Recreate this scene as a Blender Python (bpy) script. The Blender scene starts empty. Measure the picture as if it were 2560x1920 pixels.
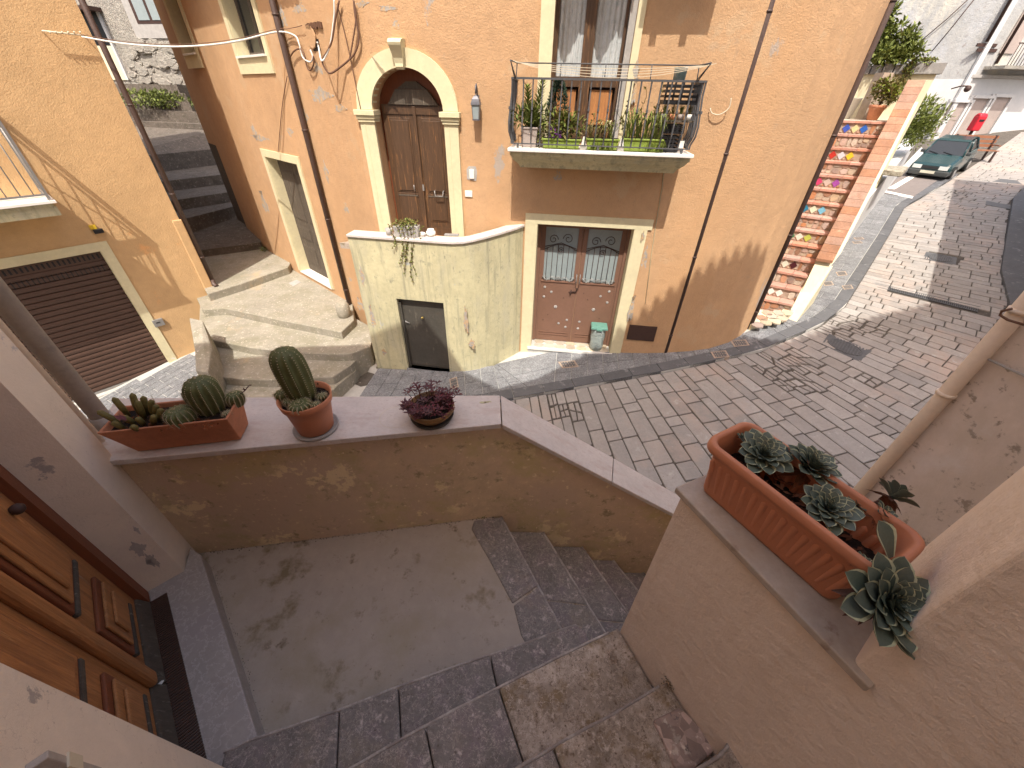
import bpy, bmesh, math, random
from mathutils import Vector, Matrix
random.seed(7)
R_=random.Random(11)
sc=bpy.context.scene
COL=sc.collection
# ------------------------------------------------------------------ camera
F=961.0; CX,CY=1280.0,960.0
nad=Vector((-30/F,-1281/F,-1)).normalized()
Zc=-nad; fw=Vector((0,0,-1)); Yc=(fw-Zc*fw.dot(Zc)).normalized(); Xc=Yc.cross(Zc)
RM=Matrix((Xc,Yc,Zc))                       # camera axes -> world
CAMP=Vector((0,0,4.5))
cam=bpy.data.cameras.new('camera'); co=bpy.data.objects.new('camera',cam); COL.objects.link(co)
cam.sensor_width=36; cam.lens=36*F/2560; cam.clip_start=0.02; cam.clip_end=3000
co.matrix_world=Matrix.Translation(CAMP)@RM.to_4x4(); sc.camera=co
# ------------------------------------------------------------------ light
EL,AZ=60.0,5.0
w=bpy.data.worlds.new('World'); sc.world=w; w.use_nodes=True
nt=w.node_tree; bg=nt.nodes['Background']; sky=nt.nodes.new('ShaderNodeTexSky'); sky.sky_type='NISHITA'
sky.sun_disc=False; sky.sun_elevation=math.radians(EL); sky.sun_rotation=math.radians(180+AZ); sky.air_density=1.1; sky.dust_density=4.0
wb_=nt.nodes.new('ShaderNodeMix'); wb_.data_type='RGBA'; wb_.blend_type='MULTIPLY'; wb_.inputs[0].default_value=1; nt.links.new(sky.outputs[0],wb_.inputs[6]); wb_.inputs[7].default_value=(1.10,1.0,.90,1)   # camera white balance
nt.links.new(wb_.outputs[2],bg.inputs[0]); bg.inputs[1].default_value=0.15
sl=bpy.data.lights.new('sun','SUN'); sl.energy=2.5; sl.angle=math.radians(.3); sl.color=(1,.95,.85)
so=bpy.data.objects.new('sun',sl); COL.objects.link(so)
a=math.radians(AZ); e=math.radians(EL)
SD=Vector((math.sin(a)*math.cos(e),math.cos(a)*math.cos(e),-math.sin(e)))
so.rotation_euler=SD.to_track_quat('-Z','Y').to_euler(); so.location=(0,-20,40)
vs=sc.view_settings; vs.view_transform='Standard'; vs.look='None'; vs.exposure=1.18; vs.gamma=1; vs.use_curve_mapping=False
# ------------------------------------------------------------------ helpers
def ray(u,v): return RM@Vector(((u-CX)/F,-(v-CY)/F,-1))
def oz(u,v,z): r=ray(u,v); return CAMP+r*((z-4.5)/r.z)
def oy(u,v,y): r=ray(u,v); return CAMP+r*(y/r.y)
def gz(x,y): return .09*x+.08*y-.69-(.05*(-3.2-x) if x<-3.2 else 0)
def og(u,v,h=0):
    r=ray(u,v); t=(-.69+h-4.5)/(r.z-.09*r.x-.08*r.y); p=CAMP+r*t
    if p.x<-3.2:
        t=(-.69+h-.16-4.5)/(r.z-.14*r.x-.08*r.y); p=CAMP+r*t
    return p
class Wl:
    def __init__(s,p,q):
        s.o=Vector((p[0],p[1],0)); d=Vector((q[0]-p[0],q[1]-p[1],0)); s.L=d.length; s.d=d.normalized(); s.n=Vector((s.d.y,-s.d.x,0))
    def __call__(s,u,v,off=0):
        r=ray(u,v); o=s.o+s.n*off; t=(o-CAMP).dot(s.n)/r.dot(s.n); p=CAMP+r*t
        return (p-s.o).dot(s.d),p.z
    def s(s_,u,v,off=0): return s_(u,v,off)[0]
    def z(s_,u,v,off=0): return s_(u,v,off)[1]
    def p(s,a,z,off=0): q=s.o+s.d*a+s.n*off; return Vector((q.x,q.y,z))
    def px(s,u,v,off=0): a,z=s(u,v,off); return s.p(a,z,off)
def V(*a): return Vector(a)
class B:
    def __init__(s): s.v=[];s.f=[];s.m=[];s.sm=[]
    def add(s,vs,fs,m=0,sm=False):
        k=len(s.v); s.v+= [Vector(x) for x in vs]; s.f+=[tuple(i+k for i in f) for f in fs]; s.m+=[m]*len(fs); s.sm+=[sm]*len(fs); return s
    def hexa(s,p,m=0):  # p: 4 bottom (ccw), 4 top
        return s.add(p,[(3,2,1,0),(4,5,6,7),(0,1,5,4),(1,2,6,5),(2,3,7,6),(3,0,4,7)],m)
    def box(s,x0,x1,y0,y1,z0,z1,m=0,T=None):
        p=[V(x0,y0,z0),V(x1,y0,z0),V(x1,y1,z0),V(x0,y1,z0),V(x0,y0,z1),V(x1,y0,z1),V(x1,y1,z1),V(x0,y1,z1)]
        if T: p=[T@q for q in p]
        return s.hexa(p,m)
    def wb(s,W,s0,s1,z0,z1,o0,o1,m=0):
        if o0>o1:o0,o1=o1,o0
        return s.hexa([W.p(s0,z0,o1),W.p(s1,z0,o1),W.p(s1,z0,o0),W.p(s0,z0,o0),W.p(s0,z1,o1),W.p(s1,z1,o1),W.p(s1,z1,o0),W.p(s0,z1,o0)],m)
    def prism(s,poly,z0,z1,m=0):   # poly of (x,y), ccw; z0/z1 number or function
        f0=z0 if callable(z0) else (lambda x,y:z0); f1=z1 if callable(z1) else (lambda x,y:z1)
        n=len(poly); a=sum(poly[i][0]*poly[(i+1)%n][1]-poly[(i+1)%n][0]*poly[i][1] for i in range(n))
        if a<0: poly=poly[::-1]
        vs=[V(q[0],q[1],f0(q[0],q[1])) for q in poly]+[V(q[0],q[1],f1(q[0],q[1])) for q in poly]
        return s.add(vs,[tuple(range(n-1,-1,-1)),tuple(range(n,2*n))]+[(i,(i+1)%n,n+(i+1)%n,n+i) for i in range(n)],m)
    def wprism(s,W,poly,o0,o1,m=0):  # poly of (s,z) on a wall, extruded along normal
        if o0>o1:o0,o1=o1,o0
        n=len(poly); a=sum(poly[i][0]*poly[(i+1)%n][1]-poly[(i+1)%n][0]*poly[i][1] for i in range(n))
        if a<0: poly=poly[::-1]
        vs=[W.p(q[0],q[1],o0) for q in poly]+[W.p(q[0],q[1],o1) for q in poly]
        return s.add(vs,[tuple(range(n-1,-1,-1)),tuple(range(n,2*n))]+[(i,(i+1)%n,n+(i+1)%n,n+i) for i in range(n)],m)
    def tube(s,pts,r,n=8,m=0,cap=True):
        pts=[Vector(p) for p in pts]; rs=r if isinstance(r,(list,tuple)) else [r]*len(pts)
        k=len(s.v); N=len(pts); up=None; vs=[]
        for i,p in enumerate(pts):
            t=(pts[min(i+1,N-1)]-pts[max(i-1,0)]).normalized()
            if up is None: up=t.orthogonal().normalized()
            up=(up-t*up.dot(t)); up=up.normalized() if up.length>1e-6 else t.orthogonal().normalized()
            b=t.cross(up)
            for j in range(n): th=2*math.pi*j/n; vs.append(p+(up*math.cos(th)+b*math.sin(th))*rs[i])
        fs=[(i*n+j,i*n+(j+1)%n,(i+1)*n+(j+1)%n,(i+1)*n+j) for i in range(N-1) for j in range(n)]
        s.add(vs,fs,m,n>4)
        if cap: s.add([],[]) ; s.f+=[tuple(k+j for j in range(n-1,-1,-1)),tuple(k+(N-1)*n+j for j in range(n))]; s.m+=[m,m]; s.sm+=[False,False]
        return s
    def lathe(s,c,prof,n=24,m=0,rib=0,nr=0,tw=0,T=None,cap=True):
        c=Vector(c); vs=[]
        for r,z in prof:
            for j in range(n):
                th=2*math.pi*j/n; rr=r*(1+rib*(abs(math.cos(nr*th/2))-.6)) if nr else r
                q=V(rr*math.cos(th),rr*math.sin(th),z)
                if T: q=T@q
                vs.append(c+q)
        N=len(prof); fs=[(i*n+j,i*n+(j+1)%n,(i+1)*n+(j+1)%n,(i+1)*n+j) for i in range(N-1) for j in range(n)]
        k=len(s.v); s.add(vs,fs,m,True)
        if cap: s.f+=[tuple(k+j for j in range(n-1,-1,-1)),tuple(k+(N-1)*n+j for j in range(n))]; s.m+=[m,m]; s.sm+=[False,False]
        return s
    def sph(s,c,r,n=10,m=0,sc3=(1,1,1)):
        prof=[(max(1e-4,math.sin(math.pi*i/(n-2))),-math.cos(math.pi*i/(n-2))) for i in range(n-1)]
        T=Matrix.Diagonal((r*sc3[0],r*sc3[1],r*sc3[2])); return s.lathe(c,prof,n,m,T=T,cap=False)
    def build(s,name,mats,parent=None,label=None,cat=None,group=None,kind=None,origin=None,bevel=0):
        me=bpy.data.meshes.new(name)
        zs=min(v.z for v in s.v); cx=(min(v.x for v in s.v)+max(v.x for v in s.v))/2; cy=(min(v.y for v in s.v)+max(v.y for v in s.v))/2
        c=Vector(origin) if origin else V(cx,cy,zs)
        me.from_pydata([v-c for v in s.v],[],s.f)
        if not isinstance(mats,(list,tuple)): mats=[mats]
        for mt in mats: me.materials.append(mt)
        me.polygons.foreach_set('material_index',s.m); me.polygons.foreach_set('use_smooth',s.sm)
        me.update()
        o=bpy.data.objects.new(name,me); COL.objects.link(o); place(o,c,parent)
        if bevel:
            bv=o.modifiers.new('bevel','BEVEL'); bv.width=bevel; bv.segments=2; bv.limit_method='ANGLE'; bv.angle_limit=math.radians(35)
        tag(o,label,cat,group,kind); return o
WL={}
def place(o,c,parent=None):
    WL[o.name]=Vector(c)
    if parent: o.parent=parent; o.location=Vector(c)-WL[parent.name]
    else: o.location=c
def tag(o,label=None,cat=None,group=None,kind=None):
    if label:o['label']=label
    if cat:o['category']=cat
    if group:o['group']=group
    if kind:o['kind']=kind
def thing(name,loc,label,cat,group=None,kind=None):
    o=bpy.data.objects.new(name,None); COL.objects.link(o); o.empty_display_size=.1; place(o,loc); tag(o,label,cat,group,kind); return o
def share(me,name,M,parent,label=None):   # another object using the mesh me, world matrix M
    o=bpy.data.objects.new(name,me); COL.objects.link(o); o.parent=parent; WL[o.name]=M.translation.copy()
    o.matrix_basis=Matrix.Translation(-WL[parent.name])@M
    if label:o['label']=label
    return o
# ------------------------------------------------------------------ materials
def mat(name,c,rough=.8,var=.12,vs_=3,bump=.3,bs=60,patches=(),metal=0,stretch=None,rnd=0,spec=.35,c2=None,veins=(),speck=0,trans=0,bd=.004,coord=None,streak=0):
    """procedural surface: base colour mottled by two noises, patches=[(scale,lo,hi,colour,(sx,sy,sz))]"""
    m=bpy.data.materials.new(name); m.use_nodes=True; t=m.node_tree; N=t.nodes; L=t.links; bs_=N['Principled BSDF']
    geo=N.new('ShaderNodeNewGeometry'); src=geo.outputs['Position']
    if coord=='obj': tc=N.new('ShaderNodeTexCoord'); src=tc.outputs['Object']
    def mp(sx):
        q=N.new('ShaderNodeVectorMath'); q.operation='MULTIPLY'; L.new(src,q.inputs[0]); q.inputs[1].default_value=sx; return q.outputs[0]
    def noise(sc_,det=5,vec=None,ro=.6):
        n=N.new('ShaderNodeTexNoise'); n.inputs['Scale'].default_value=sc_; n.inputs['Detail'].default_value=det; n.inputs['Roughness'].default_value=ro
        L.new(vec or src,n.inputs['Vector']); return n.outputs['Fac']
    def ramp(f,lo,hi,a=0,b=1):
        r=N.new('ShaderNodeMapRange'); r.inputs['From Min'].default_value=lo; r.inputs['From Max'].default_value=hi; r.inputs['To Min'].default_value=a; r.inputs['To Max'].default_value=b; L.new(f,r.inputs['Value']); return r.outputs[0]
    def mix(f,A,Bc,bt='MIX'):
        x=N.new('ShaderNodeMix'); x.data_type='RGBA'; x.blend_type=bt
        for s_,v_ in ((x.inputs[0],f),(x.inputs[6],A),(x.inputs[7],Bc)):
            if isinstance(v_,(int,float)): s_.default_value=v_
            elif isinstance(v_,tuple): s_.default_value=(*v_[:3],1)
            else: L.new(v_,s_)
        return x.outputs[2]
    sv=mp(stretch) if stretch else None
    c2=c2 or tuple(min(1,x*(1-2.2*var)) for x in c)
    f=ramp(noise(vs_,8,sv,.65),.3,.7)
    col=mix(f,c,c2)
    f2=ramp(noise(vs_*7,6,sv,.7),.25,.75,1-var*1.3,1+var*1.3)
    hs=N.new('ShaderNodeHueSaturation'); L.new(f2,hs.inputs['Value']); L.new(col,hs.inputs['Color']); col=hs.outputs[0]
    if rnd:
        oi=N.new('ShaderNodeObjectInfo'); h2=N.new('ShaderNodeHueSaturation'); L.new(ramp(oi.outputs['Random'],0,1,1-rnd,1+rnd),h2.inputs['Value']); L.new(col,h2.inputs['Color'])
        m1=N.new('ShaderNodeMath'); m1.operation='MULTIPLY'; m1.inputs[1].default_value=17.3; L.new(oi.outputs['Random'],m1.inputs[0]); m2=N.new('ShaderNodeMath'); m2.operation='FRACT'; L.new(m1.outputs[0],m2.inputs[0])
        L.new(ramp(m2.outputs[0],0,1,1-rnd*1.4,1+rnd*1.4),h2.inputs['Saturation']); col=h2.outputs[0]
    for k,(ps,lo,hi,pc,st) in enumerate(patches):
        v=mp(st) if st else None
        # offset each patch layer
        if v is None:
            q=N.new('ShaderNodeVectorMath'); q.operation='ADD'; L.new(src,q.inputs[0]); q.inputs[1].default_value=(k*3.7+1.1,k*5.1,k*2.3); v=q.outputs[0]
        col=mix(ramp(noise(ps,9,v,.68),lo,hi),col,pc)
    for k,(ps,wd,pc,st) in enumerate(veins):
        q=N.new('ShaderNodeVectorMath'); q.operation='ADD'; L.new(mp(st) if st else src,q.inputs[0]); q.inputs[1].default_value=(k*7.7+2.1,k*2.1,k*4.3)
        nn=noise(ps,7,q.outputs[0],.62); s1=N.new('ShaderNodeMath'); s1.operation='SUBTRACT'; L.new(nn,s1.inputs[0]); s1.inputs[1].default_value=.5; s2=N.new('ShaderNodeMath'); s2.operation='ABSOLUTE'; L.new(s1.outputs[0],s2.inputs[0])
        col=mix(ramp(s2.outputs[0],wd,0,0,.85),col,pc)
    if speck:
        vo=N.new('ShaderNodeTexVoronoi'); vo.inputs['Scale'].default_value=speck; L.new(src,vo.inputs['Vector'])
        h3=N.new('ShaderNodeHueSaturation'); h3.inputs['Saturation'].default_value=1
        sx=N.new('ShaderNodeSeparateColor'); L.new(vo.outputs['Color'],sx.inputs[0]); L.new(ramp(sx.outputs[0],0,1,.62,1.45),h3.inputs['Value']); L.new(col,h3.inputs['Color']); col=h3.outputs[0]
    L.new(col,bs_.inputs['Base Color'])
    bs_.inputs['Roughness'].default_value=rough; bs_.inputs['Metallic'].default_value=metal; bs_.inputs['Specular IOR Level'].default_value=spec
    if trans: bs_.inputs['Transmission Weight'].default_value=trans
    if bump:
        bn=N.new('ShaderNodeBump'); bn.inputs['Strength'].default_value=bump; bn.inputs['Distance'].default_value=bd
        ad=N.new('ShaderNodeMath'); ad.operation='ADD'; L.new(noise(bs,6,sv,.7),ad.inputs[0]); L.new(noise(bs*.12,4,sv),ad.inputs[1]); L.new(ad.outputs[0],bn.inputs['Height']); L.new(bn.outputs[0],bs_.inputs['Normal'])
    return m
MT={}
GREYPL=(.36,.34,.32)
MT['orange']=mat('orange_plaster',(.56,.35,.195),.9,.07,.9,.9,45,[(1.1,.60,.64,(.52,.35,.21),None),(1.0,.65,.665,GREYPL,(1,1,.55)),(2.6,.62,.72,(.44,.30,.19),None),(30,.60,.74,(.36,.22,.13),None),(.7,.5,.75,(.52,.31,.16),(1,1,.25))],bd=.012)
MT['orangeL']=mat('ochre_plaster',(.60,.39,.20),.9,.06,.9,.9,40,[(1.6,.62,.75,(.72,.38,.16),None),(30,.68,.78,(.6,.34,.15),None)],bd=.012)
MT['yellow']=mat('yellow_old_plaster',(.60,.55,.35),.92,.1,1.4,.7,30,[(1.7,.5,.66,(.48,.45,.32),(1,1,.35)),(9,.58,.72,(.30,.29,.21),None),(2.2,.655,.69,(.42,.43,.42),None),(3.2,.52,.68,(.34,.32,.22),(3,3,.22)),(14,.60,.70,(.26,.25,.19),(2,2,.5))],bd=.01)
MT['cream']=mat('cream_paint',(.68,.61,.40),.85,.06,2,.4,60,[(5,.62,.74,(.52,.49,.38),None),(2.5,.68,.70,(.62,.62,.6),None)])
MT['beige']=mat('beige_render',(.88,.73,.60),.9,.035,.8,.9,22,[(3,.50,.75,(.78,.63,.50),(4,4,.45)),(2.5,.60,.8,(.76,.61,.48),None),(.9,.55,.8,(.90,.76,.62),None),(5,.66,.72,(.66,.52,.40),None)],veins=[(.8,.0009,(.68,.54,.43),None)],bd=.010)
MT['beigeL']=mat('beige_render_peeling',(.84,.72,.60),.9,.05,1.2,.4,110,[(2.2,.61,.635,(.52,.47,.45),None),(1.4,.52,.7,(.70,.60,.52),None),(5,.67,.70,(.42,.37,.34),None)],veins=[(1.1,.001,(.6,.5,.42),None)])
MT['par']=mat('mouldy_plaster',(.74,.57,.38),.92,.10,1.6,.6,50,[(1.1,.40,.56,(.64,.49,.36),None),(2.2,.575,.59,(.84,.70,.46),None),(5,.54,.68,(.55,.45,.26),None),(1.6,.54,.70,(.60,.50,.24),None),(12,.58,.70,(.34,.27,.16),None),(30,.60,.66,(.84,.70,.48),None)],bd=.008)
MT['cement']=mat('cement_floor',(.44,.37,.31),.92,.06,1.8,.35,120,[(2.0,.50,.70,(.35,.29,.21),None),(3.3,.56,.66,(.22,.175,.11),None),(9,.60,.70,(.17,.135,.09),None),(40,.62,.70,(.24,.20,.15),None)])
MT['slab']=mat('dark_limestone',(.25,.22,.20),.7,.16,6,.5,90,[(7,.5,.62,(.22,.18,.18),None),(26,.56,.66,(.50,.42,.38),None),(60,.58,.66,(.13,.10,.09),None),(2.2,.56,.74,(.30,.24,.17),None)],spec=.3,veins=[(9,.006,(.52,.44,.40),None),(26,.012,(.44,.37,.33),None),(50,.012,(.10,.08,.075),None)])
MT['nosing']=mat('worn_edge',(.52,.46,.42),.8,.2,20,.5,90,[(11,.46,.58,(.27,.23,.21),None)])
MT['slabrust']=mat('stained_limestone',(.36,.29,.23),.8,.16,5,.7,70,[(5,.45,.62,(.55,.45,.37),None),(11,.50,.64,(.24,.17,.10),None),(34,.54,.66,(.50,.41,.34),None),(60,.56,.66,(.13,.09,.06),None)],veins=[(11,.008,(.60,.50,.43),None),(30,.014,(.13,.09,.06),None)])
MT['marble']=mat('pinkish_marble',(.66,.60,.56),.45,.07,5,.15,80,[(6,.52,.7,(.53,.43,.39),(1,3,1)),(2.5,.62,.75,(.70,.62,.57),None),(50,.56,.66,(.50,.41,.37),(1,2,1))],spec=.5)
MT['marbleG']=mat('grey_marble',(.40,.36,.33),.5,.07,6,.15,80,[(2,.5,.7,(.35,.31,.30),None)],spec=.5,veins=[(17,.02,(.52,.47,.46),None)])
MT['white']=mat('white_marble',(.80,.77,.72),.5,.04,4,.1,80,[(6,.62,.8,(.62,.58,.52),None)])
MT['terracotta']=mat('terracotta',(.58,.24,.13),.75,.12,5,.35,120,[(4,.6,.72,(.62,.36,.24),None),(8,.66,.76,(.30,.13,.09),None)])
MT['plastic']=mat('terracotta_plastic',(.56,.22,.115),.5,.04,4,.12,200,[(3,.6,.8,(.50,.19,.10),None),(18,.7,.8,(.55,.3,.2),None)],spec=.4)
MT['soil']=mat('soil',(.035,.022,.016),.95,.3,20,1,60,[(40,.55,.65,(.12,.07,.045),None)],bd=.02)
MT['cactus']=mat('cactus_green',(.13,.145,.055),.6,.15,14,.3,90,[(9,.6,.75,(.15,.15,.07),None)])
MT['spine']=mat('spine_pale',(.55,.48,.33),.7,.05,5,0)
MT['succ']=mat('succulent_leaf',(.125,.155,.12),.5,.1,20,.1,90,[(30,.6,.8,(.2,.24,.16),None)],rnd=.12)
MT['succedge']=mat('succulent_leaf_rim',(.55,.56,.36),.55,.1,20,0)
MT['dry']=mat('dry_leaf',(.22,.09,.05),.9,.2,20,.2,90,rnd=.3)
MT['purple']=mat('purple_leaf',(.14,.045,.055),.6,.2,14,0,rnd=.2)
MT['wood']=mat('varnished_wood',(.10,.054,.029),.45,.16,2.5,.25,30,[(4,.56,.68,(.24,.115,.045),(9,9,.7)),(3,.60,.72,(.065,.033,.018),(6,6,.6))],stretch=(14,14,1),spec=.5)
MT['wooddoor']=mat('weathered_wood',(.50,.22,.08),.6,.2,2.2,.4,30,[(3,.5,.66,(.28,.12,.05),(12,12,.8)),(3.5,.60,.70,(.62,.34,.15),(9,9,.9)),(2.4,.64,.72,(.36,.31,.25),(7,7,1.2))],stretch=(14,14,1))
MT['woodred']=mat('red_brown_frame',(.22,.07,.03),.55,.1,3,.3,40,stretch=(14,14,1))
MT['woodgrey']=mat('grey_bare_wood',(.115,.093,.072),.85,.15,3,.6,40,[(4,.57,.70,(.26,.22,.17),(12,12,1)),(5,.62,.7,(.09,.06,.04),(12,12,1))],stretch=(14,14,1))
MT['brownpaint']=mat('brown_metal_door',(.21,.115,.08),.55,.06,3,.15,50)
MT['brown']=mat('brown_shutter',(.092,.052,.038),.5,.08,4,.15,50)
MT['browndk']=mat('dark_brown_metal',(.065,.035,.028),.6,.1,5,.1,50)
MT['pipe']=mat('brown_downpipe',(.10,.065,.055),.45,.12,4,.1,50,[(5,.62,.75,(.2,.13,.1),None)])
MT['iron']=mat('grey_iron',(.10,.10,.105),.45,.1,6,.1,60)
MT['ironL']=mat('light_iron',(.30,.29,.28),.4,.1,6,.1,60,metal=.3)
MT['lampm']=mat('lamp_metal',(.16,.16,.18),.45,.08,6,.1,60,metal=.4)
MT['dkgrey']=mat('dark_grey_door',(.085,.077,.065),.6,.12,4,.25,60,[(6,.6,.7,(.17,.15,.12),(1,1,.3))])
MT['black']=mat('black_plastic',(.02,.02,.022),.5,.1,6,0)
MT['glassd']=mat('window_glass',(.03,.033,.035),.12,.05,2,0,spec=.7)
MT['frost']=mat('frosted_glass',(.30,.35,.36),.4,.06,3,.1,60)
MT['curtain']=mat('lace_curtain',(.56,.58,.58),.9,.1,12,.8,30,[(14,.56,.6,(.40,.43,.44),(1,1,.7))],bd=.01)
MT['gold']=mat('brass',(.6,.45,.15),.3,.05,5,0,metal=.9)
MT['stepst']=mat('old_cement_steps',(.36,.33,.27),.95,.12,1.6,1,34,[(2,.45,.62,(.26,.24,.18),None),(20,.585,.63,(.52,.48,.40),None),(5,.60,.72,(.19,.18,.12),None),(1.2,.58,.7,(.42,.33,.22),None)],bd=.02)
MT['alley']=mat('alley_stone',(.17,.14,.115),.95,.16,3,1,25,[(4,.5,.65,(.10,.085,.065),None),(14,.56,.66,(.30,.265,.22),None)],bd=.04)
MT['pave']=mat('blue_grey_slab',(.20,.205,.215),.7,.1,3,.35,70,[(7,.52,.66,(.27,.27,.28),None),(1.2,.5,.7,(.13,.13,.14),None)],rnd=.08,speck=90)
MT['kerb']=mat('kerb_slab',(.12,.122,.13),.7,.1,3,.35,70,[(6,.58,.7,(.25,.25,.26),None)],rnd=.07)
MT['grout']=mat('mortar_bed',(.12,.105,.09),.95,.2,6,.8,50,[(8,.62,.7,(.45,.42,.38),None)])
MT['groutL']=mat('pale_grout',(.52,.51,.48),.95,.1,6,.5,50)
MT['stone']=mat('paving_limestone',(.34,.315,.295),.75,.08,4,.45,60,[(9,.56,.68,(.29,.265,.25),None),(.6,.50,.66,(.40,.32,.275),None),(26,.62,.70,(.18,.16,.15),None),(5,.6,.7,(.44,.42,.40),None)],rnd=.15)
MT['cast']=mat('cast_iron',(.12,.12,.125),.55,.1,8,.3,60)
MT['gratef']=mat('cover_frame',(.42,.33,.26),.7,.1,8,.2,60)
MT['brick']=mat('terracotta_tile',(.38,.215,.145),.85,.16,4,.6,60,[(7,.52,.7,(.27,.15,.10),None),(5,.60,.72,(.46,.33,.22),None)],rnd=.14)
MT['tread']=mat('pink_tread_tile',(.56,.31,.24),.8,.1,4,.4,60,[(9,.6,.72,(.42,.22,.17),None)],rnd=.14)
MT['crazy']=mat('crazy_paving',(.42,.27,.20),.8,.1,5,.4,60,rnd=.35)
MT['crazyp']=mat('crazy_paving_pale',(.52,.44,.34),.8,.1,5,.4,60,rnd=.2)
MT['peach']=mat('pale_cream_render',(.72,.66,.47),.9,.06,2,.4,60,[(4,.6,.75,(.55,.52,.42),None)])
MT['leaf']=mat('green_leaf',(.085,.12,.03),.6,.2,6,0,rnd=.2,c2=(.16,.18,.04))
MT['leafy']=mat('light_green_leaf',(.22,.25,.055),.6,.2,6,0,c2=(.12,.16,.03))
MT['leafd']=mat('dark_blue_green_leaf',(.035,.065,.04),.6,.2,16,0)
MT['leafb']=mat('olive_brown_leaf',(.12,.10,.03),.6,.3,16,0,c2=(.2,.16,.05))
MT['stem']=mat('brown_stem',(.14,.09,.05),.8,.2,9,0)
MT['lime']=mat('lime_green_plastic',(.25,.33,.06),.5,.05,4,0)
MT['purplep']=mat('violet_plastic',(.16,.04,.22),.5,.05,4,0)
MT['taupe']=mat('taupe_pot',(.38,.32,.29),.7,.05,4,.1,60)
MT['wpot']=mat('white_ceramic',(.8,.78,.72),.4,.03,4,0)
MT['gpot']=mat('grey_stone_pot',(.42,.40,.38),.85,.1,6,.3,60)
MT['bin']=mat('green_bin_lid',(.12,.27,.22),.5,.05,4,.05,60)
MT['bag']=mat('plastic_bag',(.40,.46,.44),.35,.15,14,1,30,bd=.03)
MT['rubble']=mat('rubble_wall',(.42,.39,.34),.95,.14,2.5,1,12,[(5,.5,.6,(.30,.27,.24),None),(9,.6,.66,(.13,.12,.10),None),(3,.6,.72,(.52,.49,.44),None)],bd=.08)
MT['greywall']=mat('grey_white_render',(.40,.40,.395),.92,.08,.5,.9,10,[(.6,.45,.6,(.41,.42,.44),(1,1,.6)),(3.2,.60,.66,(.28,.26,.25),None),(.5,.52,.65,(.56,.53,.45),(1,1,.3)),(9,.60,.66,(.30,.29,.28),None)],bd=.03)
MT['whitewall']=mat('white_wall',(.58,.575,.57),.9,.04,.8,.3,20,[(2.5,.68,.78,(.6,.58,.55),None)])
MT['doorfar']=mat('far_door_grey_brown',(.40,.33,.30),.8,.08,2,0)
MT['slate']=mat('grey_planter_stone',(.30,.29,.28),.8,.1,5,.3,40,[(7,.58,.68,(.42,.40,.38),None)],rnd=.1)
MT['red']=mat('red_paint',(.50,.02,.035),.4,.03,4,0)
MT['teal']=mat('dark_teal_car_paint',(.012,.045,.05),.18,.04,2,0,spec=.6)
MT['carpl']=mat('car_grey_plastic',(.06,.065,.065),.5,.05,4,0)
MT['lens']=mat('headlight_lens',(.55,.56,.55),.15,.03,4,0,spec=.8)
MT['plate']=mat('number_plate',(.66,.64,.52),.5,.03,4,0)
MT['tyre']=mat('tyre_rubber',(.02,.02,.02),.8,.1,9,0)
MT['bench']=mat('bench_wood',(.30,.13,.07),.6,.1,6,0)
MT['cable']=mat('white_cable',(.72,.70,.66),.5,.04,5,0)
MT['cableb']=mat('brown_cable',(.16,.085,.055),.6,.1,5,0)
MT['rope']=mat('cream_line',(.66,.58,.44),.8,.05,5,0)
MT['tile']=mat('roof_tile',(.42,.2,.12),.85,.2,3,.4,30)
MT['lich']=mat('lichened_slab',(.42,.39,.32),.95,.15,9,.8,30,[(12,.52,.58,(.16,.13,.09),None)])
MT['paint']=mat('white_road_paint',(.78,.76,.72),.8,.05,5,.1,60)
MT['nwall']=mat('grimy_render',(.80,.70,.64),.92,.08,1.5,.6,40,[(1.4,.48,.62,(.62,.54,.47),(1,1,.5)),(2.6,.56,.61,(.20,.17,.14),(1.2,1.2,.45)),(14,.57,.64,(.34,.29,.24),None),(1.2,.6,.75,(.70,.66,.64),None)])
MT['npipe']=mat('beige_pipe',(.82,.70,.58),.7,.05,5,.2,60)
MT['gpipe']=mat('grey_painted_pipe',(.44,.39,.35),.75,.08,7,.3,80,[(9,.6,.7,(.33,.30,.28),None)])
TILEC=[mat('glazed_tile_%s'%n,c,.3,.04,5,0) for n,c in [('blue',(.05,.10,.45)),('cream_pattern',(.6,.55,.3)),('ultramarine',(.03,.12,.45)),('red',(.42,.04,.03)),('delft',(.55,.56,.62)),('yellow',(.7,.48,.04)),('pink',(.5,.06,.16)),('patterned',(.5,.42,.38)),('violet',(.3,.08,.35)),('petrol',(.03,.2,.33)),('mint',(.6,.65,.5)),('sky',(.18,.45,.62)),('green',(.03,.2,.08)),('ivory',(.7,.66,.58)),('lime',(.42,.5,.1)),('grey',(.3,.28,.27)),('dotted',(.6,.6,.5)),('maroon',(.06,.015,.02)),('plain_white',(.75,.72,.68))]]
# ================================================================== STRUCTURE
# ---- ground sheet
b=B()
xs=[-60,-30,-18,-12,-9,-6,-3.2,0,4,8,12,16,20,26,34,60,160]; ys=[-40,-20,-8,0,4,8,12,16,20,26,34,60,160]
def gh(x,y): return gz(x,y)-.03
n=len(xs)
b.add([V(x,y,gh(x,y)) for y in ys for x in xs],[(j*n+i,j*n+i+1,(j+1)*n+i+1,(j+1)*n+i) for j in range(len(ys)-1) for i in range(n-1)])
ground=b.build('ground',MT['grout'],kind='structure')
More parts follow.
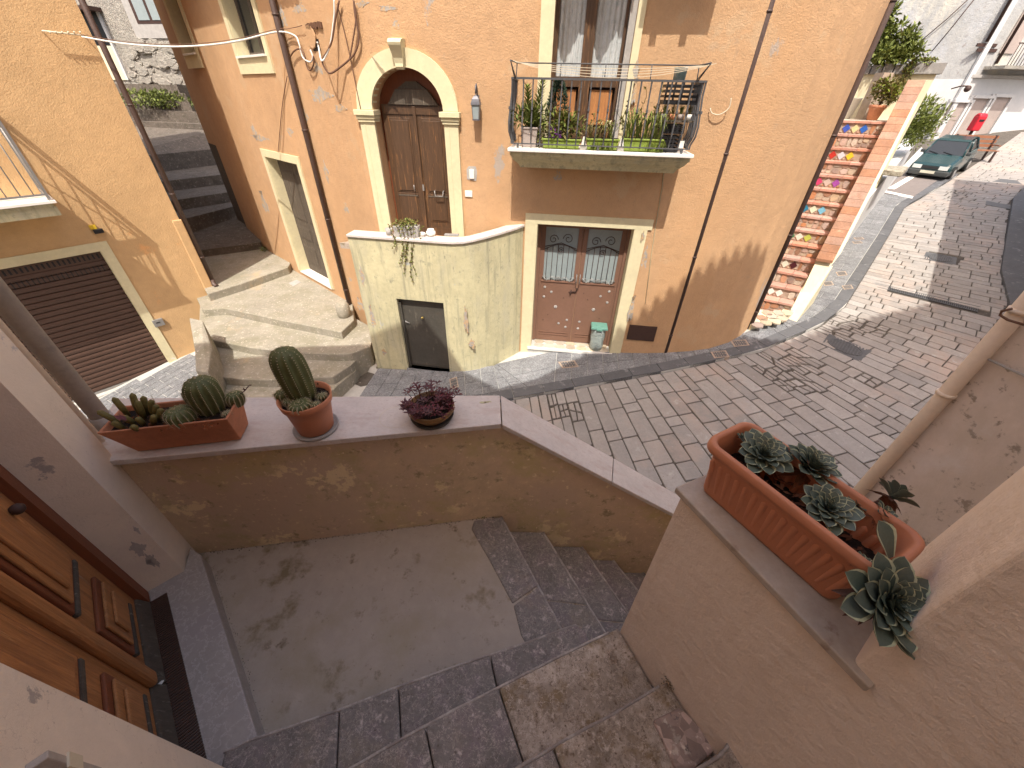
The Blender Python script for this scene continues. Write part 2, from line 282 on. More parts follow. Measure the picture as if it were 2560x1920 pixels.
# ---- planes
M=Wl((.35,7.25),(2.23,7.02))
VA,VB,V0=V(-9.6,13.9,0),V(-7.74,12.0,0),V(-2.72,7.63,0); V1=VB.lerp(V0,.74)
G1=Wl(V1,V0)          # wing plane near part
G2=Wl(VB,V1)          # wing plane far part
Gw=Wl(VB,V0)
Lc=V(-7.68,9.15,0); hd=math.radians(38.5); Ld=V(math.sin(hd),math.cos(hd),0)
L=Wl(Lc-Ld*3,Lc)
T=Wl((-2.9,6.93),(-1.324,6.68))
def holes(o,cutters):
    cb=B()
    for c in cutters: c(cb)
    bm=bmesh.new()
    me=bpy.data.meshes.new('c'); me.from_pydata(cb.v,[],cb.f); bm.from_mesh(me); bmesh.ops.recalc_face_normals(bm,faces=bm.faces); bm.to_mesh(me); bm.free()
    co_=bpy.data.objects.new('c',me); COL.objects.link(co_)
    md=o.modifiers.new('b','BOOLEAN'); md.operation='DIFFERENCE'; md.solver='EXACT'; md.use_self=True; md.object=co_
    bpy.context.view_layer.update()
    dg=bpy.context.evaluated_depsgraph_get(); nm=bpy.data.meshes.new_from_object(o.evaluated_get(dg),depsgraph=dg)
    o.modifiers.remove(md); o.data=nm; bpy.data.objects.remove(co_)
# ---- orange house
house=thing('orange_house',(0,7.3,0),'orange plastered house with arched door and balcony full of plants across the street','house')
# outline of street face; smooth right hand curve
mp_=lambda s:(M.p(s,0).x,M.p(s,0).y)
outl=[(VA.x,VA.y),(VB.x,VB.y),(V1.x,V1.y),(VB.lerp(V0,.97).x,VB.lerp(V0,.97).y),(-2.68,7.625),(-2.55,7.606),mp_(2.45),(3.2,6.93),(3.7,6.94),(4.15,7.0),(4.6,7.17),(4.95,7.4),(5.18,7.62),(5.28,7.82),(5.36,8.05),(6.9,11.0)]
def offs(poly,d):
    out=[]
    for i,p in enumerate(poly):
        a=Vector(poly[max(i-1,0)]); c=Vector(poly[min(i+1,len(poly)-1)]); t=(c-a).normalized(); n_=Vector((-t.y,t.x)); out.append((p[0]+n_.x*d,p[1]+n_.y*d))
    return out
inn=offs(outl,.4)
b=B(); b.prism(outl+inn[::-1],-1.6,9.2)
hw=b.build('wall',MT['orange'],house)
aL,aR=M.s(962,450),M.s(1122,450); aC=(aL+aR)/2; aW=(aR-aL)/2
aSp=4.28; # spring of the arch
def archpoly(c,wd,z0,sp,zt,n_=18):
    return [(c-wd,z0)]+[(c-wd*math.cos(math.pi*i/n_),sp+(zt-sp)*math.sin(math.pi*i/n_)) for i in range(n_+1)]+[(c+wd,z0)]
aTop=M.z(1014,168)
wO=[M.s(1383,100),M.s(1583,100)]   # french window
gO=[M.s(1335,700),M.s(1562,700),.02,M.z(1450,565)]
wg=[Gw(u,v) for u,v in ((597,136),(668,142))]; wg0,wg1=wg[0][0]+.02,wg[1][0]+.02; wgz=(wg[0][1]+wg[1][1])/2
dgp=[Gw(u,v) for u,v in ((665,392),(743,409),(755,678),(831,719))]
dg0=(dgp[0][0]+dgp[2][0])/2; dg1=(dgp[1][0]+dgp[3][0])/2; dgz0=(dgp[2][1]+dgp[3][1])/2; dgz1=(dgp[0][1]+dgp[1][1])/2
fa=[Gw(u,v) for u,v in ((492,132),(440,5))]; fz=fa[0][1]; fs1=fa[0][0]; fs0=fs1-.85
al=[Gw(560,430),Gw(590,545),Gw(535,362)]
as1=(Gw.s(594,540)); as0=as1-1.0; az1=Gw.z(556,372); 
def cW(Wp,s0,s1,z0,z1): return lambda cb: cb.wb(Wp,s0,s1,z0,z1,-.28,.8)
holes(hw,[lambda cb:cb.wprism(M,archpoly(aC,aW,2.3,aSp,aTop),-.30,.5),
  cW(M,wO[0],wO[1],3.9,6.6),
  lambda cb:cb.wb(M,gO[0],gO[1],gO[2],gO[3],-.34,.5),
  cW(Gw,wg0,wg1,wgz,wgz+1.35),cW(Gw,dg0,dg1,dgz0,dgz1),cW(Gw,fs0,fs1,fz,fz+1.5),cW(Gw,as0,as1,.3,az1)])
# backing behind openings
def backing(W_,s0,s1,z0,z1,o=-.285,m='browndk',name='recess_panel'):
    return B().wb(W_,s0,s1,z0,z1,o,o+.02).build(name,MT[m],house)
# ---- arched doorway
sur=B(); n_=22
oL,oR=M.s(912,360),M.s(1151,360); aoT=M.z(1001,118)
oc=(oL+oR)/2; ow=(oR-oL)/2
for i in range(n_):
    t0,t1=math.pi*i/n_,math.pi*(i+1)/n_
    q=[(oc-ow*math.cos(t0),aSp+(aoT-aSp)*math.sin(t0)),(oc-ow*math.cos(t1),aSp+(aoT-aSp)*math.sin(t1)),(aC-aW*math.cos(t1),aSp+(aTop-aSp)*math.sin(t1)),(aC-aW*math.cos(t0),aSp+(aTop-aSp)*math.sin(t0))]
    sur.wprism(M,q,-.15,.045)
sur.build('arch_surround',MT['cream'],house)
for s0,s1,sd in ((oL+.01,aL,-1),(aR,oR-.01,1)):
    pb=B(); pb.wb(M,s0,s1,2.0,4.11,-.15,.05); pb.wb(M,s0+.07,s0+.085,2.2,4.08,.05,.056); pb.build('pilaster',MT['cream'],house)
    cb=B(); cb.wb(M,s0-.02,s1+.02,4.11,4.15,-.14,.075); cb.wb(M,s0-.035,s1+.03,4.152,4.20,-.145,.09); cb.wb(M,s0-.055,s1+.045,4.202,4.275,-.149,.115)
    cb.build('capital',MT['cream'],house,bevel=.006)
kb=B(); kc=M.s(999,130)
prof=[(aTop-.03,.07),(aTop+.0,.09),(aTop+.04,.085),(aTop+.10,.10),(aTop+.18,.14),(aTop+.24,.18),(aTop+.27,.19),(aTop+.30,.17),(aTop+.32,.11)]
for i in range(len(prof)-1):
    (z0,o0),(z1,o1)=prof[i],prof[i+1]
    if z1-z0<.005: continue
    w0=.055+.05*(z0-aTop+.03)/.35; w1=.055+.05*(z1-aTop+.03)/.35
    kb.hexa([M.p(kc-w0,z0,o0),M.p(kc+w0,z0,o0),M.p(kc+w0,z0,0),M.p(kc-w0,z0,0),M.p(kc-w1,z1,o1),M.p(kc+w1,z1,o1),M.p(kc+w1,z1,0),M.p(kc-w1,z1,0)])
kb.build('keystone',MT['cream'],house)
ad=B(); ad.wb(M,aL-.02,aR+.02,2.25,aTop+.02,-.30,-.27); ad.build('arched_door',MT['woodred'],house)
adoor=B().wb(M,aL+.01,aR-.01,2.3,2.45,-.26,-.2).build('door',MT['wood'],house)
zt=M.z(1040,262,-.22); zm0=M.z(1000,473,-.22); zm1=M.z(1000,487,-.22)
mid=M.s(1049,400,-.22)-.0
for k,(s0,s1) in enumerate(((aL+.05,mid-.01),(mid+.01,aR-.02))):
    lf=B(); lf.wb(M,s0,s1,2.3,zt,-.25,-.21)
    lf.build('door_leaf',MT['wood'],adoor)
    for z0,z1 in ((2.55,zm0-.05),(zm1+.06,zt-.18)):
        q=B(); q.wb(M,s0+.09,s1-.08,z0,z1,-.212,-.202); q.wb(M,s0+.12,s1-.11,z0+.03,z1-.03,-.202,-.19); q.build('door_panel',MT['wood'],adoor,bevel=.006)
    q=B(); q.wb(M,s0+.02,s1-.02,zt-.13,zt-.02,-.21,-.195); q.build('top_rail',MT['wood'],adoor)
    q=B(); q.wb(M,s0+.09,s1-.08,z0-.065,z0-.045,-.21,-.185);q.build('weather_strip',MT['woodgrey'],adoor)
B().wb(M,mid-.025,mid+.03,2.3,zt-.02,-.21,-.178).build('meeting_stile',MT['wood'],adoor,bevel=.004)
q=B(); c0=(aL+aR)/2+.02
q.wprism(M,[(c0-.42,zt),(c0+.42,zt),(c0+.26,zt+.20),(c0-.26,zt+.20)],-.262,-.17); q.wprism(M,[(c0-.24,zt+.205),(c0+.24,zt+.205),(c0+.08,zt+.30),(c0-.08,zt+.30)],-.264,-.2)
q.build('stepped_top_moulding',MT['woodgrey'],adoor)
hx=M.s(1100,480,-.2); q=B(); q.tube([M.p(hx-.08,2.95,-.2),M.p(hx-.08,2.95,-.13),M.p(hx-.07,2.87,-.12),M.p(hx+.07,2.87,-.12),M.p(hx+.08,2.95,-.13),M.p(hx+.08,2.95,-.2)],.01,6)
hz=M.z(1100,484,-.15); off=hz-2.91; q.v=[v+V(0,0,off) for v in q.v]; q.build('handle',MT['ironL'],adoor)
q=B(); kx=M.s(1038,470,-.2); q.tube([M.p(kx,hz+.02,-.2),M.p(kx,hz+.02,-.15),M.p(kx,hz+.12,-.15)],.008,6); q.build('lever',MT['ironL'],adoor)
q=B(); kx=M.s(1060,471,-.2); q.wb(M,kx-.015,kx+.015,hz+.03,hz+.13,-.178,-.165); q.build('lock_plate',MT['ironL'],adoor)
# ---- french window behind the balcony
zf0,zf1=3.9,6.6
B().wb(M,M.s(1354,0),wO[0],3.92,6.6,-.0,.035).build('window_surround',MT['cream'],house); B().wb(M,wO[1],M.s(1618,0),3.92,6.6,0,.035).build('window_surround',MT['cream'],house)
fw_=B().wb(M,wO[0],wO[1],3.9,3.96,-.25,-.12).build('french_window',MT['wood'],house)
sM0,sM1=M.s(1458,100,-.2),M.s(1486,100,-.2)
gl0,gl1=M.s(1392,100,-.2)+.02,M.s(1555,100,-.2)
zr=M.z(1450,192,-.2)
f=B(); f.wb(M,wO[0]+.005,gl0,3.96,6.6,-.26,-.16); f.build('frame_stile',MT['wood'],fw_)
f=B(); f.wb(M,gl1,wO[1]-.10,3.96,6.6,-.26,-.15); f.build('frame_stile',MT['wood'],fw_)
f=B(); f.wb(M,wO[1]-.09,wO[1]-.002,3.96,6.6,-.27,-.05); f.build('side_jamb',MT['gpot'],fw_)
f=B(); f.wb(M,sM0,sM1,3.96,6.6,-.25,-.14); f.wb(M,(sM0+sM1)/2-.015,(sM0+sM1)/2+.015,3.96,6.6,-.14,-.125); f.build('centre_stile',MT['wood'],fw_,bevel=.006)
for s0,s1 in ((gl0,sM0),(sM1,gl1)):
    B().wb(M,s0,s1,zr-.12,zr,-.25,-.165).build('rail',MT['wood'],fw_)
    B().wb(M,s0,s1,3.96,4.12,-.25,-.168).build('rail',MT['wood'],fw_)
    q=B(); q.wb(M,s0+.03,s1-.03,4.15,zr-.15,-.25,-.20); q.build('lower_panel',MT['wooddoor'],fw_,bevel=.01)
    q=B(); nn=26
    for i in range(nn):
        a0=s0+(s1-s0)*i/nn; a1=s0+(s1-s0)*(i+1)/nn; w0=.012*math.sin(i*1.3); w1=.012*math.sin((i+1)*1.3)
        q.add([M.p(a0,zr,-.23+w0),M.p(a1,zr,-.23+w1),M.p(a1,6.6,-.23+w1),M.p(a0,6.6,-.23+w0)],[(0,1,2,3)],0,True)
    q.build('lace_curtain',MT['curtain'],fw_)
backing(M,wO[0],wO[1],3.9,6.6,-.284)
# added board out of view, pointed to cast zigzag shade on the curtain
q=B()
for s0,s1 in ((wO[0]+.02,(wO[0]+wO[1])/2),((wO[0]+wO[1])/2,wO[1]-.05)):
    zz=5.93; m_=(s0+s1)/2
    q.wprism(M,[(s0,6.6),(s0,zz+.28),(s0+(s1-s0)*.30,zz-.02),(s0+(s1-s0)*.68,zz+.34),(s1,zz+.2),(s1,6.6)],.35,.365)
q.build('shadow_board',MT['wood'],house)
# ---- balcony
bal=thing('balcony',M.p(1,3.7,.3),None,None)
bal.parent=house; bal.location=WL['balcony']-WL['orange_house']
bs0,bs1=M.s(1269,372,.64),M.s(1734,392,.64); bz=M.z(1500,380,.64)+.01
q=B(); q.wb(M,bs0,bs1,bz-.045,bz,0.001,.66); q.build('marble_slab',MT['white'],bal,bevel=.008)
q=B(); cov=[(.0,.60),(-.05,.60),(-.07,.57),(-.11,.54),(-.17,.45),(-.20,.42),(-.23,.40)]
for i in range(len(cov)-1):
    (z0,o0),(z1,o1)=cov[i],cov[i+1]; k0=(.64-o0)*.7; k1=(.64-o1)*.7
    q.hexa([M.p(bs0+k1,bz-.046+z1,o1),M.p(bs1-k1,bz-.046+z1,o1),M.p(bs1-k1,bz-.046+z1,0.002),M.p(bs0+k1,bz-.046+z1,0.002),M.p(bs0+k0,bz-.046+z0,o0),M.p(bs1-k0,bz-.046+z0,o0),M.p(bs1-k0,bz-.046+z0,0.002),M.p(bs0+k0,bz-.046+z0,0.002)])
q.build('moulded_base',MT['yellow'],bal)
ry=.60; rz=M.z(1500,199,ry); rl,rr=M.s(1280,197,ry),M.s(1766,204,ry)
q=B(); q.wb(M,rl-.01,rr+.01,rz-.012,rz+.012,ry-.015,ry+.015)
for s_ in (rl,rr): q.wb(M,s_-.012,s_+.012,rz-.012,rz+.012,0,ry)
q.build('handrail',MT['iron'],bal)
q=B(); q.wb(M,rl,rr,bz+.05,bz+.065,ry-.01,ry+.01)
for s_ in (rl,rr): q.wb(M,s_-.008,s_+.008,bz+.05,bz+.065,0,ry)
for s_ in (rl+.1,(rl+rr)/2,rr-.1): q.wb(M,s_-.015,s_+.015,bz,bz+.05,ry-.015,ry+.015)
q.build('bottom_rail',MT['iron'],bal)
bb=B(); H_=rz-bz-.075
pth=[(0,0),(.0,.04),(.04,.14),(.045,.26),(.025,.40),(.0,.60),(0,H_)]
nb=20
base=None
def baluster(fn,nm='baluster'):
    q=B(); pts=[fn(o,z) for o,z in pth]
    q.tube(pts,.0125,4); z=.42; q.tube([fn(.035,.40),fn(.032,.435)],.018,4); return q.build(nm,MT['iron'],bal)
for i in range(nb):
    s_=rl+.03+(rr-rl-.06)*i/(nb-1); baluster(lambda o,z:M.p(s_,bz+.065+z,ry+o))
for i in range(5):
    o_=.08+.1*i
    for s_,sg in ((rl,-1),(rr,1)): baluster(lambda o,z:M.p(s_+sg*o,bz+.065+z,o_))
for s_,sg in ((rl,-1),(rr,1)): baluster(lambda o,z:M.p(s_+sg*o*.8,bz+.065+z,ry+o*.8),'corner_post')
# clothes rack above the rail
dr=thing('clothes_line_rack',M.p(1,rz,.6),'thin metal clothes rack with sagging cords fixed above the balcony rail','clothes rack')
uz=M.z(1500,160,.5); ul,ur=M.s(1293,157,.5),M.s(1748,164,.5)
q=B(); q.tube([M.p(ul,uz,.5),M.p(ur,uz,.5)],.008,6)
for k in range(5): s_=ul+(ur-ul)*k/4; q.tube([M.p(s_,uz,.5),M.p(s_,rz,.58)],.007,6)
for s_,u in ((ul,-1),(ur,1)): q.tube([M.p(s_,uz,.5),M.p(s_+u*.03,uz+.0,.95)],.009,6); q.tube([M.p(s_,uz-.18,.57),M.p(s_+u*.03,uz,.95)],.008,6); q.tube([M.p(s_-.02,rz,.6),M.p(s_+u*.03,uz,.95)],.006,6)
q.build('frame',MT['iron'],dr)
for k in range(4):
    o_=.62+.1*k; sg=.05+.035*k; pts=[M.p(ul+(ur-ul+.1)*t/12,uz-4*sg*(t/12)*(1-t/12),o_) for t in range(13)]
    B().tube(pts,.004,4).build('cord',MT['rope'],dr)
# ---- balcony above (only its shadow and underside reach the view)
q=B(); us0=M.s(1612,60)-.06; us1=M.s(1780,60); q.wb(M,us0,us1,6.31,7.2,0.0,.64); q.wb(M,us0+.17,us0+.26,6.05,6.31,.5,.56); q.wb(M,us1-.36,us1-.27,6.05,6.31,.5,.56)
q.build('upper_balcony',MT['cream'],house)
# ---- ground floor double door
zt=gO[3]
q=B(); gl,gr=M.s(1312,600),M.s(1622,600)
q.wb(M,gl,gr+.01,zt,zt+.17,0,.022); q.build('door_lintel',MT['cream'],house)
B().wb(M,gl,gO[0],-.2,zt,-.0,.02).build('door_surround',MT['cream'],house); B().wb(M,gO[1],gr-.06,-.2,zt,0,.02).build('door_surround',MT['cream'],house)
B().wb(M,gO[0]+.001,gO[0]+.012,.02,zt,-.33,.018).build('door_reveal',MT['cream'],house); B().wb(M,gO[1]-.012,gO[1]-.001,.02,zt,-.33,.018).build('door_reveal',MT['cream'],house)
q=B(); q.wb(M,gO[0]-.05,gO[1]+.06,-.25,.12,-.335,.03); gst=q.build('threshold',MT['groutL'],house)
q=B(); q.wb(M,gO[0]-.06,gO[1]+.04,.07,.132,.03,.055); q.build('threshold_edge',MT['white'],house)
for k in range(14):   # flagstones
    c_=gO[0]+.06+(gO[1]-gO[0]-.1)*((k%7)+.5)/7; o_=-.24 if k<7 else -.08; pl=[(c_+.11*(1+.25*R_.random())*math.cos(t*1.05+k),o_+.085*(1+.2*R_.random())*math.sin(t*1.05+k)) for t in range(6)]
    vs=[(M.p(x,0,y).x,M.p(x,0,y).y) for x,y in pl]; B().prism(vs,.118,.128).build('flagstone',MT['crazyp'],gst)
gdo=B().wb(M,gO[0]+.012,gO[1]-.012,zt-.06,zt,-.34,-.27).build('double_door',MT['brownpaint'],house)
B().wb(M,gO[0]+.012,gO[0]+.07,.13,zt-.06,-.34,-.27).build('door_frame',MT['brownpaint'],gdo); B().wb(M,gO[1]-.07,gO[1]-.012,.13,zt-.06,-.34,-.27).build('door_frame',MT['brownpaint'],gdo)
s0,s1=gO[0]+.072,gO[1]-.072; sm=(s0+s1)/2; zg0=M.z(1440,705,-.3); zg1=zt-.12
for a0,a1,dr_ in ((s0,sm-.004,1),(sm+.004,s1,-1)):
    f=B(); f.wb(M,a0,a1,.14,zg0,-.335,-.30); f.wb(M,a0,a0+.085,zg0,zt-.065,-.335,-.30); f.wb(M,a1-.085,a1,zg0,zt-.065,-.335,-.30); f.wb(M,a0+.085,a1-.085,zg1,zt-.065,-.335,-.30)
    f.build('door_leaf',MT['brownpaint'],gdo)
    B().wb(M,a0+.085,a1-.085,zg0,zg1,-.33,-.322).build('frosted_pane',MT['frost'],gdo)
    nb_=6; span=a1-a0-.17; zb=zg0+1.0*(zg1-zg0)*.62
    for i in range(nb_):
        x=a0+.085+span*(i+.5)/nb_; hh=zg0+(zg1-zg0)*(.60+.10*math.sin(math.pi*(i+.5)/nb_))
        B().tube([M.p(x,zg0,-.295),M.p(x,hh,-.295)],.006,5).build('grille_bar',MT['browndk'],gdo)
    q=B(); q.tube([M.p(a0+.085+span*t/10,zg0+(zg1-zg0)*(.60+.10*math.sin(math.pi*t/10)),-.295) for t in range(11)],.007,5)
    for cx_,cz_,r0,sg in ((a0+.085+span*.25,zg1-.22,.09,1),(a0+.085+span*.7,zg1-.2,.1,-1),(a0+.085+span*.5,zg1-.42,.06,1)):
        q.tube([M.p(cx_+sg*r0*(1-t/22)*math.cos(t*.5),cz_+r0*(1-t/22)*math.sin(t*.5),-.295) for t in range(18)],.006,5)
    q.tube([M.p(a0+.085,zg1-.36,-.295),M.p(a0+.085+span*.5,zg1-.28,-.295),M.p(a1-.085,zg1-.38,-.295)],.007,5)
    q.build('scroll_grille',MT['browndk'],gdo)
    q=B()
    for sg,xb in ((1,a0+.06),(-1,a1-.06)):
        for cx_,r0,d_ in ((xb+sg*.06,.05,1),(xb+sg*.31,.04,-1)):
            q.tube([M.p(cx_+d_*sg*r0*(1-t/20)*-math.cos(t*.5),zg0+.05+r0*(1-t/20)*math.sin(t*.5),-.285) for t in range(15)],.007,5)
        q.tube([M.p(xb+sg*.02,zg0+.09,-.285),M.p(xb+sg*.10,zg0-.0,-.285),M.p(xb+sg*.2,zg0+.09,-.285),M.p(xb+sg*.33,zg0+.02,-.285)],.008,5)
    q.build('scroll_trim',MT['ironL'],gdo)
    q=B(); q.wb(M,a0+.05,a1-.05,zg0-.03,zg0-.005,-.30,-.283); q.wb(M,a0+.07,a1-.07,.28,.30,-.30,-.288); q.wb(M,a0+.07,a1-.07,.34,.355,-.30,-.288)
    q.wb(M,a0+.04,a0+.055,.2,zg0-.05,-.30,-.292); q.wb(M,a1-.055,a1-.04,.2,zg0-.05,-.30,-.292); q.build('panel_moulding',MT['brownpaint'],gdo)
    W_=a1-a0; cz=(zg0+.3)/2+.05; hh=(zg0-.4)/2
    fl=[(-.36,.86),(-.16,.66),(-.37,.42),(.38,-.62),(.14,-.82),(.36,-.98),] if dr_>0 else [(.36,.86),(.14,.62),(.36,.36),(-.36,-.66),(-.38,-1.0)]
    for fx,fz_ in fl+[(.0,-.02)]:
        big=(fx==0); r0=.028 if not big else .038
        q=B(); x=(a0+a1)/2+fx*W_*.9; z=cz+fz_*hh*.85
        for p_ in range(6):
            t=p_*math.pi/3; q.sph(M.p(x+r0*.62*math.cos(t),z+r0*.62*math.sin(t),-.297),r0*.42,6,sc3=(1,.5,1))
        q.sph(M.p(x,z,-.294),r0*.4,6)
        q.build('metal_flower',MT['gpot'],gdo)
    for k in range(6):
        if k in (2,3): continue
        t=(k-2.5)/2.5; q=B(); q.sph(M.p((a0+a1)/2+dr_*t*.26*W_*1.2,cz+t*hh*.6*dr_*dr_,-.297),.010,6); q.build('stud',MT['browndk'],gdo)
    hxp=a1-.03 if dr_>0 else a0+.03
    B().tube([M.p(hxp,zg0+.16,-.30),M.p(hxp,zg0+.15,-.25),M.p(hxp,zg0-.02,-.25),M.p(hxp,zg0-.03,-.30)],.009,6).build('pull_handle',MT['ironL'],gdo)
q=B(); cx_=sm-.06; q.tube([M.p(cx_-.08+.0,zg0-.22,-.285),M.p(cx_+.04,zg0-.20,-.28),M.p(cx_+.08,zg0-.13,-.28),M.p(cx_+.04,zg0-.12,-.28)],.012,6); q.tube([M.p(cx_-.05,zg0-.17,-.285),M.p(cx_-.06,zg0-.28,-.28)],.012,6); q.build('latch',MT['browndk'],gdo)
# meter hatch
hs0,hs1=M.s(1570,830),M.s(1640,830); hz0,hz1=M.z(1600,850),M.z(1605,814)
C1=Wl(mp_(2.1),(3.1,6.935))
q=B(); q.wb(M,hs0,hs1,hz0,hz1,-.01,.018); q.wb(M,hs0+.02,hs1-.02,hz0+.02,hz1-.02,.018,.024); tag(q.build('meter_hatch',MT['browndk']),'small dark brown metal hatch low on the orange wall right of the double door','hatch')
# ---- wing door and windows
def window(W_,s0,s1,z0,z1,fr,sill=True,leaf='woodgrey',door=False):
    f=B(); f.wb(W_,s0-fr,s0,z0-(.28 if not door else .0),z1+fr,0,.03); f.wb(W_,s0-.001,s1+.001,z1,z1+fr,0,.0301); f.wb(W_,s1,s1+fr,z0-(.28 if not door else .0),z1+fr,0,.03)
    if not door: f.wb(W_,s0,s1,z0-.28,z0,0,.028)
    f.build('window_surround' if not door else 'door_surround',MT['cream'],house)
    r=B(); r.wb(W_,s0,s0+.01,z0,z1,-.28,0); r.wb(W_,s1-.01,s1,z0,z1,-.28,0); r.wb(W_,s0,s1,z1-.01,z1,-.28,0); r.build('reveal',MT['cream'],house)
    if sill: B().wb(W_,s0-.04,s1+.04,z0-.03,z0+.005,-.28,.07 if not door else .035).build('sill',MT['white'],house)
    nm='window' if not door else 'wing_door'
    d=B().wb(W_,s0+.01,s1-.01,z1-.06,z1-.011,-.27,-.2).build(nm,MT[leaf],house); m_=(s0+s1)/2
    for a0,a1 in ((s0+.012,m_-.003),(m_+.003,s1-.012)):
        if door:
            B().wb(W_,a0,a1,z0+.01,z1-.06,-.27,-.22).build('door_leaf',MT[leaf],d)
            hgt=z1-z0
            for p0,p1 in ((.08,.26),(.32,.44),(.50,.9)): 
                q=B(); q.wb(W_,a0+.05,a1-.05,z0+hgt*p0,z0+hgt*p1,-.22,-.212); q.wb(W_,a0+.08,a1-.08,z0+hgt*p0+.03,z0+hgt*p1-.03,-.212,-.203); q.build('door_panel',MT[leaf],d)
        else:
            q=B(); q.wb(W_,a0,a0+.05,z0+.01,z1-.06,-.26,-.2); q.wb(W_,a1-.05,a1,z0+.01,z1-.06,-.26,-.2); q.wb(W_,a0+.05,a1-.05,z0+.01,z0+.07,-.26,-.2); q.build('sash',MT[leaf],d)
            B().wb(W_,a0+.05,a1-.05,z0+.07,z1-.06,-.25,-.24).build('pane',MT['glassd'],d)
    return d
window(Gw,wg0,wg1,wgz,wgz+1.35,.16)
window(Gw,fs0,fs1,fz,fz+1.5,.16)
window(Gw,dg0,dg1,dgz0,dgz1,.15,door=True)
# alley door in shade
B().wb(Gw,as0,as1,.3,az1,-.27,-.22).build('alley_door',MT['woodgrey'],house)
# ---- downpipes
def pipe(x,y,z0,z1,r,label,m='pipe',cl=1.6,name='downpipe'):
    t=thing(name,(x,y,z0),label,'downpipe')
    B().tube([V(x,y,z0),V(x,y,z1)],r,12).build('pipe',MT[m],t)
    z=z0+.5
    while z<z1-.1:
        B().tube([V(x,y,z-.012),V(x,y,z+.012)],r*1.16,12).build('collar',MT[m],t); z+=cl
    return t
def onray(u,v,W_,off): p=W_.px(u,v,off); return p
p=onray(868,740,G1,.07); pipe(p.x,p.y,.2,9,.052,'dark downpipe left of the arched door running down to the worn steps')
p=onray(1659,885,M,.06); p=og(1660,884); pipe(p.x-.0,p.y-.03,p.z-.02,9,.046,'brown downpipe between the double door and the house corner')
p=og(1867,828); pipe(p.x+.03,p.y+.02,p.z-.02,9,.052,'dark downpipe on the right corner of the orange house by the mosaic stairs')
# eave with tiles over the wing
ev=B(); zz=Gw.z(560,30)+.55*1.95
tl=B(); k=0
s=Gw.s(430,40)-1
while s<Gw.L-.6:
    tl.tube([Gw.p(s,zz+.16,-.3),Gw.p(s,zz,.55)],[.075,.085],8); s+=.17
tl.build('eave_tile_row',MT['tile'],house,kind='stuff')
ev.wb(Gw,Gw.s(430,40)-1.1,Gw.L-.6,zz-.07,zz-.02,-.3,.5); ev.build('eave_board',MT['wood'],house)
# ================================================================== TERRACE in front of the arched door
ter=thing('yellow_terrace',(-1.6,6.9,-.3),'yellow stained plaster terrace wall with small dark cellar door below the arched door','terrace')
zT=T.z(1000,597); xl=T.s(868,590)
tp=[tuple(T.p(xl,0).xy),tuple(T.p(T.L,0).xy),(-1.08,6.655),(-.9,6.665),(-.72,6.70),(-.5,6.80),(-.25,6.95),(.0,7.12),(.14,7.26)]
ti=offs(tp,.24)
b=B(); b.prism(tp+ti[::-1],-1.2,lambda x,y:zT-.03+max(0,(x+.95))*.14)
tw=b.build('wall',MT['yellow'],ter)
so_=[T(u,v) for u,v in ((988,749),(1111,755),(1024,923),(1122,928))]
e0,e1,ez0,ez1=(so_[0][0]+so_[2][0])/2,(so_[1][0]+so_[3][0])/2,(so_[2][1]+so_[3][1])/2,(so_[0][1]+so_[1][1])/2
holes(tw,[lambda cb:cb.wb(T,e0,e1,ez0,ez1,-.13,.5)])
cp=offs(tp,-.03); ci=offs(tp,.27)
for k,(i,j) in enumerate(((0,1),(1,4),(4,8))):
    z_=(lambda x,y:zT-.027+max(0,(x+.95))*.14); z2=(lambda x,y:zT+.015+max(0,(x+.95))*.14)
    B().prism(cp[i:j+1]+ci[i:j+1][::-1],z_,z2).build('coping_slab',MT['marble'],ter,bevel=.006)
B().prism([(-3.2,7.1),(-1.1,6.75),(.05,7.2),(-2.6,7.55)],2.2,2.3).build('terrace_floor',MT['cement'],ter)
d=B(); d.wb(T,e0+.005,e1-.005,ez0+.02,ez1-.0,-.126,-.10); cd=d.build('cellar_door',MT['dkgrey'],ter)
B().wb(T,e0+.005,e0+.05,ez0,ez1-.1,-.10,-.05).build('door_frame',MT['dkgrey'],cd)
B().wb(T,e0+.07,e1-.02,ez0+.06,ez0+.10,-.10,-.09).build('door_rail',MT['dkgrey'],cd)
q=B(); kx,kz=T(1057,793,-.08); q.sph(T.p(kx,kz,-.05),.028,10); q.tube([T.p(kx,kz,-.1),T.p(kx,kz,-.05)],.01,6); q.build('brass_knob',MT['gold'],cd)
q=B(); kx,kz=T(1018,805,-.08); q.tube([T.p(kx-.03,kz+.02,-.1),T.p(kx-.03,kz+.02,-.06),T.p(kx+.06,kz-.01,-.06)],.012,6); q.build('door_lever',MT['ironL'],cd)
B().wb(T,e0-.02,e1+.02,ez0-.06,ez0+.0,-.126,.03).build('door_step',MT['pave'],ter)
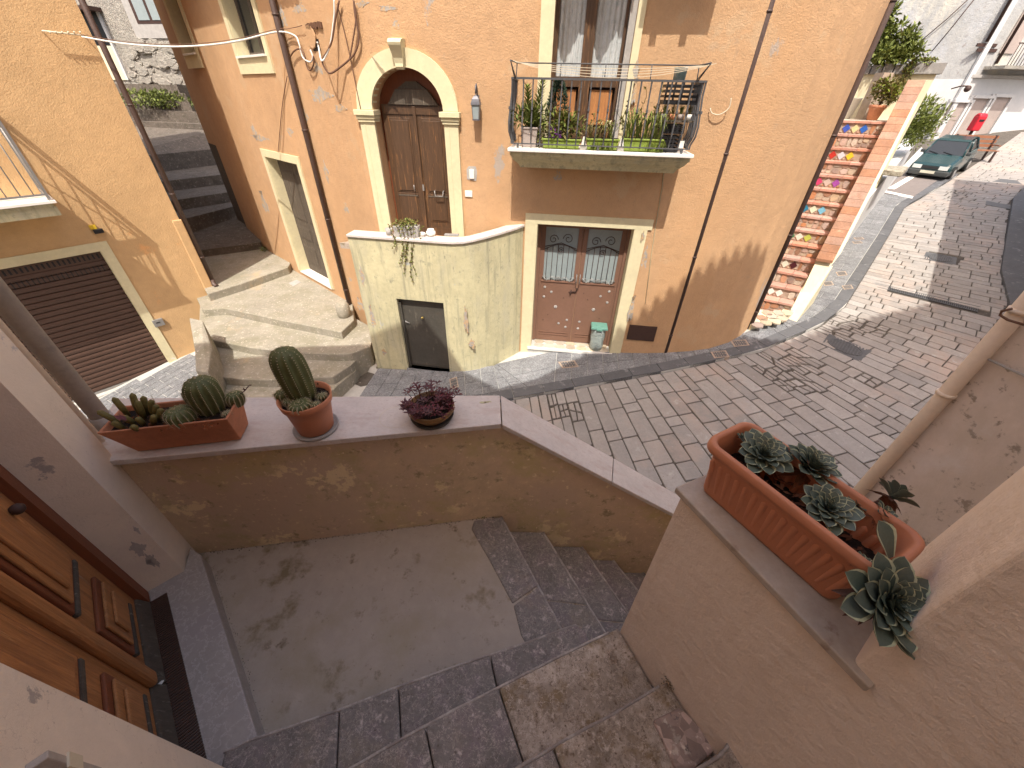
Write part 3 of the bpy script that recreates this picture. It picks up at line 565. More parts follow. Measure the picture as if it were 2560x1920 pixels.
# ================================================================== WORN STEPS at left, climbing into the alley
st=thing('stone_steps',(-5,8,-.6),'worn cement and pebble steps fanning up from the pavement into the alley','steps')
def pz(pts,z): return [tuple(oz(u,v,z).xy) for u,v in pts]
S=[(.50,[(518,735),(600,710),(720,668),(735,640),(665,590),(560,590),(470,640)]),
   (.31,[(505,775),(560,770),(700,800),(853,830),(885,800),(880,740),(840,700),(760,650),(700,600),(500,640),(480,720)]),
   (.13,[(497,815),(512,846),(620,868),(720,880),(800,884),(876,885),(927,865),(935,820),(860,780),(600,740),(500,740)]),
   (-.04,[(500,915),(529,940),(600,947),(665,950),(833,942),(879,911),(905,880),(860,850),(600,830),(500,820)]),
   (-.22,[(495,985),(520,1010),(700,1012),(800,1004),(848,960),(890,925),(860,900),(600,890),(490,880)]),
   (-.40,[(480,1050),(520,1075),(760,1070),(806,1030),(830,985),(860,950),(600,940),(490,940)])]
for z,poly in S:
    b=B(); P=pz(poly,z); b.prism(P,-1.6,z); b.build('step',MT['stepst'],st,bevel=.02)
# rounded stone at terrace foot
q=B(); c_=oz(862,790,.31); q.lathe(c_,[(.13,-.1),(.16,.1),(.15,.28),(.08,.36)],9); q.build('corner_stone',MT['stepst'],st)
B().prism(pz([(722,708),(742,700),(752,706),(733,716)],.31),.30,.318).build('metal_cover',MT['gpot'],st)
# low wall left of the steps
b=B(); P=[oz(472,793,.72),oz(506,800,.72),oz(531,872,.50),oz(520,930,.42),oz(488,926,.42),oz(486,875,.52)]
vs=[V(p.x,p.y,-1.6) for p in P]+P; n=6; b.add(vs,[tuple(range(n)),tuple(range(2*n-1,n-1,-1))]+[((i+1)%n,i,n+i,n+(i+1)%n) for i in range(n)])
tag(b.build('stub_wall',MT['stepst'],bevel=.03),'low weathered cement stub wall between the garage and the worn steps','wall')
# alley steps (shade)
al_=thing('alley_stairs',(-9,14,1),'dark rough stone stairs climbing between the two orange houses','stairs')
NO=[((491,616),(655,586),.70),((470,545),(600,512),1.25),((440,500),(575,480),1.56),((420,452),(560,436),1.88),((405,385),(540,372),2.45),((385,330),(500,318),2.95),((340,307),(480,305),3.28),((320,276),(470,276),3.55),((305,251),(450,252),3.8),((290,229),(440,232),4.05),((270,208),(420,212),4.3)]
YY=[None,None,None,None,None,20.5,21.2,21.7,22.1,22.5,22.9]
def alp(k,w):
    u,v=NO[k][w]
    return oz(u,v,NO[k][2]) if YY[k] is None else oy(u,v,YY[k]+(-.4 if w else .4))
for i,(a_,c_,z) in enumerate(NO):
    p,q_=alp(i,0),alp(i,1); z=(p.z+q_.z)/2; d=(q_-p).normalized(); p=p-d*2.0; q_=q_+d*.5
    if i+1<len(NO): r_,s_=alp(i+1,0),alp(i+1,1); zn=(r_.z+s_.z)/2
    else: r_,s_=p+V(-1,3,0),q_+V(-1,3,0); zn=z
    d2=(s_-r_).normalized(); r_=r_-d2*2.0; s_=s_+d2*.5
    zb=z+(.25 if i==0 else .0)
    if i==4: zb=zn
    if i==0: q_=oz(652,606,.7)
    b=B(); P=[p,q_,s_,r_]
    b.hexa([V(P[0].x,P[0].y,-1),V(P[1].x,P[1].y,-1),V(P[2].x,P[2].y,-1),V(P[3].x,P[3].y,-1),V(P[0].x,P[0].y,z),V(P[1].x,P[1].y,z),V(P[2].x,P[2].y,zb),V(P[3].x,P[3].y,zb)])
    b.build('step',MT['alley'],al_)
for (u,v,z,r_,h_) in ((400,392,19.0,.62,.4),(378,372,19.6,.42,.5)):
    q=B(); c_=oy(u,v,z); q.lathe(c_,[(r_,-h_),(r_,-.12),(r_*1.15,-.1),(r_*1.15,0),(.01,.01)],20); tag(q.build('round_bench',MT['stepst']),'round cement seat against the wall in the alley' if r_>.6 else 'smaller round cement seat higher up the alley','seat')
# ================================================================== LEFT OCHRE HOUSE
lh=thing('ochre_house',L.p(1,-1.2),'ochre plastered house with brown roller shutter at the left edge','house')
b=B(); c0=L.p(3.007,0); d_=V(-.766,.643,0)
P=[L.p(-9,0),L.p(3.007,0),L.p(3.007,0)+d_*9,L.p(-9,0)+d_*9]
b.prism([tuple(p.xy) for p in P],-2.2,11.8); lw=b.build('wall',MT['orangeL'],lh)
gs1=L.s(251,627); gz1=L.z(251,627); gs0=-2.2
holes(lw,[lambda cb:cb.wb(L,gs0,gs1,-2.6,gz1,-.22,.5)])
f=B(); fo=L.s(271,597); f.wb(L,gs1,gs1+.17,-1.6,gz1+.17,0,.02); f.wb(L,gs0-.17,gs1,gz1,gz1+.17,0,.02); f.wb(L,gs0-.17,gs0,-2,gz1,0,.02); f.build('garage_surround',MT['cream'],lh)
f=B(); f.wb(L,gs1-.008,gs1,-1.6,gz1,-.2,0); f.wb(L,gs0,gs1,gz1-.008,gz1,-.2,0); f.build('reveal',MT['cream'],lh)
sh=B().wb(L,gs0,gs1-.01,gz1-.2,gz1-.01,-.15,-.10).build('roller_shutter',MT['brown'],lh)
q=B(); s=gs0+.05
while s<gs1-.05: q.wb(L,s,s+.03,gz1-.16,gz1-.06,-.1,-.094); s+=.075
q.build('vent_slots',MT['black'],sh)
zb=L.z(433,911,-.12); z=gz1-.2; i=0; ns=25; hh=(z-zb)/ns
for i in range(ns):
    z1_=z-hh*i; z0_=z1_-hh
    q=B(); k=[(z0_+.0,-.135),(z0_+hh*.12,-.105),(z0_+hh*.5,-.098),(z0_+hh*.88,-.105),(z1_,-.135)]
    q.add([L.p(a_,zz_,o_) for zz_,o_ in k for a_ in (gs0,gs1-.012)],[(2*j,2*j+1,2*j+3,2*j+2) for j in range(4)])
    if i==0: q.wb(L,gs0,gs1-.012,z0_,z1_,-.14,-.136)
    q.build('shutter_slat',MT['brown'],sh)
    if i==1:
        q=B(); s=gs0+.05
        while s<gs1-.08: q.wb(L,s,s+.015,z0_+.0,z1_+.02,-.096,-.092); s+=.07
        q.build('slot_row',MT['black'],sh)
B().wb(L,gs0,gs1-.012,zb-.05,zb,-.14,-.085).build('bottom_bar',MT['ironL'],sh)
B().wb(L,gs0,gs1+.16,-1.9,zb-.05,-.2,.05).build('garage_sill',MT['groutL'],lh)
B().wb(L,2.86,3.045,-1.6,2.1,-.05,.035).build('corner_render',MT['orangeL'],lh,bevel=.02)
# balcony of the ochre house
lb=thing('balcony',L.p(0,2.6,.4),None,None); lb.parent=lh; lb.location=WL[lb.name]-WL['ochre_house']
bp=L(162,538,.81); be=bp[0]; bzz=bp[1]
B().wb(L,-6,be-.03,bzz-.0,bzz+.15,0,.76).build('slab',MT['yellow'],lb)
q=B(); k=0; s=be-.0
q.wb(L,-6,be+.0,bzz+.21,bzz+.25,0,.83); q.build('marble_edge',MT['white'],lb)
q=B(); q.wb(L,-6,be-.06,bzz+.151,bzz+.209,0,.78); q.build('moulding',MT['yellow'],lb)
fz_=bzz+.25; rzt=L.z(29,281,.78)
s=be-.06
for k in range(16):
    q=B(); s1_=s-.40*k; q.wb(L,s1_-.395,s1_,fz_,fz_+.008,.02,.40); q.wb(L,s1_-.395,s1_,fz_,fz_+.008,.405,.78); q.build('floor_tile',MT['white'],lb)
pr=L.s(29,281,.78)
pr=be-.05; B().wb(L,pr-.03,pr+.01,fz_,rzt,.74,.79).build('rail_post',MT['ironL'],lb); B().wb(L,pr-.03,pr+.01,fz_,rzt,0.01,.05).build('rail_post',MT['ironL'],lb)
q=B(); q.wb(L,pr-.045,pr+.02,rzt,rzt+.05,0.0,.80); q.wb(L,-6,pr-.045,rzt,rzt+.05,.735,.80); q.build('handrail',MT['ironL'],lb)
q=B(); q.wb(L,pr-.03,pr,rzt-.19,rzt-.14,0.05,.74); q.wb(L,-6,pr-.03,rzt-.17,rzt-.14,.755,.78); q.wb(L,pr-.02,pr,fz_+.08,fz_+.11,0.05,.74); q.wb(L,-6,pr-.03,fz_+.08,fz_+.11,.755,.78); q.build('rail_bars',MT['ironL'],lb)
for k in range(26):
    x=pr-.16-.16*k; B().tube([L.p(x,fz_+.1,.768),L.p(x,rzt-.15,.768)],.009,5).build('baluster',MT['ironL'],lb)
for k in range(5):
    o_=.16+.12*k; B().tube([L.p(pr-.01,fz_+.1,o_),L.p(pr-.01,rzt-.15,o_)],.010,5).build('baluster',MT['ironL'],lb)
B().tube([L.p(pr-.0,rzt-.14,.74),L.p(pr-.0,fz_+.4,.05)],.013,5).build('brace',MT['ironL'],lb)
# small lamp, letter box
q=thing('security_light',L.p(*L(245,578),0),'small black security light with yellow sticker above the garage','lamp')
s_,z_=L(240,576); B().wb(L,s_-.05,s_+.10,z_-.05,z_+.03,0.01,.09).build('lamp_body',MT['black'],q,bevel=.01)
B().wb(L,s_-.07,s_+.03,z_+.03,z_+.11,0.0,.03).build('yellow_plate',TILEC[5],q)
q=thing('letter_box',L.p(*L(395,805),0),'small silver metal letter box beside the garage door frame','letter box')
s_,z_=L(395,805); B().wb(L,s_-.10,s_+.10,z_-.09,z_+.08,0.0,.06).build('box',MT['ironL'],q,bevel=.006)
B().wb(L,s_-.05,s_+.03,z_-.0,z_+.02,.06,.066).build('slot',MT['black'],q)
# wire bracket on the ochre house + overhead cable
bk=L(140,88); q=B(); 
q.tube([L.p(L.s(105,78),L.z(105,78),.01),L.p(L.s(105,78),L.z(105,78),.1),L.p(L.s(210,90),L.z(210,90),.1),L.p(L.s(210,90),L.z(210,90),.01)],.012,6)
for u in (125,140,155,170,185,200): q.tube([L.px(u,83,.1),L.px(u,79,.13)],.012,5)
tag(q.build('wire_bracket',MT['rope']),'thin ochre wire bracket on the upper left house wall','bracket')
pip=thing('downpipe',L.p(3.1,.5),'dark downpipe on the alley corner of the ochre house','downpipe')
pc=L.p(3.10,0,-.02); B().tube([V(pc.x,pc.y,.62),V(pc.x,pc.y,8.5)],.05,12).build('pipe',MT['pipe'],pip)
B().tube([V(pc.x,pc.y,.64),V(pc.x+.03,pc.y-.05,.54),V(pc.x+.13,pc.y-.10,.50)],.052,10).build('elbow',MT['pipe'],pip)
for z in (1.2,2.6,4.2): B().tube([V(pc.x,pc.y,z),V(pc.x,pc.y,z+.03)],.058,10).build('collar',MT['pipe'],pip)
# cables on the orange house
pA=L.px(205,92,.12)
def wpt(u,v,o=.05): 
    return (M.px(u,v,o) if u>800 else G1.px(u,v,o))
def cable(pts,r,m,label,name='cable'): 
    out=[]
    for i in range(len(pts)-1):
        p0,p1=pts[max(i-1,0)],pts[i]; p2=pts[i+1]; p3=pts[min(i+2,len(pts)-1)]
        for t in range(5):
            t/=5; out.append(.5*((2*p1)+(p2-p0)*t+(2*p0-5*p1+4*p2-p3)*t*t+(3*p1-p0-3*p2+p3)*t**3))
    out.append(pts[-1]); tag(B().tube(out,r,6).build(name,MT[m]),label,'cable')
pB=wpt(690,80,.12)
mid_=[pA.lerp(pB,t)-V(0,0,.45*4*t*(1-t)*.35) for t in (0,.2,.4,.6,.8,1)]
cable(mid_+[wpt(735,88),wpt(748,110),wpt(757,143),wpt(775,155),wpt(782,143),wpt(776,125)],.013,'cable','white overhead cable looping from the ochre house to the round junction box')
cable([p+V(0,0,.03) for p in mid_]+[wpt(720,72),wpt(755,64)],.005,'cableb','thin dark wire running just above the white overhead cable')
cable([wpt(835,0),wpt(836,30),wpt(833,60),wpt(826,110),wpt(812,145),wpt(803,150),wpt(797,120),wpt(793,105)],.012,'cable','pale cable dropping down the wall into the junction box')
cable([wpt(848,0),wpt(838,50),wpt(830,100),wpt(820,125),wpt(806,150),wpt(812,170),wpt(825,183),wpt(845,172),wpt(872,150),wpt(888,130),wpt(897,95),wpt(888,40),wpt(884,0)],.014,'cableb','brown cable hanging in a deep loop beside the junction box')
cable([wpt(884,0),wpt(890,40),wpt(884,90),wpt(874,148)],.012,'cableb','inner brown cable strand hanging right of the junction box')
cable([wpt(725,143),wpt(735,128),wpt(750,122),wpt(760,135),wpt(768,168),wpt(776,176),wpt(784,160),wpt(784,140)],.012,'cableb','short dark cable curl below left of the junction box')
jb=thing('junction_box',wpt(784,95,0),'broken wall recess with round pale junction cover and loose wires','junction box')
q=B(); s_,z_=G1(790,113); q.wb(G1,s_-.11,s_+.12,z_-.07,z_+.07,-.001,.004); q.build('hole',MT['black'],jb)
q=B(); s_,z_=G1(780,92); q.wprism(G1,[(s_+.15*math.cos(t*math.pi/6),z_+.15*math.sin(t*math.pi/6)) for t in range(12)],.005,.03); q.build('round_cover',MT['orange'],jb,bevel=.01)
q=B(); s_,z_=G1(785,63)
for k in range(9): q.wb(G1,s_-.22+.055*k,s_-.175+.055*k,z_-.03-.01*(k%3),z_+.02+.01*(k%2),0,.03)
q.build('insulator_rack',MT['cableb'],jb)
cable([wpt(718,190,.03),wpt(705,270,.02),wpt(694,395,.02)],.007,'cableb','thin cable running down the wall to the side door')
cable([wpt(842,10,.02),wpt(868,110,.02),wpt(905,290,.06)],.007,'cableb','thin dark cable running down to the arch capital')
cable([M.px(1776,270,.03),M.px(1780,283,.05),M.px(1800,286,.06),M.px(1822,270,.06),M.px(1828,245,.06)],.007,'rope','cream cord hooped between the wall and the right downpipe')
# wall lamp, bells, panels
wl=thing('wall_lantern',M.px(1192,290,0),'grey carriage lantern on the orange wall right of the arched door','lamp')
s_,zt_=M(1190,262,.12); zb_=M.z(1190,297,.12)
q=B(); W4=.055
q.hexa([M.p(s_-W4*.8,zb_,.12-W4*.8),M.p(s_+W4*.8,zb_,.12-W4*.8),M.p(s_+W4*.8,zb_,.12+W4*.8),M.p(s_-W4*.8,zb_,.12+W4*.8),M.p(s_-W4,zt_,.12-W4),M.p(s_+W4,zt_,.12-W4),M.p(s_+W4,zt_,.12+W4),M.p(s_-W4,zt_,.12+W4)]); q.build('glass',MT['frost'],wl)
q=B()
for dx in (-1,1):
    for dy in (-1,1): q.tube([M.p(s_+dx*W4*.82,zb_,.12+dy*W4*.82),M.p(s_+dx*W4*1.02,zt_,.12+dy*W4*1.02)],.006,4)
q.wb(M,s_-W4,s_+W4,zb_-.02,zb_,.12-W4,.12+W4); q.build('cage',MT['lampm'],wl)
q=B(); k=[(1.25,0),(1.15,.03),(.95,.07),(.5,.105),(.12,.12),(.1,.15)]
for i in range(len(k)-1):
    a0,z0=k[i];a1,z1=k[i+1]; q.hexa([M.p(s_-W4*a0,zt_+z0,.12-W4*a0),M.p(s_+W4*a0,zt_+z0,.12-W4*a0),M.p(s_+W4*a0,zt_+z0,.12+W4*a0),M.p(s_-W4*a0,zt_+z0,.12+W4*a0),M.p(s_-W4*a1,zt_+z1,.12-W4*a1),M.p(s_+W4*a1,zt_+z1,.12-W4*a1),M.p(s_+W4*a1,zt_+z1,.12+W4*a1),M.p(s_-W4*a1,zt_+z1,.12+W4*a1)])
q.build('roof',MT['lampm'],wl)
q=B(); q.tube([M.p(s_,zt_+.14,.12),M.p(s_,zt_+.22,.11),M.p(s_,zt_+.25,.06),M.p(s_,zt_+.2,.02),M.p(s_,zt_+.0,.01)],.011,8); q.wb(M,s_-.03,s_+.03,zt_-.05,zt_+.12,0,.015); q.build('bracket',MT['lampm'],wl)
s_,z_=M(1180,434); q=thing('doorbell',M.p(s_,z_,0),'white doorbell set in a patch of bare cement beside the arch','doorbell')
B().wprism(M,[(s_-.09,z_-.09),(s_+.07,z_-.11),(s_+.09,z_+.03),(s_+.07,z_+.11),(s_-.05,z_+.11),(s_-.09,z_+.06)],0.0,.006).build('cement_patch',MT['gpot'],q)
B().wb(M,s_-.04,s_+.04,z_-.075,z_+.065,.006,.03).build('button_plate',MT['wpot'],q,bevel=.004)
s_,z_=M(1172,484); B_=B().wb(M,s_-.065,s_+.065,z_-.05,z_+.05,0,.02).build('wall_switch',MT['wpot'],bevel=.004); tag(B_,'white blank switch plate low beside the right pilaster of the arch','switch plate')
# ================================================================== STREET
road=B().prism([(-8,-2),(3,-4),(14,6),(19,14.5),(30,26),(30,34),(22,26),(15,16),(9,9.9),(5,7),(2,6.2),(-.4,5.8),(-8,6)],lambda x,y:gz(x,y)-.4,lambda x,y:gz(x,y)-.012).build('road',MT['grout'],kind='structure')
E_=[V(-3.5,5.15,0),V(-1.9,5.4,0)]+[og(u,v) for u,v in [(1230,1010),(1500,962),(1700,925),(1900,880),(2050,815),(2110,770),(2160,690),(2215,600),(2260,520),(2330,480),(2390,442)]]+[V(20.5,19.7,0),V(26,24,0)]
E_=[V(p.x,p.y,0) for p in E_]
Rp=[V(-3.0,-1.5,0),V(-.5,-1.2,0),V(2.2,0.2,0),V(5.5,2.9,0),V(8.3,5.3,0),V(10.97,7.99,0),V(13.93,11.41,0),V(16.84,14.44,0),V(18.2,15.5,0),V(24,20,0),V(30,25,0)]
def seglen(P): return [0]+[sum((P[j+1]-P[j]).length for j in range(i+1)) for i in range(len(P)-1)]
EL_=seglen(E_)
def onE(t):
    for i in range(len(E_)-1):
        if t<=EL_[i+1] or i==len(E_)-2:
            f=(t-EL_[i])/(EL_[i+1]-EL_[i]); p=E_[i].lerp(E_[i+1],f)
            # smooth using neighbours
            return p,(E_[i+1]-E_[i]).normalized()
def headd(x):   # heading of the joints (deg) as function of x along the left edge
    k=[(-4,178),(1.4,174),(4.5,158),(7,145),(9.1,135),(13,130),(30,130)]
    for (a0,b0),(a1,b1) in zip(k,k[1:]):
        if x<=a1: return b0+(b1-b0)*(x-a0)/(a1-a0)
    return 130
def hitR(p,d):
    best=None
    for i in range(len(Rp)-1):
        a_,c_=Rp[i],Rp[i+1]; e_=c_-a_; den=d.x*e_.y-d.y*e_.x
        if abs(den)<1e-6: continue
        t=((a_.x-p.x)*e_.y-(a_.y-p.y)*e_.x)/den; u=((a_.x-p.x)*d.y-(a_.y-p.y)*d.x)/den
        if t>0 and -0.001<=u<=1.001 and (best is None or t<best): best=t
    return best or 7
# covers let into the paving: list of (cx,cy,half) kept clear
def proj(p):
    c=RM.transposed()@(p-CAMP)
    return (CX+F*c.x/-c.z, CY-F*c.y/-c.z) if c.z<0 else (-1e4,-1e4)
covers=[(og(2119,868),(og(2072,835),og(2180,878),og(2144,905),og(2053,862))),
        (og(2350,645),(og(2315,630),og(2392,645),og(2388,665),og(2306,648)))]
def inq(p,q,m=1.05):
    c=sum((x for x in q),V(0,0,0))/4; s=None
    for i in range(4):
        a_=c+(q[i]-c)*m; b_=c+(q[(i+1)%4]-c)*m; cr=(b_.x-a_.x)*(p.y-a_.y)-(b_.y-a_.y)*(p.x-a_.x)
        if s is None: s=cr>0
        elif (cr>0)!=s: return False
    return True
drq=(og(2187,708),og(2193,719),og(2444,781),og(2450,768))
stones=[]
t=0.0; total=EL_[-1]
rows=[]
while t<total-.5:
    p,tg=onE(t); h=math.radians(headd(p.x)); d=V(math.sin(h),math.cos(h),0); rows.append((p,d,hitR(p,d)))
    wdt=R_.choice([.17,.2,.23,.25,.28]) ; t+=wdt/max(.5,abs(tg.cross(d).z))
rs=random.Random(5)
for (p,d,l),(p2,d2,l2) in zip(rows,rows[1:]):
    x=-.02+rs.random()*.2; a0=0.0
    while a0<min(l,l2):
        ln=rs.choice([.22,.34,.42,.5,.58,.7]); a1=min(a0+ln,min(l,l2))
        if a1-a0<.08: break
        g=.007
        c=[p+d*(a0+g),p+d*(a1-g),p2+d2*(a1-g),p2+d2*(a0+g)]
        sd=(c[3]-c[0]).normalized(); c=[c[0]+sd*g,c[1]+sd*g,c[2]-sd*g,c[3]-sd*g]
        cen=sum(c,V(0,0,0))/4; u,v=proj(V(cen.x,cen.y,gz(cen.x,cen.y)))
        if not (any(inq(cen,q) for _,q in covers) or inq(cen,drq,1.02)) and -60<u<2640 and -60<v<1500:
            brk=any(((u-bu)/ru)**2+((v-bv)/rv_)**2<1 for bu,bv,ru,rv_ in ((1980,925,75,50),(2125,822,70,30),(2215,1042,40,22),(2200,955,30,18),(1425,1025,45,30),(2390,488,35,12)))
            if brk:
                f=.35+.3*rs.random(); g2=.35+.3*rs.random(); a4,b4,c4,d4=c; ab=a4.lerp(b4,f); dc=d4.lerp(c4,1-f); ad=a4.lerp(d4,g2); bc=b4.lerp(c4,1-g2); m4=ab.lerp(dc,g2)
                for sub in ((a4,ab,m4,ad),(ab,b4,bc,m4),(m4,bc,c4,dc),(ad,m4,dc,d4)):
                    ce=sum(sub,V(0,0,0))/4; sub=[q+(ce-q)*(.10+.12*rs.random()) for q in sub]; stones.append((sub,ce,(u,v)))
            else: stones.append((c,cen,(u,v)))
        a0=a1
def stone_vs(c):
    out=[]
    for i in range(4):
        a_,b_=c[i],c[(i+1)%4]; e_=(b_-a_); L0=e_.length; n_=V(e_.y,-e_.x,0).normalized()
        out.append(a_+e_*(.035+.03*rs.random())+n_*-.004)
        if L0>.3: out.append(a_+e_*(.35+.2*rs.random())+n_*(rs.random()-.7)*.012)
        out.append(b_-e_*(.03+.03*rs.random())+n_*-.004)
    return out
def addstone(b,c):
    vs=stone_vs(c); n=len(vs); cen=sum(vs,V(0,0,0))/n; h=.008+.008*rs.random(); tx,ty=(rs.random()-.5)*.02,(rs.random()-.5)*.02
    bot=[V(q.x,q.y,gz(q.x,q.y)-.03) for q in vs]; m1=[V(q.x,q.y,gz(q.x,q.y)+h-.006+(q.x-cen.x)*tx+(q.y-cen.y)*ty) for q in vs]
    top=[]
    for q in vs:
        r=cen+(q-cen)*(1-.012/max(.08,(q-cen).length)); top.append(V(r.x,r.y,gz(r.x,r.y)+h+(r.x-cen.x)*tx+(r.y-cen.y)*ty))
    b.add(bot+m1+top,[(i,(i+1)%n,n+(i+1)%n,n+i) for i in range(n)]+[(n+i,n+(i+1)%n,2*n+(i+1)%n,2*n+i) for i in range(n)]+[tuple(range(2*n,3*n))])
def shown(s):   # keep what other things hide out of the first 300
    u,v=s[2]
    if not(0<u<2560 and 300<v<1330): return False
    if v>1010+(u-1243)*.0 and u<1243: return False
    if u<1243 and v>980: return False
    if 1243<=u<1690 and v>1000+(u-1243)*.53: return False
    if u>2560-(v-798)*.96+20 and v>798: return False
    if v>1050 and u>1755: return False if v>1041+(u-1890)*.75 else True
    return True
vis=[s for s in stones if shown(s)]
vis.sort(key=lambda s:-((s[0][1]-s[0][0]).cross(s[0][2]-s[0][1]).length)/((V(s[1].x,s[1].y,0)-CAMP).length**2.6))
ind=set(id(s) for s in vis[:298])
rest=B()
for s in stones:
    if id(s) in ind:
        b=B(); addstone(b,s[0]); b.build('paving_stone',MT['stone'],road)
    else: addstone(rest,s[0])
rest.build('paving_stones',MT['stone'],road,kind='stuff')
# manhole covers
def cover(q,lab,circ=True):
    c=sum(q,V(0,0,0))/4; c.z=gz(c.x,c.y); t_=thing('manhole_cover',c,lab,'manhole cover')
    b=B(); P=[c+(x-c)*1.0 for x in q]; b.prism([(p.x,p.y) for p in P],lambda x,y:gz(x,y)-.03,lambda x,y:gz(x,y)+.012); b.build('frame',MT['cast'],t_)
    ex=(q[1]-q[0])/2; ey=(q[3]-q[0])/2
    b=B()
    for k in range(13):
        f0=-.93+k*.145; a_=[c+ex*f0-ey*.94,c+ex*(f0+.075)-ey*.94,c+ex*(f0+.075)+ey*.94,c+ex*f0+ey*.94]
        b.prism([(p.x,p.y) for p in a_],lambda x,y:gz(x,y)+.0,lambda x,y:gz(x,y)+.016)
    b.build('ribs',MT['cast'],t_)
    b=B(); n=32; b.prism([(c+ex*.80*math.cos(2*math.pi*i/n)+ey*.80*math.sin(2*math.pi*i/n)).xy[:] for i in range(n)],lambda x,y:gz(x,y),lambda x,y:gz(x,y)+.019); b.build('round_lid',MT['cast'],t_)
    b=B()
    for i in range(-5,6):
        for j in range(-5,6):
            if i*i+j*j<27: 
                z=c+ex*i*.13+ey*j*.13; zx=ex*.045; zy=ey*.045
                b.prism([(z+s1*zx+s2*zy).xy[:] for s1,s2 in ((-1,-1),(1,-1),(1,1),(-1,1))],lambda x,y:gz(x,y)+.018,lambda x,y:gz(x,y)+.025)
    n=32
    for i in range(n):
        a_,b2=2*math.pi*i/n,2*math.pi*(i+1)/n
        b.prism([(c+ex*r_*math.cos(t)+ey*r_*math.sin(t)).xy[:] for r_,t in ((.74,a_),(.79,a_),(.79,b2),(.74,b2))],lambda x,y:gz(x,y)+.018,lambda x,y:gz(x,y)+.026)
    b.build('lid_studs',MT['cast'],t_)
cover(covers[0][1],'nearest square cast iron manhole cover with round lid in the shaded paving')
cover(covers[1][1],'square iron manhole cover with round lid further up the street beyond the drain grate')
for (P,lab) in (([(2502,448),(2540,452),(2555,462),(2480,455)],'flat rectangular grey cover at the far right of the paved street'),([(2465,503),(2527,515),(2525,524),(2463,513)],'long rectangular dark cover set in the upper street paving')):
    q=[og(*p) for p in P]; tag(B().prism([(p.x,p.y) for p in q],lambda x,y:gz(x,y)-.02,lambda x,y:gz(x,y)+.018).build('street_cover',MT['cast']),lab,'manhole cover')
# drain channel with grate bars
dg_=thing('drain_grate',og(2318,744),'long narrow slotted iron drain grate across the paved street','drain grate')
b=B(); b.prism([(p.x,p.y) for p in drq],lambda x,y:gz(x,y)-.03,lambda x,y:gz(x,y)-.004); b.build('channel',MT['black'],dg_)
n=52
for side in (0,1):
    b=B(); a_,c_=(drq[0],drq[3]) if side==0 else (drq[1],drq[2]); o_=(drq[1]-drq[0])*(.09 if side==0 else -.09)
    b.prism([a_.xy[:],c_.xy[:],(c_+o_).xy[:],(a_+o_).xy[:]],lambda x,y:gz(x,y)-.02,lambda x,y:gz(x,y)+.014); b.build('edge_bar',MT['cast'],dg_)
for i in range(n):
    f0=(i+.2)/n; f1=(i+.62)/n; a_=drq[0].lerp(drq[3],f0); c_=drq[1].lerp(drq[2],f0); a2=drq[0].lerp(drq[3],f1); c2=drq[1].lerp(drq[2],f1)
    B().prism([a_.xy[:],a2.xy[:],c2.xy[:],c_.xy[:]],lambda x,y:gz(x,y)-.02,lambda x,y:gz(x,y)+.010).build('grate_bar',MT['cast'],dg_)
# ================================================================== PAVEMENT
wallpts=[V(-3.0,6.92,0),V(-1.3,6.66,0),V(-.4,6.8,0),V(.2,7.3,0),V(2.23,7.04,0),V(3.2,6.97,0),V(4.15,7.03,0),V(4.95,7.43,0),V(5.3,7.8,0),V(6.1,7.82,0),V(8.83,10.72,0),V(13.06,15.37,0),V(15.8,18.3,0),V(19.5,22,0),V(24,26,0)]
def gh2(x,y): return gz(x,y)+.07
pavebase=B()
Ez=[E_[i] for i in range(len(E_))]
pavebase.prism([(p.x,p.y) for p in [V(-14,4.2,0)]+E_[0:13]]+[(p.x,p.y) for p in wallpts[::-1][1:]]+[(-3.0,8.2),(-7.2,9.8),(-14,3.5+8)],lambda x,y:gz(x,y)-.3,lambda x,y:gz(x,y)+.055)
pv=pavebase.build('pavement',MT['groutL'],kind='structure')
# kerb slabs
t=0.0
kb_=[]
while t<EL_[12]-.3:
    p,tg=onE(t); p2,tg2=onE(t+.6); n0=V(-tg.y,tg.x,0); n1=V(-tg2.y,tg2.x,0)
    c=[p+tg*.004,p2-tg2*.004,p2+n1*.24-tg2*.004,p+n0*.24+tg*.004]
    B().prism([(q.x,q.y) for q in c],lambda x,y:gz(x,y)-.1,lambda x,y:gz(x,y)+.074).build('kerb_slab',MT['kerb'],pv,bevel=.006); t+=.6
# slabs between kerb and wall
def nearest(P,p):
    best=None
    for i in range(len(P)-1):
        a_,c_=P[i],P[i+1]; e_=c_-a_; f=max(0,min(1,(p-a_).dot(e_)/e_.dot(e_))); q=a_+e_*f
        if best is None or (q-p).length<best[0]: best=((q-p).length,q)
    return best[1]
t=0.3; psl=[]; k=0
while t<EL_[12]-.4:
    dt=.34+.0*k if t<12 else .5
    p,tg=onE(t); p2,tg2=onE(t+dt); q=nearest(wallpts,p); q2=nearest(wallpts,p2); n0=V(-tg.y,tg.x,0); n1=V(-tg2.y,tg2.x,0)
    a0=p+(q-p).normalized()*.25; b0=p2+(q2-p2).normalized()*.25; W_=(q-p).length-.25; W2=(q2-p2).length-.25
    rows_=max(1,round(W_/.42)); off=.5*(k%2)
    fr=[0]+[(j+.5+off*.9)/rows_ for j in range(rows_) if (j+.5+off*.9)/rows_<.93]+[1]
    for j in range(len(fr)-1):
        f0,f1=fr[j],fr[j+1]; g=.004
        c=[a0.lerp(q,f0),b0.lerp(q2,f0),b0.lerp(q2,f1),a0.lerp(q,f1)]; cc=sum(c,V(0,0,0))/4; c=[x+(cc-x).normalized()*.007 for x in c]
        psl.append((c,cc))
    t+=dt; k+=1
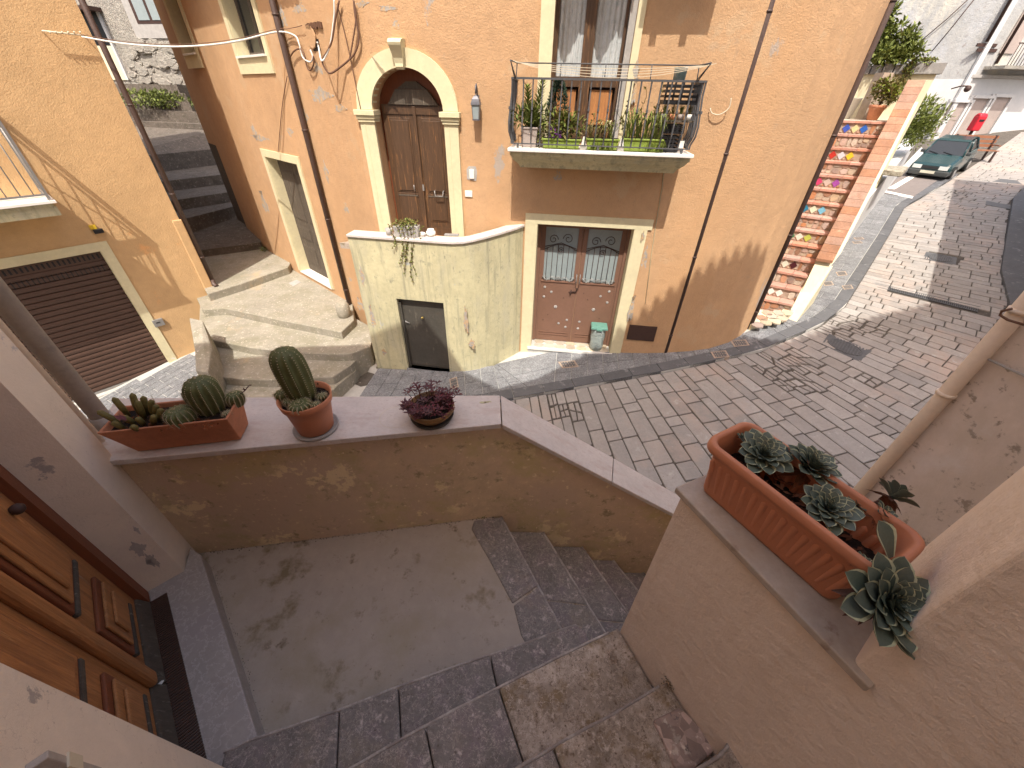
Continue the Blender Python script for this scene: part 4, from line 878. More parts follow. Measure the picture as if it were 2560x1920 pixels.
def slabh(x,y): return gz(x,y)+.072
vis=[]
rest=B()
for c,cc in psl:
    hr=.001*R_.random()
    if len(vis)<255: B().prism([(x.x,x.y) for x in c],lambda x,y:gz(x,y)-.05,lambda x,y:gz(x,y)+.068+hr).build('pavement_slab',MT['pave'],pv); vis.append(1)
    else: rest.prism([(x.x,x.y) for x in c],lambda x,y:gz(x,y)-.05,lambda x,y:gz(x,y)+.068+hr)
if rest.v: rest.build('pavement_slabs',MT['pave'],pv,kind='stuff')
# left pavement: diagonal slabs with white joints in front of the garage and the terrace
u_=V(.50,.866,0); w_=V(-.866,.5,0); k=0; cnt=0; lp=B()
def inside(p,P):
    c=False; n=len(P)
    for i in range(n):
        a_,b_=P[i],P[(i+1)%n]
        if (a_[1]>p.y)!=(b_[1]>p.y) and p.x<(b_[0]-a_[0])*(p.y-a_[1])/(b_[1]-a_[1])+a_[0]: c=not c
    return c
regL=[(-14,4.2),(-3.5,5.15),(-3.5,7.4),(-7.0,8.2),(-8.3,8.2),(-10.6,5.2),(-14,1)]
for i in range(-40,60):
    for j in range(-60,60):
        wd,ln=.23,.46; base=V(-8,6.5,0)+w_*(i*wd)+u_*(j*ln+(i%2)*.23); c=[base,base+w_*(wd-.016),base+w_*(wd-.016)+u_*(ln-.016),base+u_*(ln-.016)]; cc=sum(c,V(0,0,0))/4
        if inside(cc,regL):
            u,v=proj(V(cc.x,cc.y,gz(cc.x,cc.y)))
            if u>0 and v<1080 and u<1000: 
                (lp).prism([(x.x,x.y) for x in c],lambda x,y:gz(x,y)-.05,lambda x,y:gz(x,y)+.070)
if lp.v: lp.build('diagonal_slabs',MT['pave'],pv,kind='stuff')
# small access covers with pale frames
k=0
for (u,v,du,dv,lab) in ((1421,911,26,10,'small framed iron cover in the sunlit pavement by the double door'),(1800,886,24,10,'framed iron cover in the shaded pavement right of the double door'),(1850,858,24,9,'framed iron cover beside the corner of the orange house'),(2104,684,15,6,'single small framed cover midway up the sunny pavement'),(2070,709,15,6,'left one of two small covers side by side on the pavement'),(2119,718,15,6,'right one of two small covers side by side on the pavement'),(2143,606,14,3,'lower of the two thin covers farthest up the pavement'),(2147,596,14,3,'upper of the two thin covers farthest up the pavement'),(1135,958,12,16,'small framed cover behind the purple plant pot beside the cellar door')):
    q=[og(u-du,v-dv*.6,.07),og(u+du*.6,v-dv,.07),og(u+du,v+dv*.6,.07),og(u-du*.6,v+dv,.07)]; c=sum(q,V(0,0,0))/4; t_=thing('access_cover',c,lab,'cover',group='small framed covers in the pavement')
    B().prism([x.xy[:] for x in q],lambda x,y:gz(x,y)+.0,lambda x,y:gz(x,y)+.0745).build('frame',MT['gratef'],t_)
    B().prism([(c+(x-c)*.78).xy[:] for x in q],lambda x,y:gz(x,y)+.0,lambda x,y:gz(x,y)+.078).build('plate',MT['cast'],t_)
    b=B(); ex=(q[1]-q[0]); ey=(q[3]-q[0])
    for i in range(5):
        for j in range(3):
            z=q[0]+ex*(.18+.16*i)+ey*(.22+.28*j); b.prism([(z+s1*ex*.04+s2*ey*.07).xy[:] for s1,s2 in ((-1,0),(0,-1),(1,0),(0,1))],lambda x,y:gz(x,y)+.07,lambda x,y:gz(x,y)+.081)
    b.build('plate_pattern',MT['gratef'],t_,kind='stuff')
# right hand pavement
rp=B().prism([(p.x,p.y) for p in [V(8.3,5.3,0),V(10.97,7.99,0),V(12.2,9.6,0),V(13.93,11.41,0),V(16.84,14.44,0),V(18.2,15.5,0),V(24,20,0)]]+[(26,16),(12,3),(8.5,3)],lambda x,y:gz(x,y)-.1,lambda x,y:gz(x,y)+.07)
rp.build('right_pavement',MT['kerb'],kind='structure')
# parking bay markings and dark setts up the street
P=[og(u,v,.07) for u,v in ((2200,482),(2280,495),(2345,450),(2262,430))]
B().prism([p.xy[:] for p in P],lambda x,y:gz(x,y)+.0,lambda x,y:gz(x,y)+.082).build('dark_setts',mat('dark_setts',(.22,.19,.18),.8,.12,4,.8,30,stretch=(1,5,1)),pv)
for nm,P in (('painted_line',((2198,479),(2202,475),(2283,492),(2280,497))),('painted_line',((2218,472),(2236,474),(2302,434),(2288,432)))):
    B().prism([og(u,v,.07).xy[:] for u,v in P],lambda x,y:gz(x,y)+.05,lambda x,y:gz(x,y)+.087).build(nm,MT['paint'],pv)
# ================================================================== MOSAIC STAIRS
ms=thing('mosaic_stairs',(6.2,8.4,.5),'outdoor stairs with terracotta treads and mosaic tile risers beside the orange house','stairs')
sa=V(.629,.777,0).normalized(); sp_=V(.857,-.515,0)
S0=oz(*(1820+490*.3345,440+960*.3345),.85)   # right end of nosing 0
TR,RI=.262,.256
def nos(i,l,dz=0,fwd=0): p=S0+sa*(TR*i+fwd)-sp_*l; return V(p.x,p.y,.85+RI*i+dz)
rm=random.Random(3)
def riser(p0,p1,z0,z1,special):
    # crazy paving on the riser between p0..p1 (left to right), z0..z1
    e_=(p1-p0); Lr=e_.length; e_=e_/Lr; nrm=V(e_.y,-e_.x,0)
    def P(x,z,o): q=p0+e_*x+nrm*o; return V(q.x,q.y,z)
    xs=[0]; x=0
    sx=None
    if special is not None: sx=(Lr-.80,Lr-.30)
    cells=[]
    while x<Lr-.05:
        wd=.07+.10*rm.random(); x1=min(x+wd,Lr); cells.append((x,x1)); x=x1
    for (x0,x1) in cells:
        mid=(z0+z1)/2+(rm.random()-.5)*(z1-z0)*.4
        if rm.random()<.35: parts=[(z0,z1)]
        else: parts=[(z0,mid),(mid,z1)]
        for a_,c_ in parts:
            m=.006; pts=[]
            cx_,cz_=(x0+x1)/2,(a_+c_)/2; hx,hz=(x1-x0)/2-m,(c_-a_)/2-m
            if special is not None and sx[0]-.05<cx_<sx[1]+.05 : continue
            n=rm.choice([5,6,7]); off=rm.random()
            for t in range(n):
                th=2*math.pi*(t+off)/n; r_=1.0/max(abs(math.cos(th)),abs(math.sin(th)))
                r_=min(r_,1.25)*(.88+.12*rm.random()); pts.append((cx_+hx*r_*math.cos(th),cz_+hz*r_*math.sin(th)))
            yield pts,P
    if special is not None:
        for k in range(3):
            cx_=sx[0]+.085+.17*k; cz_=(z0+z1)/2+.0; r_=.078
            yield ('tile',[(cx_-r_,cz_),(cx_,cz_-r_*1.15),(cx_+r_,cz_),(cx_,cz_+r_*1.15)],k),P
            for sx_,sz_ in ((-.5,.7),(.5,.7),(-.5,-.7),(.5,-.7)):
                yield [(cx_+sx_*.15,cz_+sz_*.115),(cx_+sx_*.15+.03,cz_+sz_*.115+.015),(cx_+sx_*.15+.0,cz_+sz_*.115+.03),(cx_+sx_*.15-.03,cz_+sz_*.115+.01)],P
spec={13:(0,1,2),11:(3,4,5),9:(6,7,8),7:(9,10,11),5:(12,13,14),3:(15,16,17),1:(18,18,18)}
for i in range(-2,14):
    lw_=1.5
    a_,c_=nos(i,lw_),nos(i,0 if i>=0 else -.02)
    z=a_.z; b=B(); f_=TR+.05
    b.hexa([V(a_.x,a_.y,z-1.2),V(c_.x,c_.y,z-1.2),V((c_+sa*f_).x,(c_+sa*f_).y,z-1.2),V((a_+sa*f_).x,(a_+sa*f_).y,z-1.2),V(a_.x,a_.y,z-.05),V(c_.x,c_.y,z-.05),V((c_+sa*f_).x,(c_+sa*f_).y,z-.05),V((a_+sa*f_).x,(a_+sa*f_).y,z-.05)])
    stp=b.build('step',MT['gratef'],ms)
    # tread tiles
    n=5
    for k in range(n):
        l0=lw_-lw_*k/n-.004; l1=lw_-lw_*(k+1)/n+.004
        p=[nos(i,l0,0,-.035),nos(i,l1,0,-.035),nos(i,l1,0,TR-.005),nos(i,l0,0,TR-.005)]
        q=B(); q.hexa([V(x.x,x.y,z-.045) for x in p]+[V(x.x,x.y,z) for x in p]); q.build('tread_tile',MT['tread'],stp)
    k=0; pz_=B()
    p0=nos(i,1.2,0,0)
    sp3=spec.get(i)
    for it in riser(p0,c_,z-RI+.003,z-.05,1 if sp3 else None):
        pts,P=it
        def mkp(pts,o,name,mt):
            q=B(); n=len(pts); a=sum(pts[j][0]*pts[(j+1)%n][1]-pts[(j+1)%n][0]*pts[j][1] for j in range(n))
            if a<0: pts=pts[::-1]
            q.add([P(x,zz,-.003) for x,zz in pts]+[P(x,zz,o) for x,zz in pts],[tuple(range(n,2*n))]+[(j,(j+1)%n,n+(j+1)%n,n+j) for j in range(n)])
            return q.build(name,mt,stp)
        if pts[0]=='tile': mkp(pts[1],.016,'glazed_tile',TILEC[sp3[pts[2]]])
        else: mkp(pts,.009+.005*rm.random(),'mosaic_stone',MT[rm.choice(['crazy','crazy','crazyp'])])
# splayed bottom apron
B().prism([p.xy[:] for p in (og(1872,832),og(1945,812),og(1985,795),og(2012,762),nos(-1,0),nos(-1,1.5))],lambda x,y:gz(x,y)-.2,lambda x,y:gz(x,y)+.2).build('bottom_step',MT['peach'],ms,bevel=.02)
for k,(u,v) in enumerate(((1893,812),(1915,806),(1938,803),(1905,796),(1930,792),(1955,795),(1918,783),(1945,783),(1968,782))):
    c_=og(u,v,.2); pl=[(c_.x+.10*(1+.3*rm.random())*math.cos(t*1.05+k),c_.y+.12*(1+.3*rm.random())*math.sin(t*1.05+k)) for t in range(6)]
    B().prism(pl,lambda x,y:gz(x,y)+.19,lambda x,y:gz(x,y)+.212).build('mosaic_stone',MT['crazyp' if k%3 else 'crazy'],ms)
# side wall with brick coping
swl=thing('stair_wall',(7,9,.6),'low side wall of the mosaic stairs topped with terracotta bricks','wall')
def wtop(t): return .85+RI*(t/TR)+.37
wi=lambda t,o: S0+sa*t+sp_*o
Tn=14*TR+.15
b=B(); n=14
for k in range(n):
    t0=.75+(Tn+.9-.75)*k/n; t1=.75+(Tn+.9-.75)*(k+1)/n
    z0,z1=min(wtop(t0),4.62),min(wtop(t1),4.62)
    o0,o1=.36,.36
    i0,i1,x0,x1=wi(t0,0),wi(t1,0),wi(t0,o0),wi(t1,o1)
    g0=nearest(wallpts,V(x0.x,x0.y,0)); g1=nearest(wallpts,V(x1.x,x1.y,0))
    x0b=V(6.1+(t0-.5)*.9,7.82+(t0-.5)*.955,0); x1b=V(6.1+(t1-.5)*.9,7.82+(t1-.5)*.955,0)
    b.hexa([V(i0.x,i0.y,-.2),V(x0b.x,x0b.y,gz(x0b.x,x0b.y)-.1),V(x1b.x,x1b.y,gz(x1b.x,x1b.y)-.1),V(i1.x,i1.y,-.2),V(i0.x,i0.y,z0-.06),V(x0.x,x0.y,z0-.06),V(x1.x,x1.y,z1-.06),V(i1.x,i1.y,z1-.06)])
b.build('wall',MT['peach'],swl)
b=B(); t=-.25
b.prism([wi(-.25,.0).xy[:],wi(-.32,.2).xy[:],wi(.80,.34).xy[:],wi(.80,0).xy[:]],0,lambda x,y:max(.5,wtop((V(x,y,0)-V(S0.x,S0.y,0)).dot(sa))-.42-.25*(1-((V(x,y,0)-V(S0.x,S0.y,0)).dot(sa))))); b.build('low_end',MT['peach'],swl)
nb_=24
for k in range(nb_):
    t0=.55+(Tn-.55)*k/nb_+.003; t1=.55+(Tn-.55)*(k+1)/nb_-.004; z0,z1=wtop(t0),wtop(t1)
    p=[wi(t0,-.015),wi(t0,.30),wi(t1,.30),wi(t1,-.015)]
    q=B(); q.hexa([V(p[0].x,p[0].y,z0-.06),V(p[1].x,p[1].y,z0-.06),V(p[2].x,p[2].y,z1-.06),V(p[3].x,p[3].y,z1-.06),V(p[0].x,p[0].y,z0),V(p[1].x,p[1].y,z0),V(p[2].x,p[2].y,z1),V(p[3].x,p[3].y,z1)])
    q.build('coping_brick',MT['brick'],swl,bevel=.004)
# street wall continuing beyond (white lower wall) + concrete canopy slab
def sw_pt(t): return V(8.83+(t)*.685,10.72+t*.728,0)
b=B(); b.prism([sw_pt(1.2).xy[:],sw_pt(9.4).xy[:],(sw_pt(9.4)+V(-1.2,1.1,0)).xy[:],(sw_pt(1.2)+V(-1.2,1.1,0)).xy[:]],0,lambda x,y:gz(x,y)+1.35)
tag(b.build('street_wall',MT['whitewall']),'low white retaining wall along the street between the mosaic stairs and the car','wall')
cs=oz(2204,420,3.02); q=B(); d=V(.685,.728,0); n_=V(d.y,-d.x,0)
B1=[cs-d*.75-n_*.55,cs+d*.75-n_*.55,cs+d*.75+n_*.55,cs-d*.75+n_*.55]; q.prism([p.xy[:] for p in B1],2.92,3.05); tag(q.build('canopy_slab',MT['lich'],bevel=.02),'lichen stained concrete slab projecting from the wall beside the brick coping','slab')
# upper terrace floor, back wall with stone planter boxes
tz_=.85+RI*13; e0_=nos(13,1.6,0,TR); e1_=nos(13,0,0,TR)
B().prism([e0_.xy[:],e1_.xy[:],(e1_+sa*2.4).xy[:],(e0_+sa*2.4).xy[:]],2,tz_-.004).build('terrace_floor',MT['crazyp'],ms)
bw=Wl((e0_+sa*2.0-sp_*2.5).xy,(e1_+sa*2.0+sp_*.45).xy)
b=B(); zwt=bw.z(2200,186); b.wb(bw,0,bw.L,2,zwt,-.25,0); tag(b.build('terrace_back_wall',MT['peach']),'pale yellow wall closing the top of the mosaic stairs','wall')
pb=thing('stone_planter_boxes',bw.p(bw.L/2,zwt),'row of grey stone planter boxes on the pale wall above the mosaic stairs','planter')
sx=[bw.s(u,175) for u in (2085,2118,2176,2205,2233,2262)]+[bw.L+.1]
for k in range(len(sx)-1):
    hz=bw.z(2200,160)-zwt; B().wb(bw,sx[k]+.01,sx[k+1]-.01,zwt+.002,zwt+hz*(.9+.15*(k%2)),-.3,.06).build('stone_box',MT['slate'],pb,bevel=.008)
q=B()
# ================================================================== FAR BUILDINGS
Cc=og(2333,347)
def dirh(h): h=math.radians(h); return V(math.sin(h),math.cos(h),0)
F2=Wl(Cc.xy,(Cc+dirh(84)*14).xy); F1=Wl((Cc-dirh(118)*18).xy,Cc.xy)
fb=thing('grey_white_building',(Cc.x-6,Cc.y+3,2),'tall building with flaking grey white plaster behind the bush','building')
zb=F2.z(2450,195); zb1=F1.z(2300,197)
F1.n=F1.n; 
def bld(W_,s0,s1,z0,z1,dep,m,name,par): return B().wb(W_,s0,s1,z0,z1,-dep,0).build(name,MT[m],par)
bld(F1,0,F1.L,1,zb1,6,'whitewall','lower_wall',fb); bld(F1,0,F1.L,zb1,16,6,'greywall','upper_wall',fb)
fb2=thing('white_house_row',(Cc.x+5,Cc.y+2,3),'white lower fronted row house with grey doors and iron balcony at the far right','building')
bld(F2,.0,14,1,zb,5,'whitewall','lower_wall',fb2); bld(F2,0,14,zb,16,5,'greywall','upper_wall',fb2)
B().wb(F2,0.05,14,zb,zb+.12,0,.12).build('string_course',MT['gpot'],fb2)
B().wb(F2,-.1,.16,1,16,.0,.10).build('corner_strip',MT['whitewall'],fb2)
def fdoor(u0,v0,u1,v1):   # bottom-left px, top-right px
    s0=F2.s(u0,v0); s1=F2.s(u1,v1)
    if s1<s0: s0,s1=s1,s0
    return s0,s1
for (ua,va,ub,vb,wd) in ((2342,338,2396,256,.9),(2392,335,2450,246,.9),(2452,325,2494,243,.8)):
    s0=F2.s((ua+ub)/2+0,(va+vb)/2)-.42; z1=F2.z(ub,vb); z0=gz(*F2.p(s0,0).xy)
    z0=z1-3.2; wd*=1.25
    q=B(); q.wb(F2,s0,s0+wd,z0,z1,0.004,.02); f=q.build('door',MT['doorfar'],fb2)
    q=B(); q.wb(F2,s0-.12,s0,z0,z1+.12,0,.10); q.wb(F2,s0+wd,s0+wd+.12,z0,z1+.12,0,.10); q.wb(F2,s0,s0+wd,z1,z1+.12,0,.14); q.build('door_frame',MT['whitewall'],f)
s0,zz=F2(2470,160); s1=F2.s(2549,160)
fbz=F2.z(2500,163,.8)
bl=B().wb(F2,s0-.1,s1+1.6,fbz-.12,fbz,0,.9).build('balcony',MT['rubble'],fb2)
hh=F2.z(2500,104,.85)-fbz
q=B(); q.wb(F2,s0-.05,s1+1.5,fbz+hh-.04,fbz+hh,.84,.88); q.build('handrail',MT['browndk'],bl)
s=s0
while s<s1+1.5: B().tube([F2.p(s,fbz,.86),F2.p(s,fbz+hh,.86)],.014,5).build('baluster',MT['browndk'],bl); s+=.16
B().wb(F2,s0+.2,s0+.95,zb+.9,zb+3.1,.01,.05).build('balcony_door',MT['doorfar'],fb2)
for (ua,va,ub,vb) in ((2462,105,2530,0),(2485,160,2560,30)):
    a_=F2.s(ua,va); tag(B().tube([F2.p(a_,F2.z(ua,va),.08),F2.p(a_,16,.08)],.06,8).build('far_downpipe',MT['browndk'],fb2))
for v in (113,126):
    a_,z_=F2(2465,v); B().wb(F2,a_-.5,a_+.5,z_-.06,z_+.06,.0,.05).build('vent_slot',MT['browndk'],fb2)
s_,z_=F2(2378,222); q=B(); q.tube([F2.p(s_,z_,.01),F2.p(s_,z_+.1,.4),F2.p(s_+.3,z_+.1,.5)],.03,5); q.sph(F2.p(s_+.3,z_,.5),.13,8); tag(q.build('street_lamp',MT['browndk']),'small dark wall lamp on the white house beside the grey building corner','lamp')
# red post box, bench
def upbox(u,v0,v1,y,w_,dp,m,nm,lab,cat):
    p=oy(u,v0,y); z1=oy(u,v1,y).z; return p,z1
p=oy(2425,336,19.9); zt1=oy(2441,285,19.9).z; zt0=oy(2425,327,19.9).z
px_=thing('red_post_box',p,'red post box on a dark post beside the far bench','post box')
B().tube([V(p.x,p.y,gz(p.x,p.y)),V(p.x,p.y,zt0)],.05,8).build('post',MT['browndk'],px_)
q=B(); q.box(p.x-.17,p.x+.17,p.y-.14,p.y+.14,zt0,zt1-.05); q.tube([V(p.x-.165,p.y,zt1-.10),V(p.x+.165,p.y,zt1-.10)],.138,12); q.build('box',MT['red'],px_,bevel=.04)
B().box(p.x-.1,p.x+.1,p.y-.15,p.y-.14,zt1-.25,zt1-.18).build('slot',MT['black'],px_)
bc=oy(2447,352,19.2); gzb=gz(bc.x,bc.y); bn=thing('park_bench',(bc.x,bc.y,gzb),'brown slatted bench behind the parked car','bench')
rot=Matrix.Rotation(math.radians(-12),3,'Z')
def bbx(x0,x1,y0,y1,z0,z1,nm,m='bench'):
    q=B(); q.box(x0,x1,y0,y1,z0,z1,0,rot); q.v=[v+V(bc.x,bc.y,gzb) for v in q.v]; return q.build(nm,MT[m],bn)
for k in range(4): bbx(-.8,.8,-.22+.12*k,-.13+.12*k,.44,.47,'seat_slat')
for k in range(3): bbx(-.8,.8,.26,.29,.56+.15*k,.66+.15*k,'back_slat')
for x in (-.7,.7): 
    for y in (-.2,.25): bbx(x-.03,x+.03,y-.03,y+.03,0,.44,'leg','browndk')
    bbx(x-.03,x+.03,.24,.30,.44,.98,'back_post','browndk'); bbx(x-.03,x+.03,-.22,.25,.62,.66,'arm_rest')
# second far building mass at the end, pavement
b=B(); e=Cc+dirh(84)*14; b.box(e.x-1,e.x+22,e.y-4,e.y+6,1,14); tag(b.build('end_house',MT['whitewall']),'white house closing the end of the street','house')
# ================================================================== CAR
cf=(og(2256,446)+og(2350,464))/2; fwd=V(-.80,-.60,0); rt=V(fwd.y,-fwd.x,0)
car=thing('parked_car',(cf.x,cf.y,gz(cf.x,cf.y)),'dark teal small hatchback parked nose downhill on the street','car')
def ct(x,y,z): # x right(driver's right), y forward from front, z up
    p=cf+rt*x*.80+fwd*(y*.76-.15); return V(p.x,p.y,gz(p.x,p.y)+z*.84)
# section profile along the length: (y back from nose, half width, z low, z mid, z top)
sec=[(0,.70,.30,.55,.62),(-.12,.76,.26,.60,.72),(-.9,.80,.26,.66,.86),(-1.15,.81,.26,.68,.92),(-3.55,.80,.26,.68,.92),(-3.75,.74,.30,.62,.88)]
b=B(); ring=[]
for y,hw_,z0,z1,z2 in sec: ring.append([(-hw_*.96,z0),(-hw_,(z0+z1)/2),(-hw_,z1),(-hw_*.93,z2-.03),(-hw_*.8,z2),(hw_*.8,z2),(hw_*.93,z2-.03),(hw_,z1),(hw_,(z0+z1)/2),(hw_*.96,z0)])
vs=[ct(x,sec[i][0],z) for i in range(len(sec)) for x,z in ring[i]]; n=10
fs=[(i*n+j,i*n+(j+1)%n,(i+1)*n+(j+1)%n,(i+1)*n+j) for i in range(len(sec)-1) for j in range(n)]+[tuple(range(n)),tuple(range((len(sec)-1)*n,len(sec)*n))[::-1]]
b.add(vs,[f[::-1] for f in fs]); b.build('body',MT['teal'],car,bevel=.015)
b=B(); g=[(-1.10,.72,.91),(-1.75,.60,1.36),(-2.9,.60,1.40),(-3.55,.68,.93)]
vs=[ct(s_*hw_,y,z) for y,hw_,z in g for s_ in (-1,1)]
b.add(vs[:4],[(0,1,3,2)]); b.build('windscreen',MT['glassd'],car)
b=B(); top=[ct(s_*hw_,y,z) for y,hw_,z in ((-1.72,.615,1.355),(-1.9,.60,1.41),(-2.85,.60,1.42),(-3.0,.61,1.36)) for s_ in (-1,1)]
b.add(top,[(0,1,3,2),(2,3,5,4),(4,5,7,6)]); b.build('roof',MT['teal'],car)
b=B(); b.add(vs[4:],[(0,1,3,2)]); b.build('rear_window',MT['glassd'],car)
for s_ in (-1,1):
    b=B(); k=[ct(s_*.73,-1.15,.91),ct(s_*.61,-1.72,1.35),ct(s_*.61,-2.95,1.36),ct(s_*.71,-3.5,.92)]; b.add(k,[(0,1,2,3)]); b.build('side_window',MT['glassd'],car)
    for y in (-1.12,-2.2,-2.98): 
        b=B()
        tp_=-1.73 if y==-1.12 else (-2.2 if y==-2.2 else -2.92); bt=-1.13 if y==-1.12 else (-2.2 if y==-2.2 else -3.5)
        b.tube([ct(s_*.735,bt,.90),ct(s_*.615,tp_,1.37)],.035,5); b.build('window_pillar',MT['teal'],car)
    b=B(); b.hexa([ct(s_*.5-.17,.03,.50),ct(s_*.5+.17,.03,.50),ct(s_*.5+.17,-.12,.5),ct(s_*.5-.17,-.12,.5),ct(s_*.5-.17,.00,.64),ct(s_*.5+.17,.0,.64),ct(s_*.5+.17,-.12,.64),ct(s_*.5-.17,-.12,.64)]); b.build('headlight',MT['lens'],car)
    b=B(); b.hexa([ct(s_*.86-.08,-1.25,.9),ct(s_*.86+.08,-1.25,.9),ct(s_*.86+.08,-1.38,.9),ct(s_*.86-.08,-1.38,.9),ct(s_*.86-.08,-1.25,1.03),ct(s_*.86+.08,-1.25,1.03),ct(s_*.86+.08,-1.38,1.03),ct(s_*.86-.08,-1.38,1.03)]); b.build('mirror',MT['carpl'],car,bevel=.02)
    for y in (-.72,-3.05):
        c_=ct(s_*.74,y,.28); wh=B().tube([c_-rt*.08,c_+rt*.08],.235,18).build('wheel',MT['tyre'],car); c2_=ct(s_*.74+s_*.11,y,.28); B().tube([c2_-rt*.01,c2_+rt*.01],.14,14).build('hub_cap',MT['ironL'],wh)
b=B(); b.hexa([ct(-.30,.035,.52),ct(.30,.035,.52),ct(.3,-.1,.52),ct(-.3,-.1,.52),ct(-.30,.015,.62),ct(.30,.015,.62),ct(.3,-.1,.62),ct(-.3,-.1,.62)]); b.build('grille',MT['black'],car)
b=B(); b.hexa([ct(-.76,.06,.24),ct(.76,.06,.24),ct(.80,-.4,.24),ct(-.80,-.4,.24),ct(-.74,.07,.46),ct(.74,.07,.46),ct(.80,-.4,.46),ct(-.80,-.4,.46)]); b.build('bumper',MT['carpl'],car,bevel=.04)
b=B(); b.hexa([ct(-.27,.085,.34),ct(.27,.085,.34),ct(.27,.05,.34),ct(-.27,.05,.34),ct(-.27,.09,.44),ct(.27,.09,.44),ct(.27,.05,.44),ct(-.27,.05,.44)]); b.build('number_plate',MT['plate'],car)
for x in (-.35,.2): B().tube([ct(x,-1.08,.93),ct(x+.4,-1.2,.99)],.012,4).build('wiper',MT['black'],car)
# ================================================================== ALLEY END: stone building
A1=Wl(oy(150,200,25.5).xy,oy(560,200,23.5).xy)
ab=thing('rubble_stone_house',oy(330,150,25),'old grey rubble stone house at the top of the alley','house')
awl=B().wb(A1,-6,A1.L+3,1,16,-5,0).build('wall',MT['rubble'],ab)
for (u0,v0,u1,v1) in ((352,60,390,-20),):
    s0,z0=A1(u0,v0); s1,z1=A1(u1,v1); wn=B().wb(A1,s0-.1,s1+.1,z0,z1,.02,.06).build('window',MT['browndk'],ab)
    for k in range(2): B().wb(A1,s0+(s1-s0)*(.05+.5*k),s0+(s1-s0)*(.45+.5*k),z0+.12,z1,.06,.08).build('pane',MT['frost'],wn)
    B().wb(A1,s0-.5,s0-.1,z0-.5,z1,0,.05).build('window_surround',MT['gpot'],ab)
    B().wb(A1,s0-.1,s1+.5,z0-.5,z0,0,.05).build('window_surround',MT['gpot'],ab)
s0,z0=A1(240,205); s1,z1=A1(318,60)
s0=A1.s(235,120); s1=A1.s(285,120); z0=A1.z(310,200); z1=A1.z(235,30)
dn=B().wb(A1,s0,s1,z0,z1-1.2,.01,.05).build('old_door',MT['peach'],ab); B().wb(A1,s0,s1,z1-1.2,z1,.01,.03).build('door_opening',MT['black'],ab); B().wb(A1,s1,s1+.12,z0,z1,.0,.10).build('door_frame',MT['whitewall'],ab); B().wb(A1,s0-.05,s1+.3,z1,z1+.14,.0,.7).build('lintel_board',MT['browndk'],ab)
rr_=random.Random(4)
for k in range(70):   # individual stones proud of the wall
    u=rr_.uniform(330,440); v=rr_.uniform(110,235)
    s_,z_=A1(u,v); r_=rr_.uniform(.10,.26); pl=[(s_+r_*1.3*math.cos(t*1.05+k)*(1+.3*rr_.random()),z_+r_*.8*math.sin(t*1.05+k)*(1+.3*rr_.random())) for t in range(6)]
    B().wprism(A1,pl,-.05,rr_.uniform(.03,.16)).build('rubble_stone',MT['rubble'],awl,bevel=.02)
# ================================================================== FOREGROUND
J=V(-1.743,1.028,0); K=V(-.984,.259,0)
OP=Wl(J.xy,K.xy)      # outer face of our door wall, normal towards the landing
if OP.n.dot(V(1,1,0))<0: OP.n=-OP.n
own=thing('door_house',(-1.8,.6,2.4),'beige rendered house wall with recessed wooden door at the lower left','house')
poly=[K.xy[:],(K+(K-J).normalized()*.75).xy[:],(-2.5,-2.0),(-3.4,-2.0),(-3.3,2.0),(-2.3,1.45),(-1.935,1.243),(-1.838,1.196),J.xy[:]]
b=B(); b.prism(poly,-.9,7.5); ow_=b.build('wall',MT['beigeL'],own)
holes(ow_,[lambda cb:cb.wb(OP,.0+.001,OP.L-.001,2.30,4.65,-.24,.3)])
sill=[oz(u,v,2.42) for u,v in ((497,1390),(642,1846),(440,1885),(370,1481))]
inw=-OP.n
b=B(); P=[V(-1.722,1.115,0),V(-.955,.335,0),V(-.984,.259,0)+inw*.24,V(-1.83,1.12,0)+inw*.24]
P=[V(-1.712,1.118,0),V(-.945,.325,0),K+inw*.16,J+inw*.16,J+V(-.0,.0,0)]
P=[V(-1.712,1.118,0),V(-.945,.325,0),K+(K-J).normalized()*.0,K+inw*.155,J+inw*.155,J,V(-1.80,1.16,0)]
b.prism([p.xy[:] for p in P],2.28,2.42); b.build('door_sill',MT['marbleG'],own,bevel=.005)
dd=B().wb(OP,.004,OP.L-.004,4.55,4.64,-.235,-.16).build('wooden_door',MT['woodred'],own)
B().wb(OP,.004,.075,2.42,4.55,-.235,-.155).build('door_jamb',MT['woodred'],dd)
B().wb(OP,OP.L-.075,OP.L-.004,2.42,4.55,-.235,-.155).build('door_jamb',MT['woodred'],dd)
m_=OP.L/2
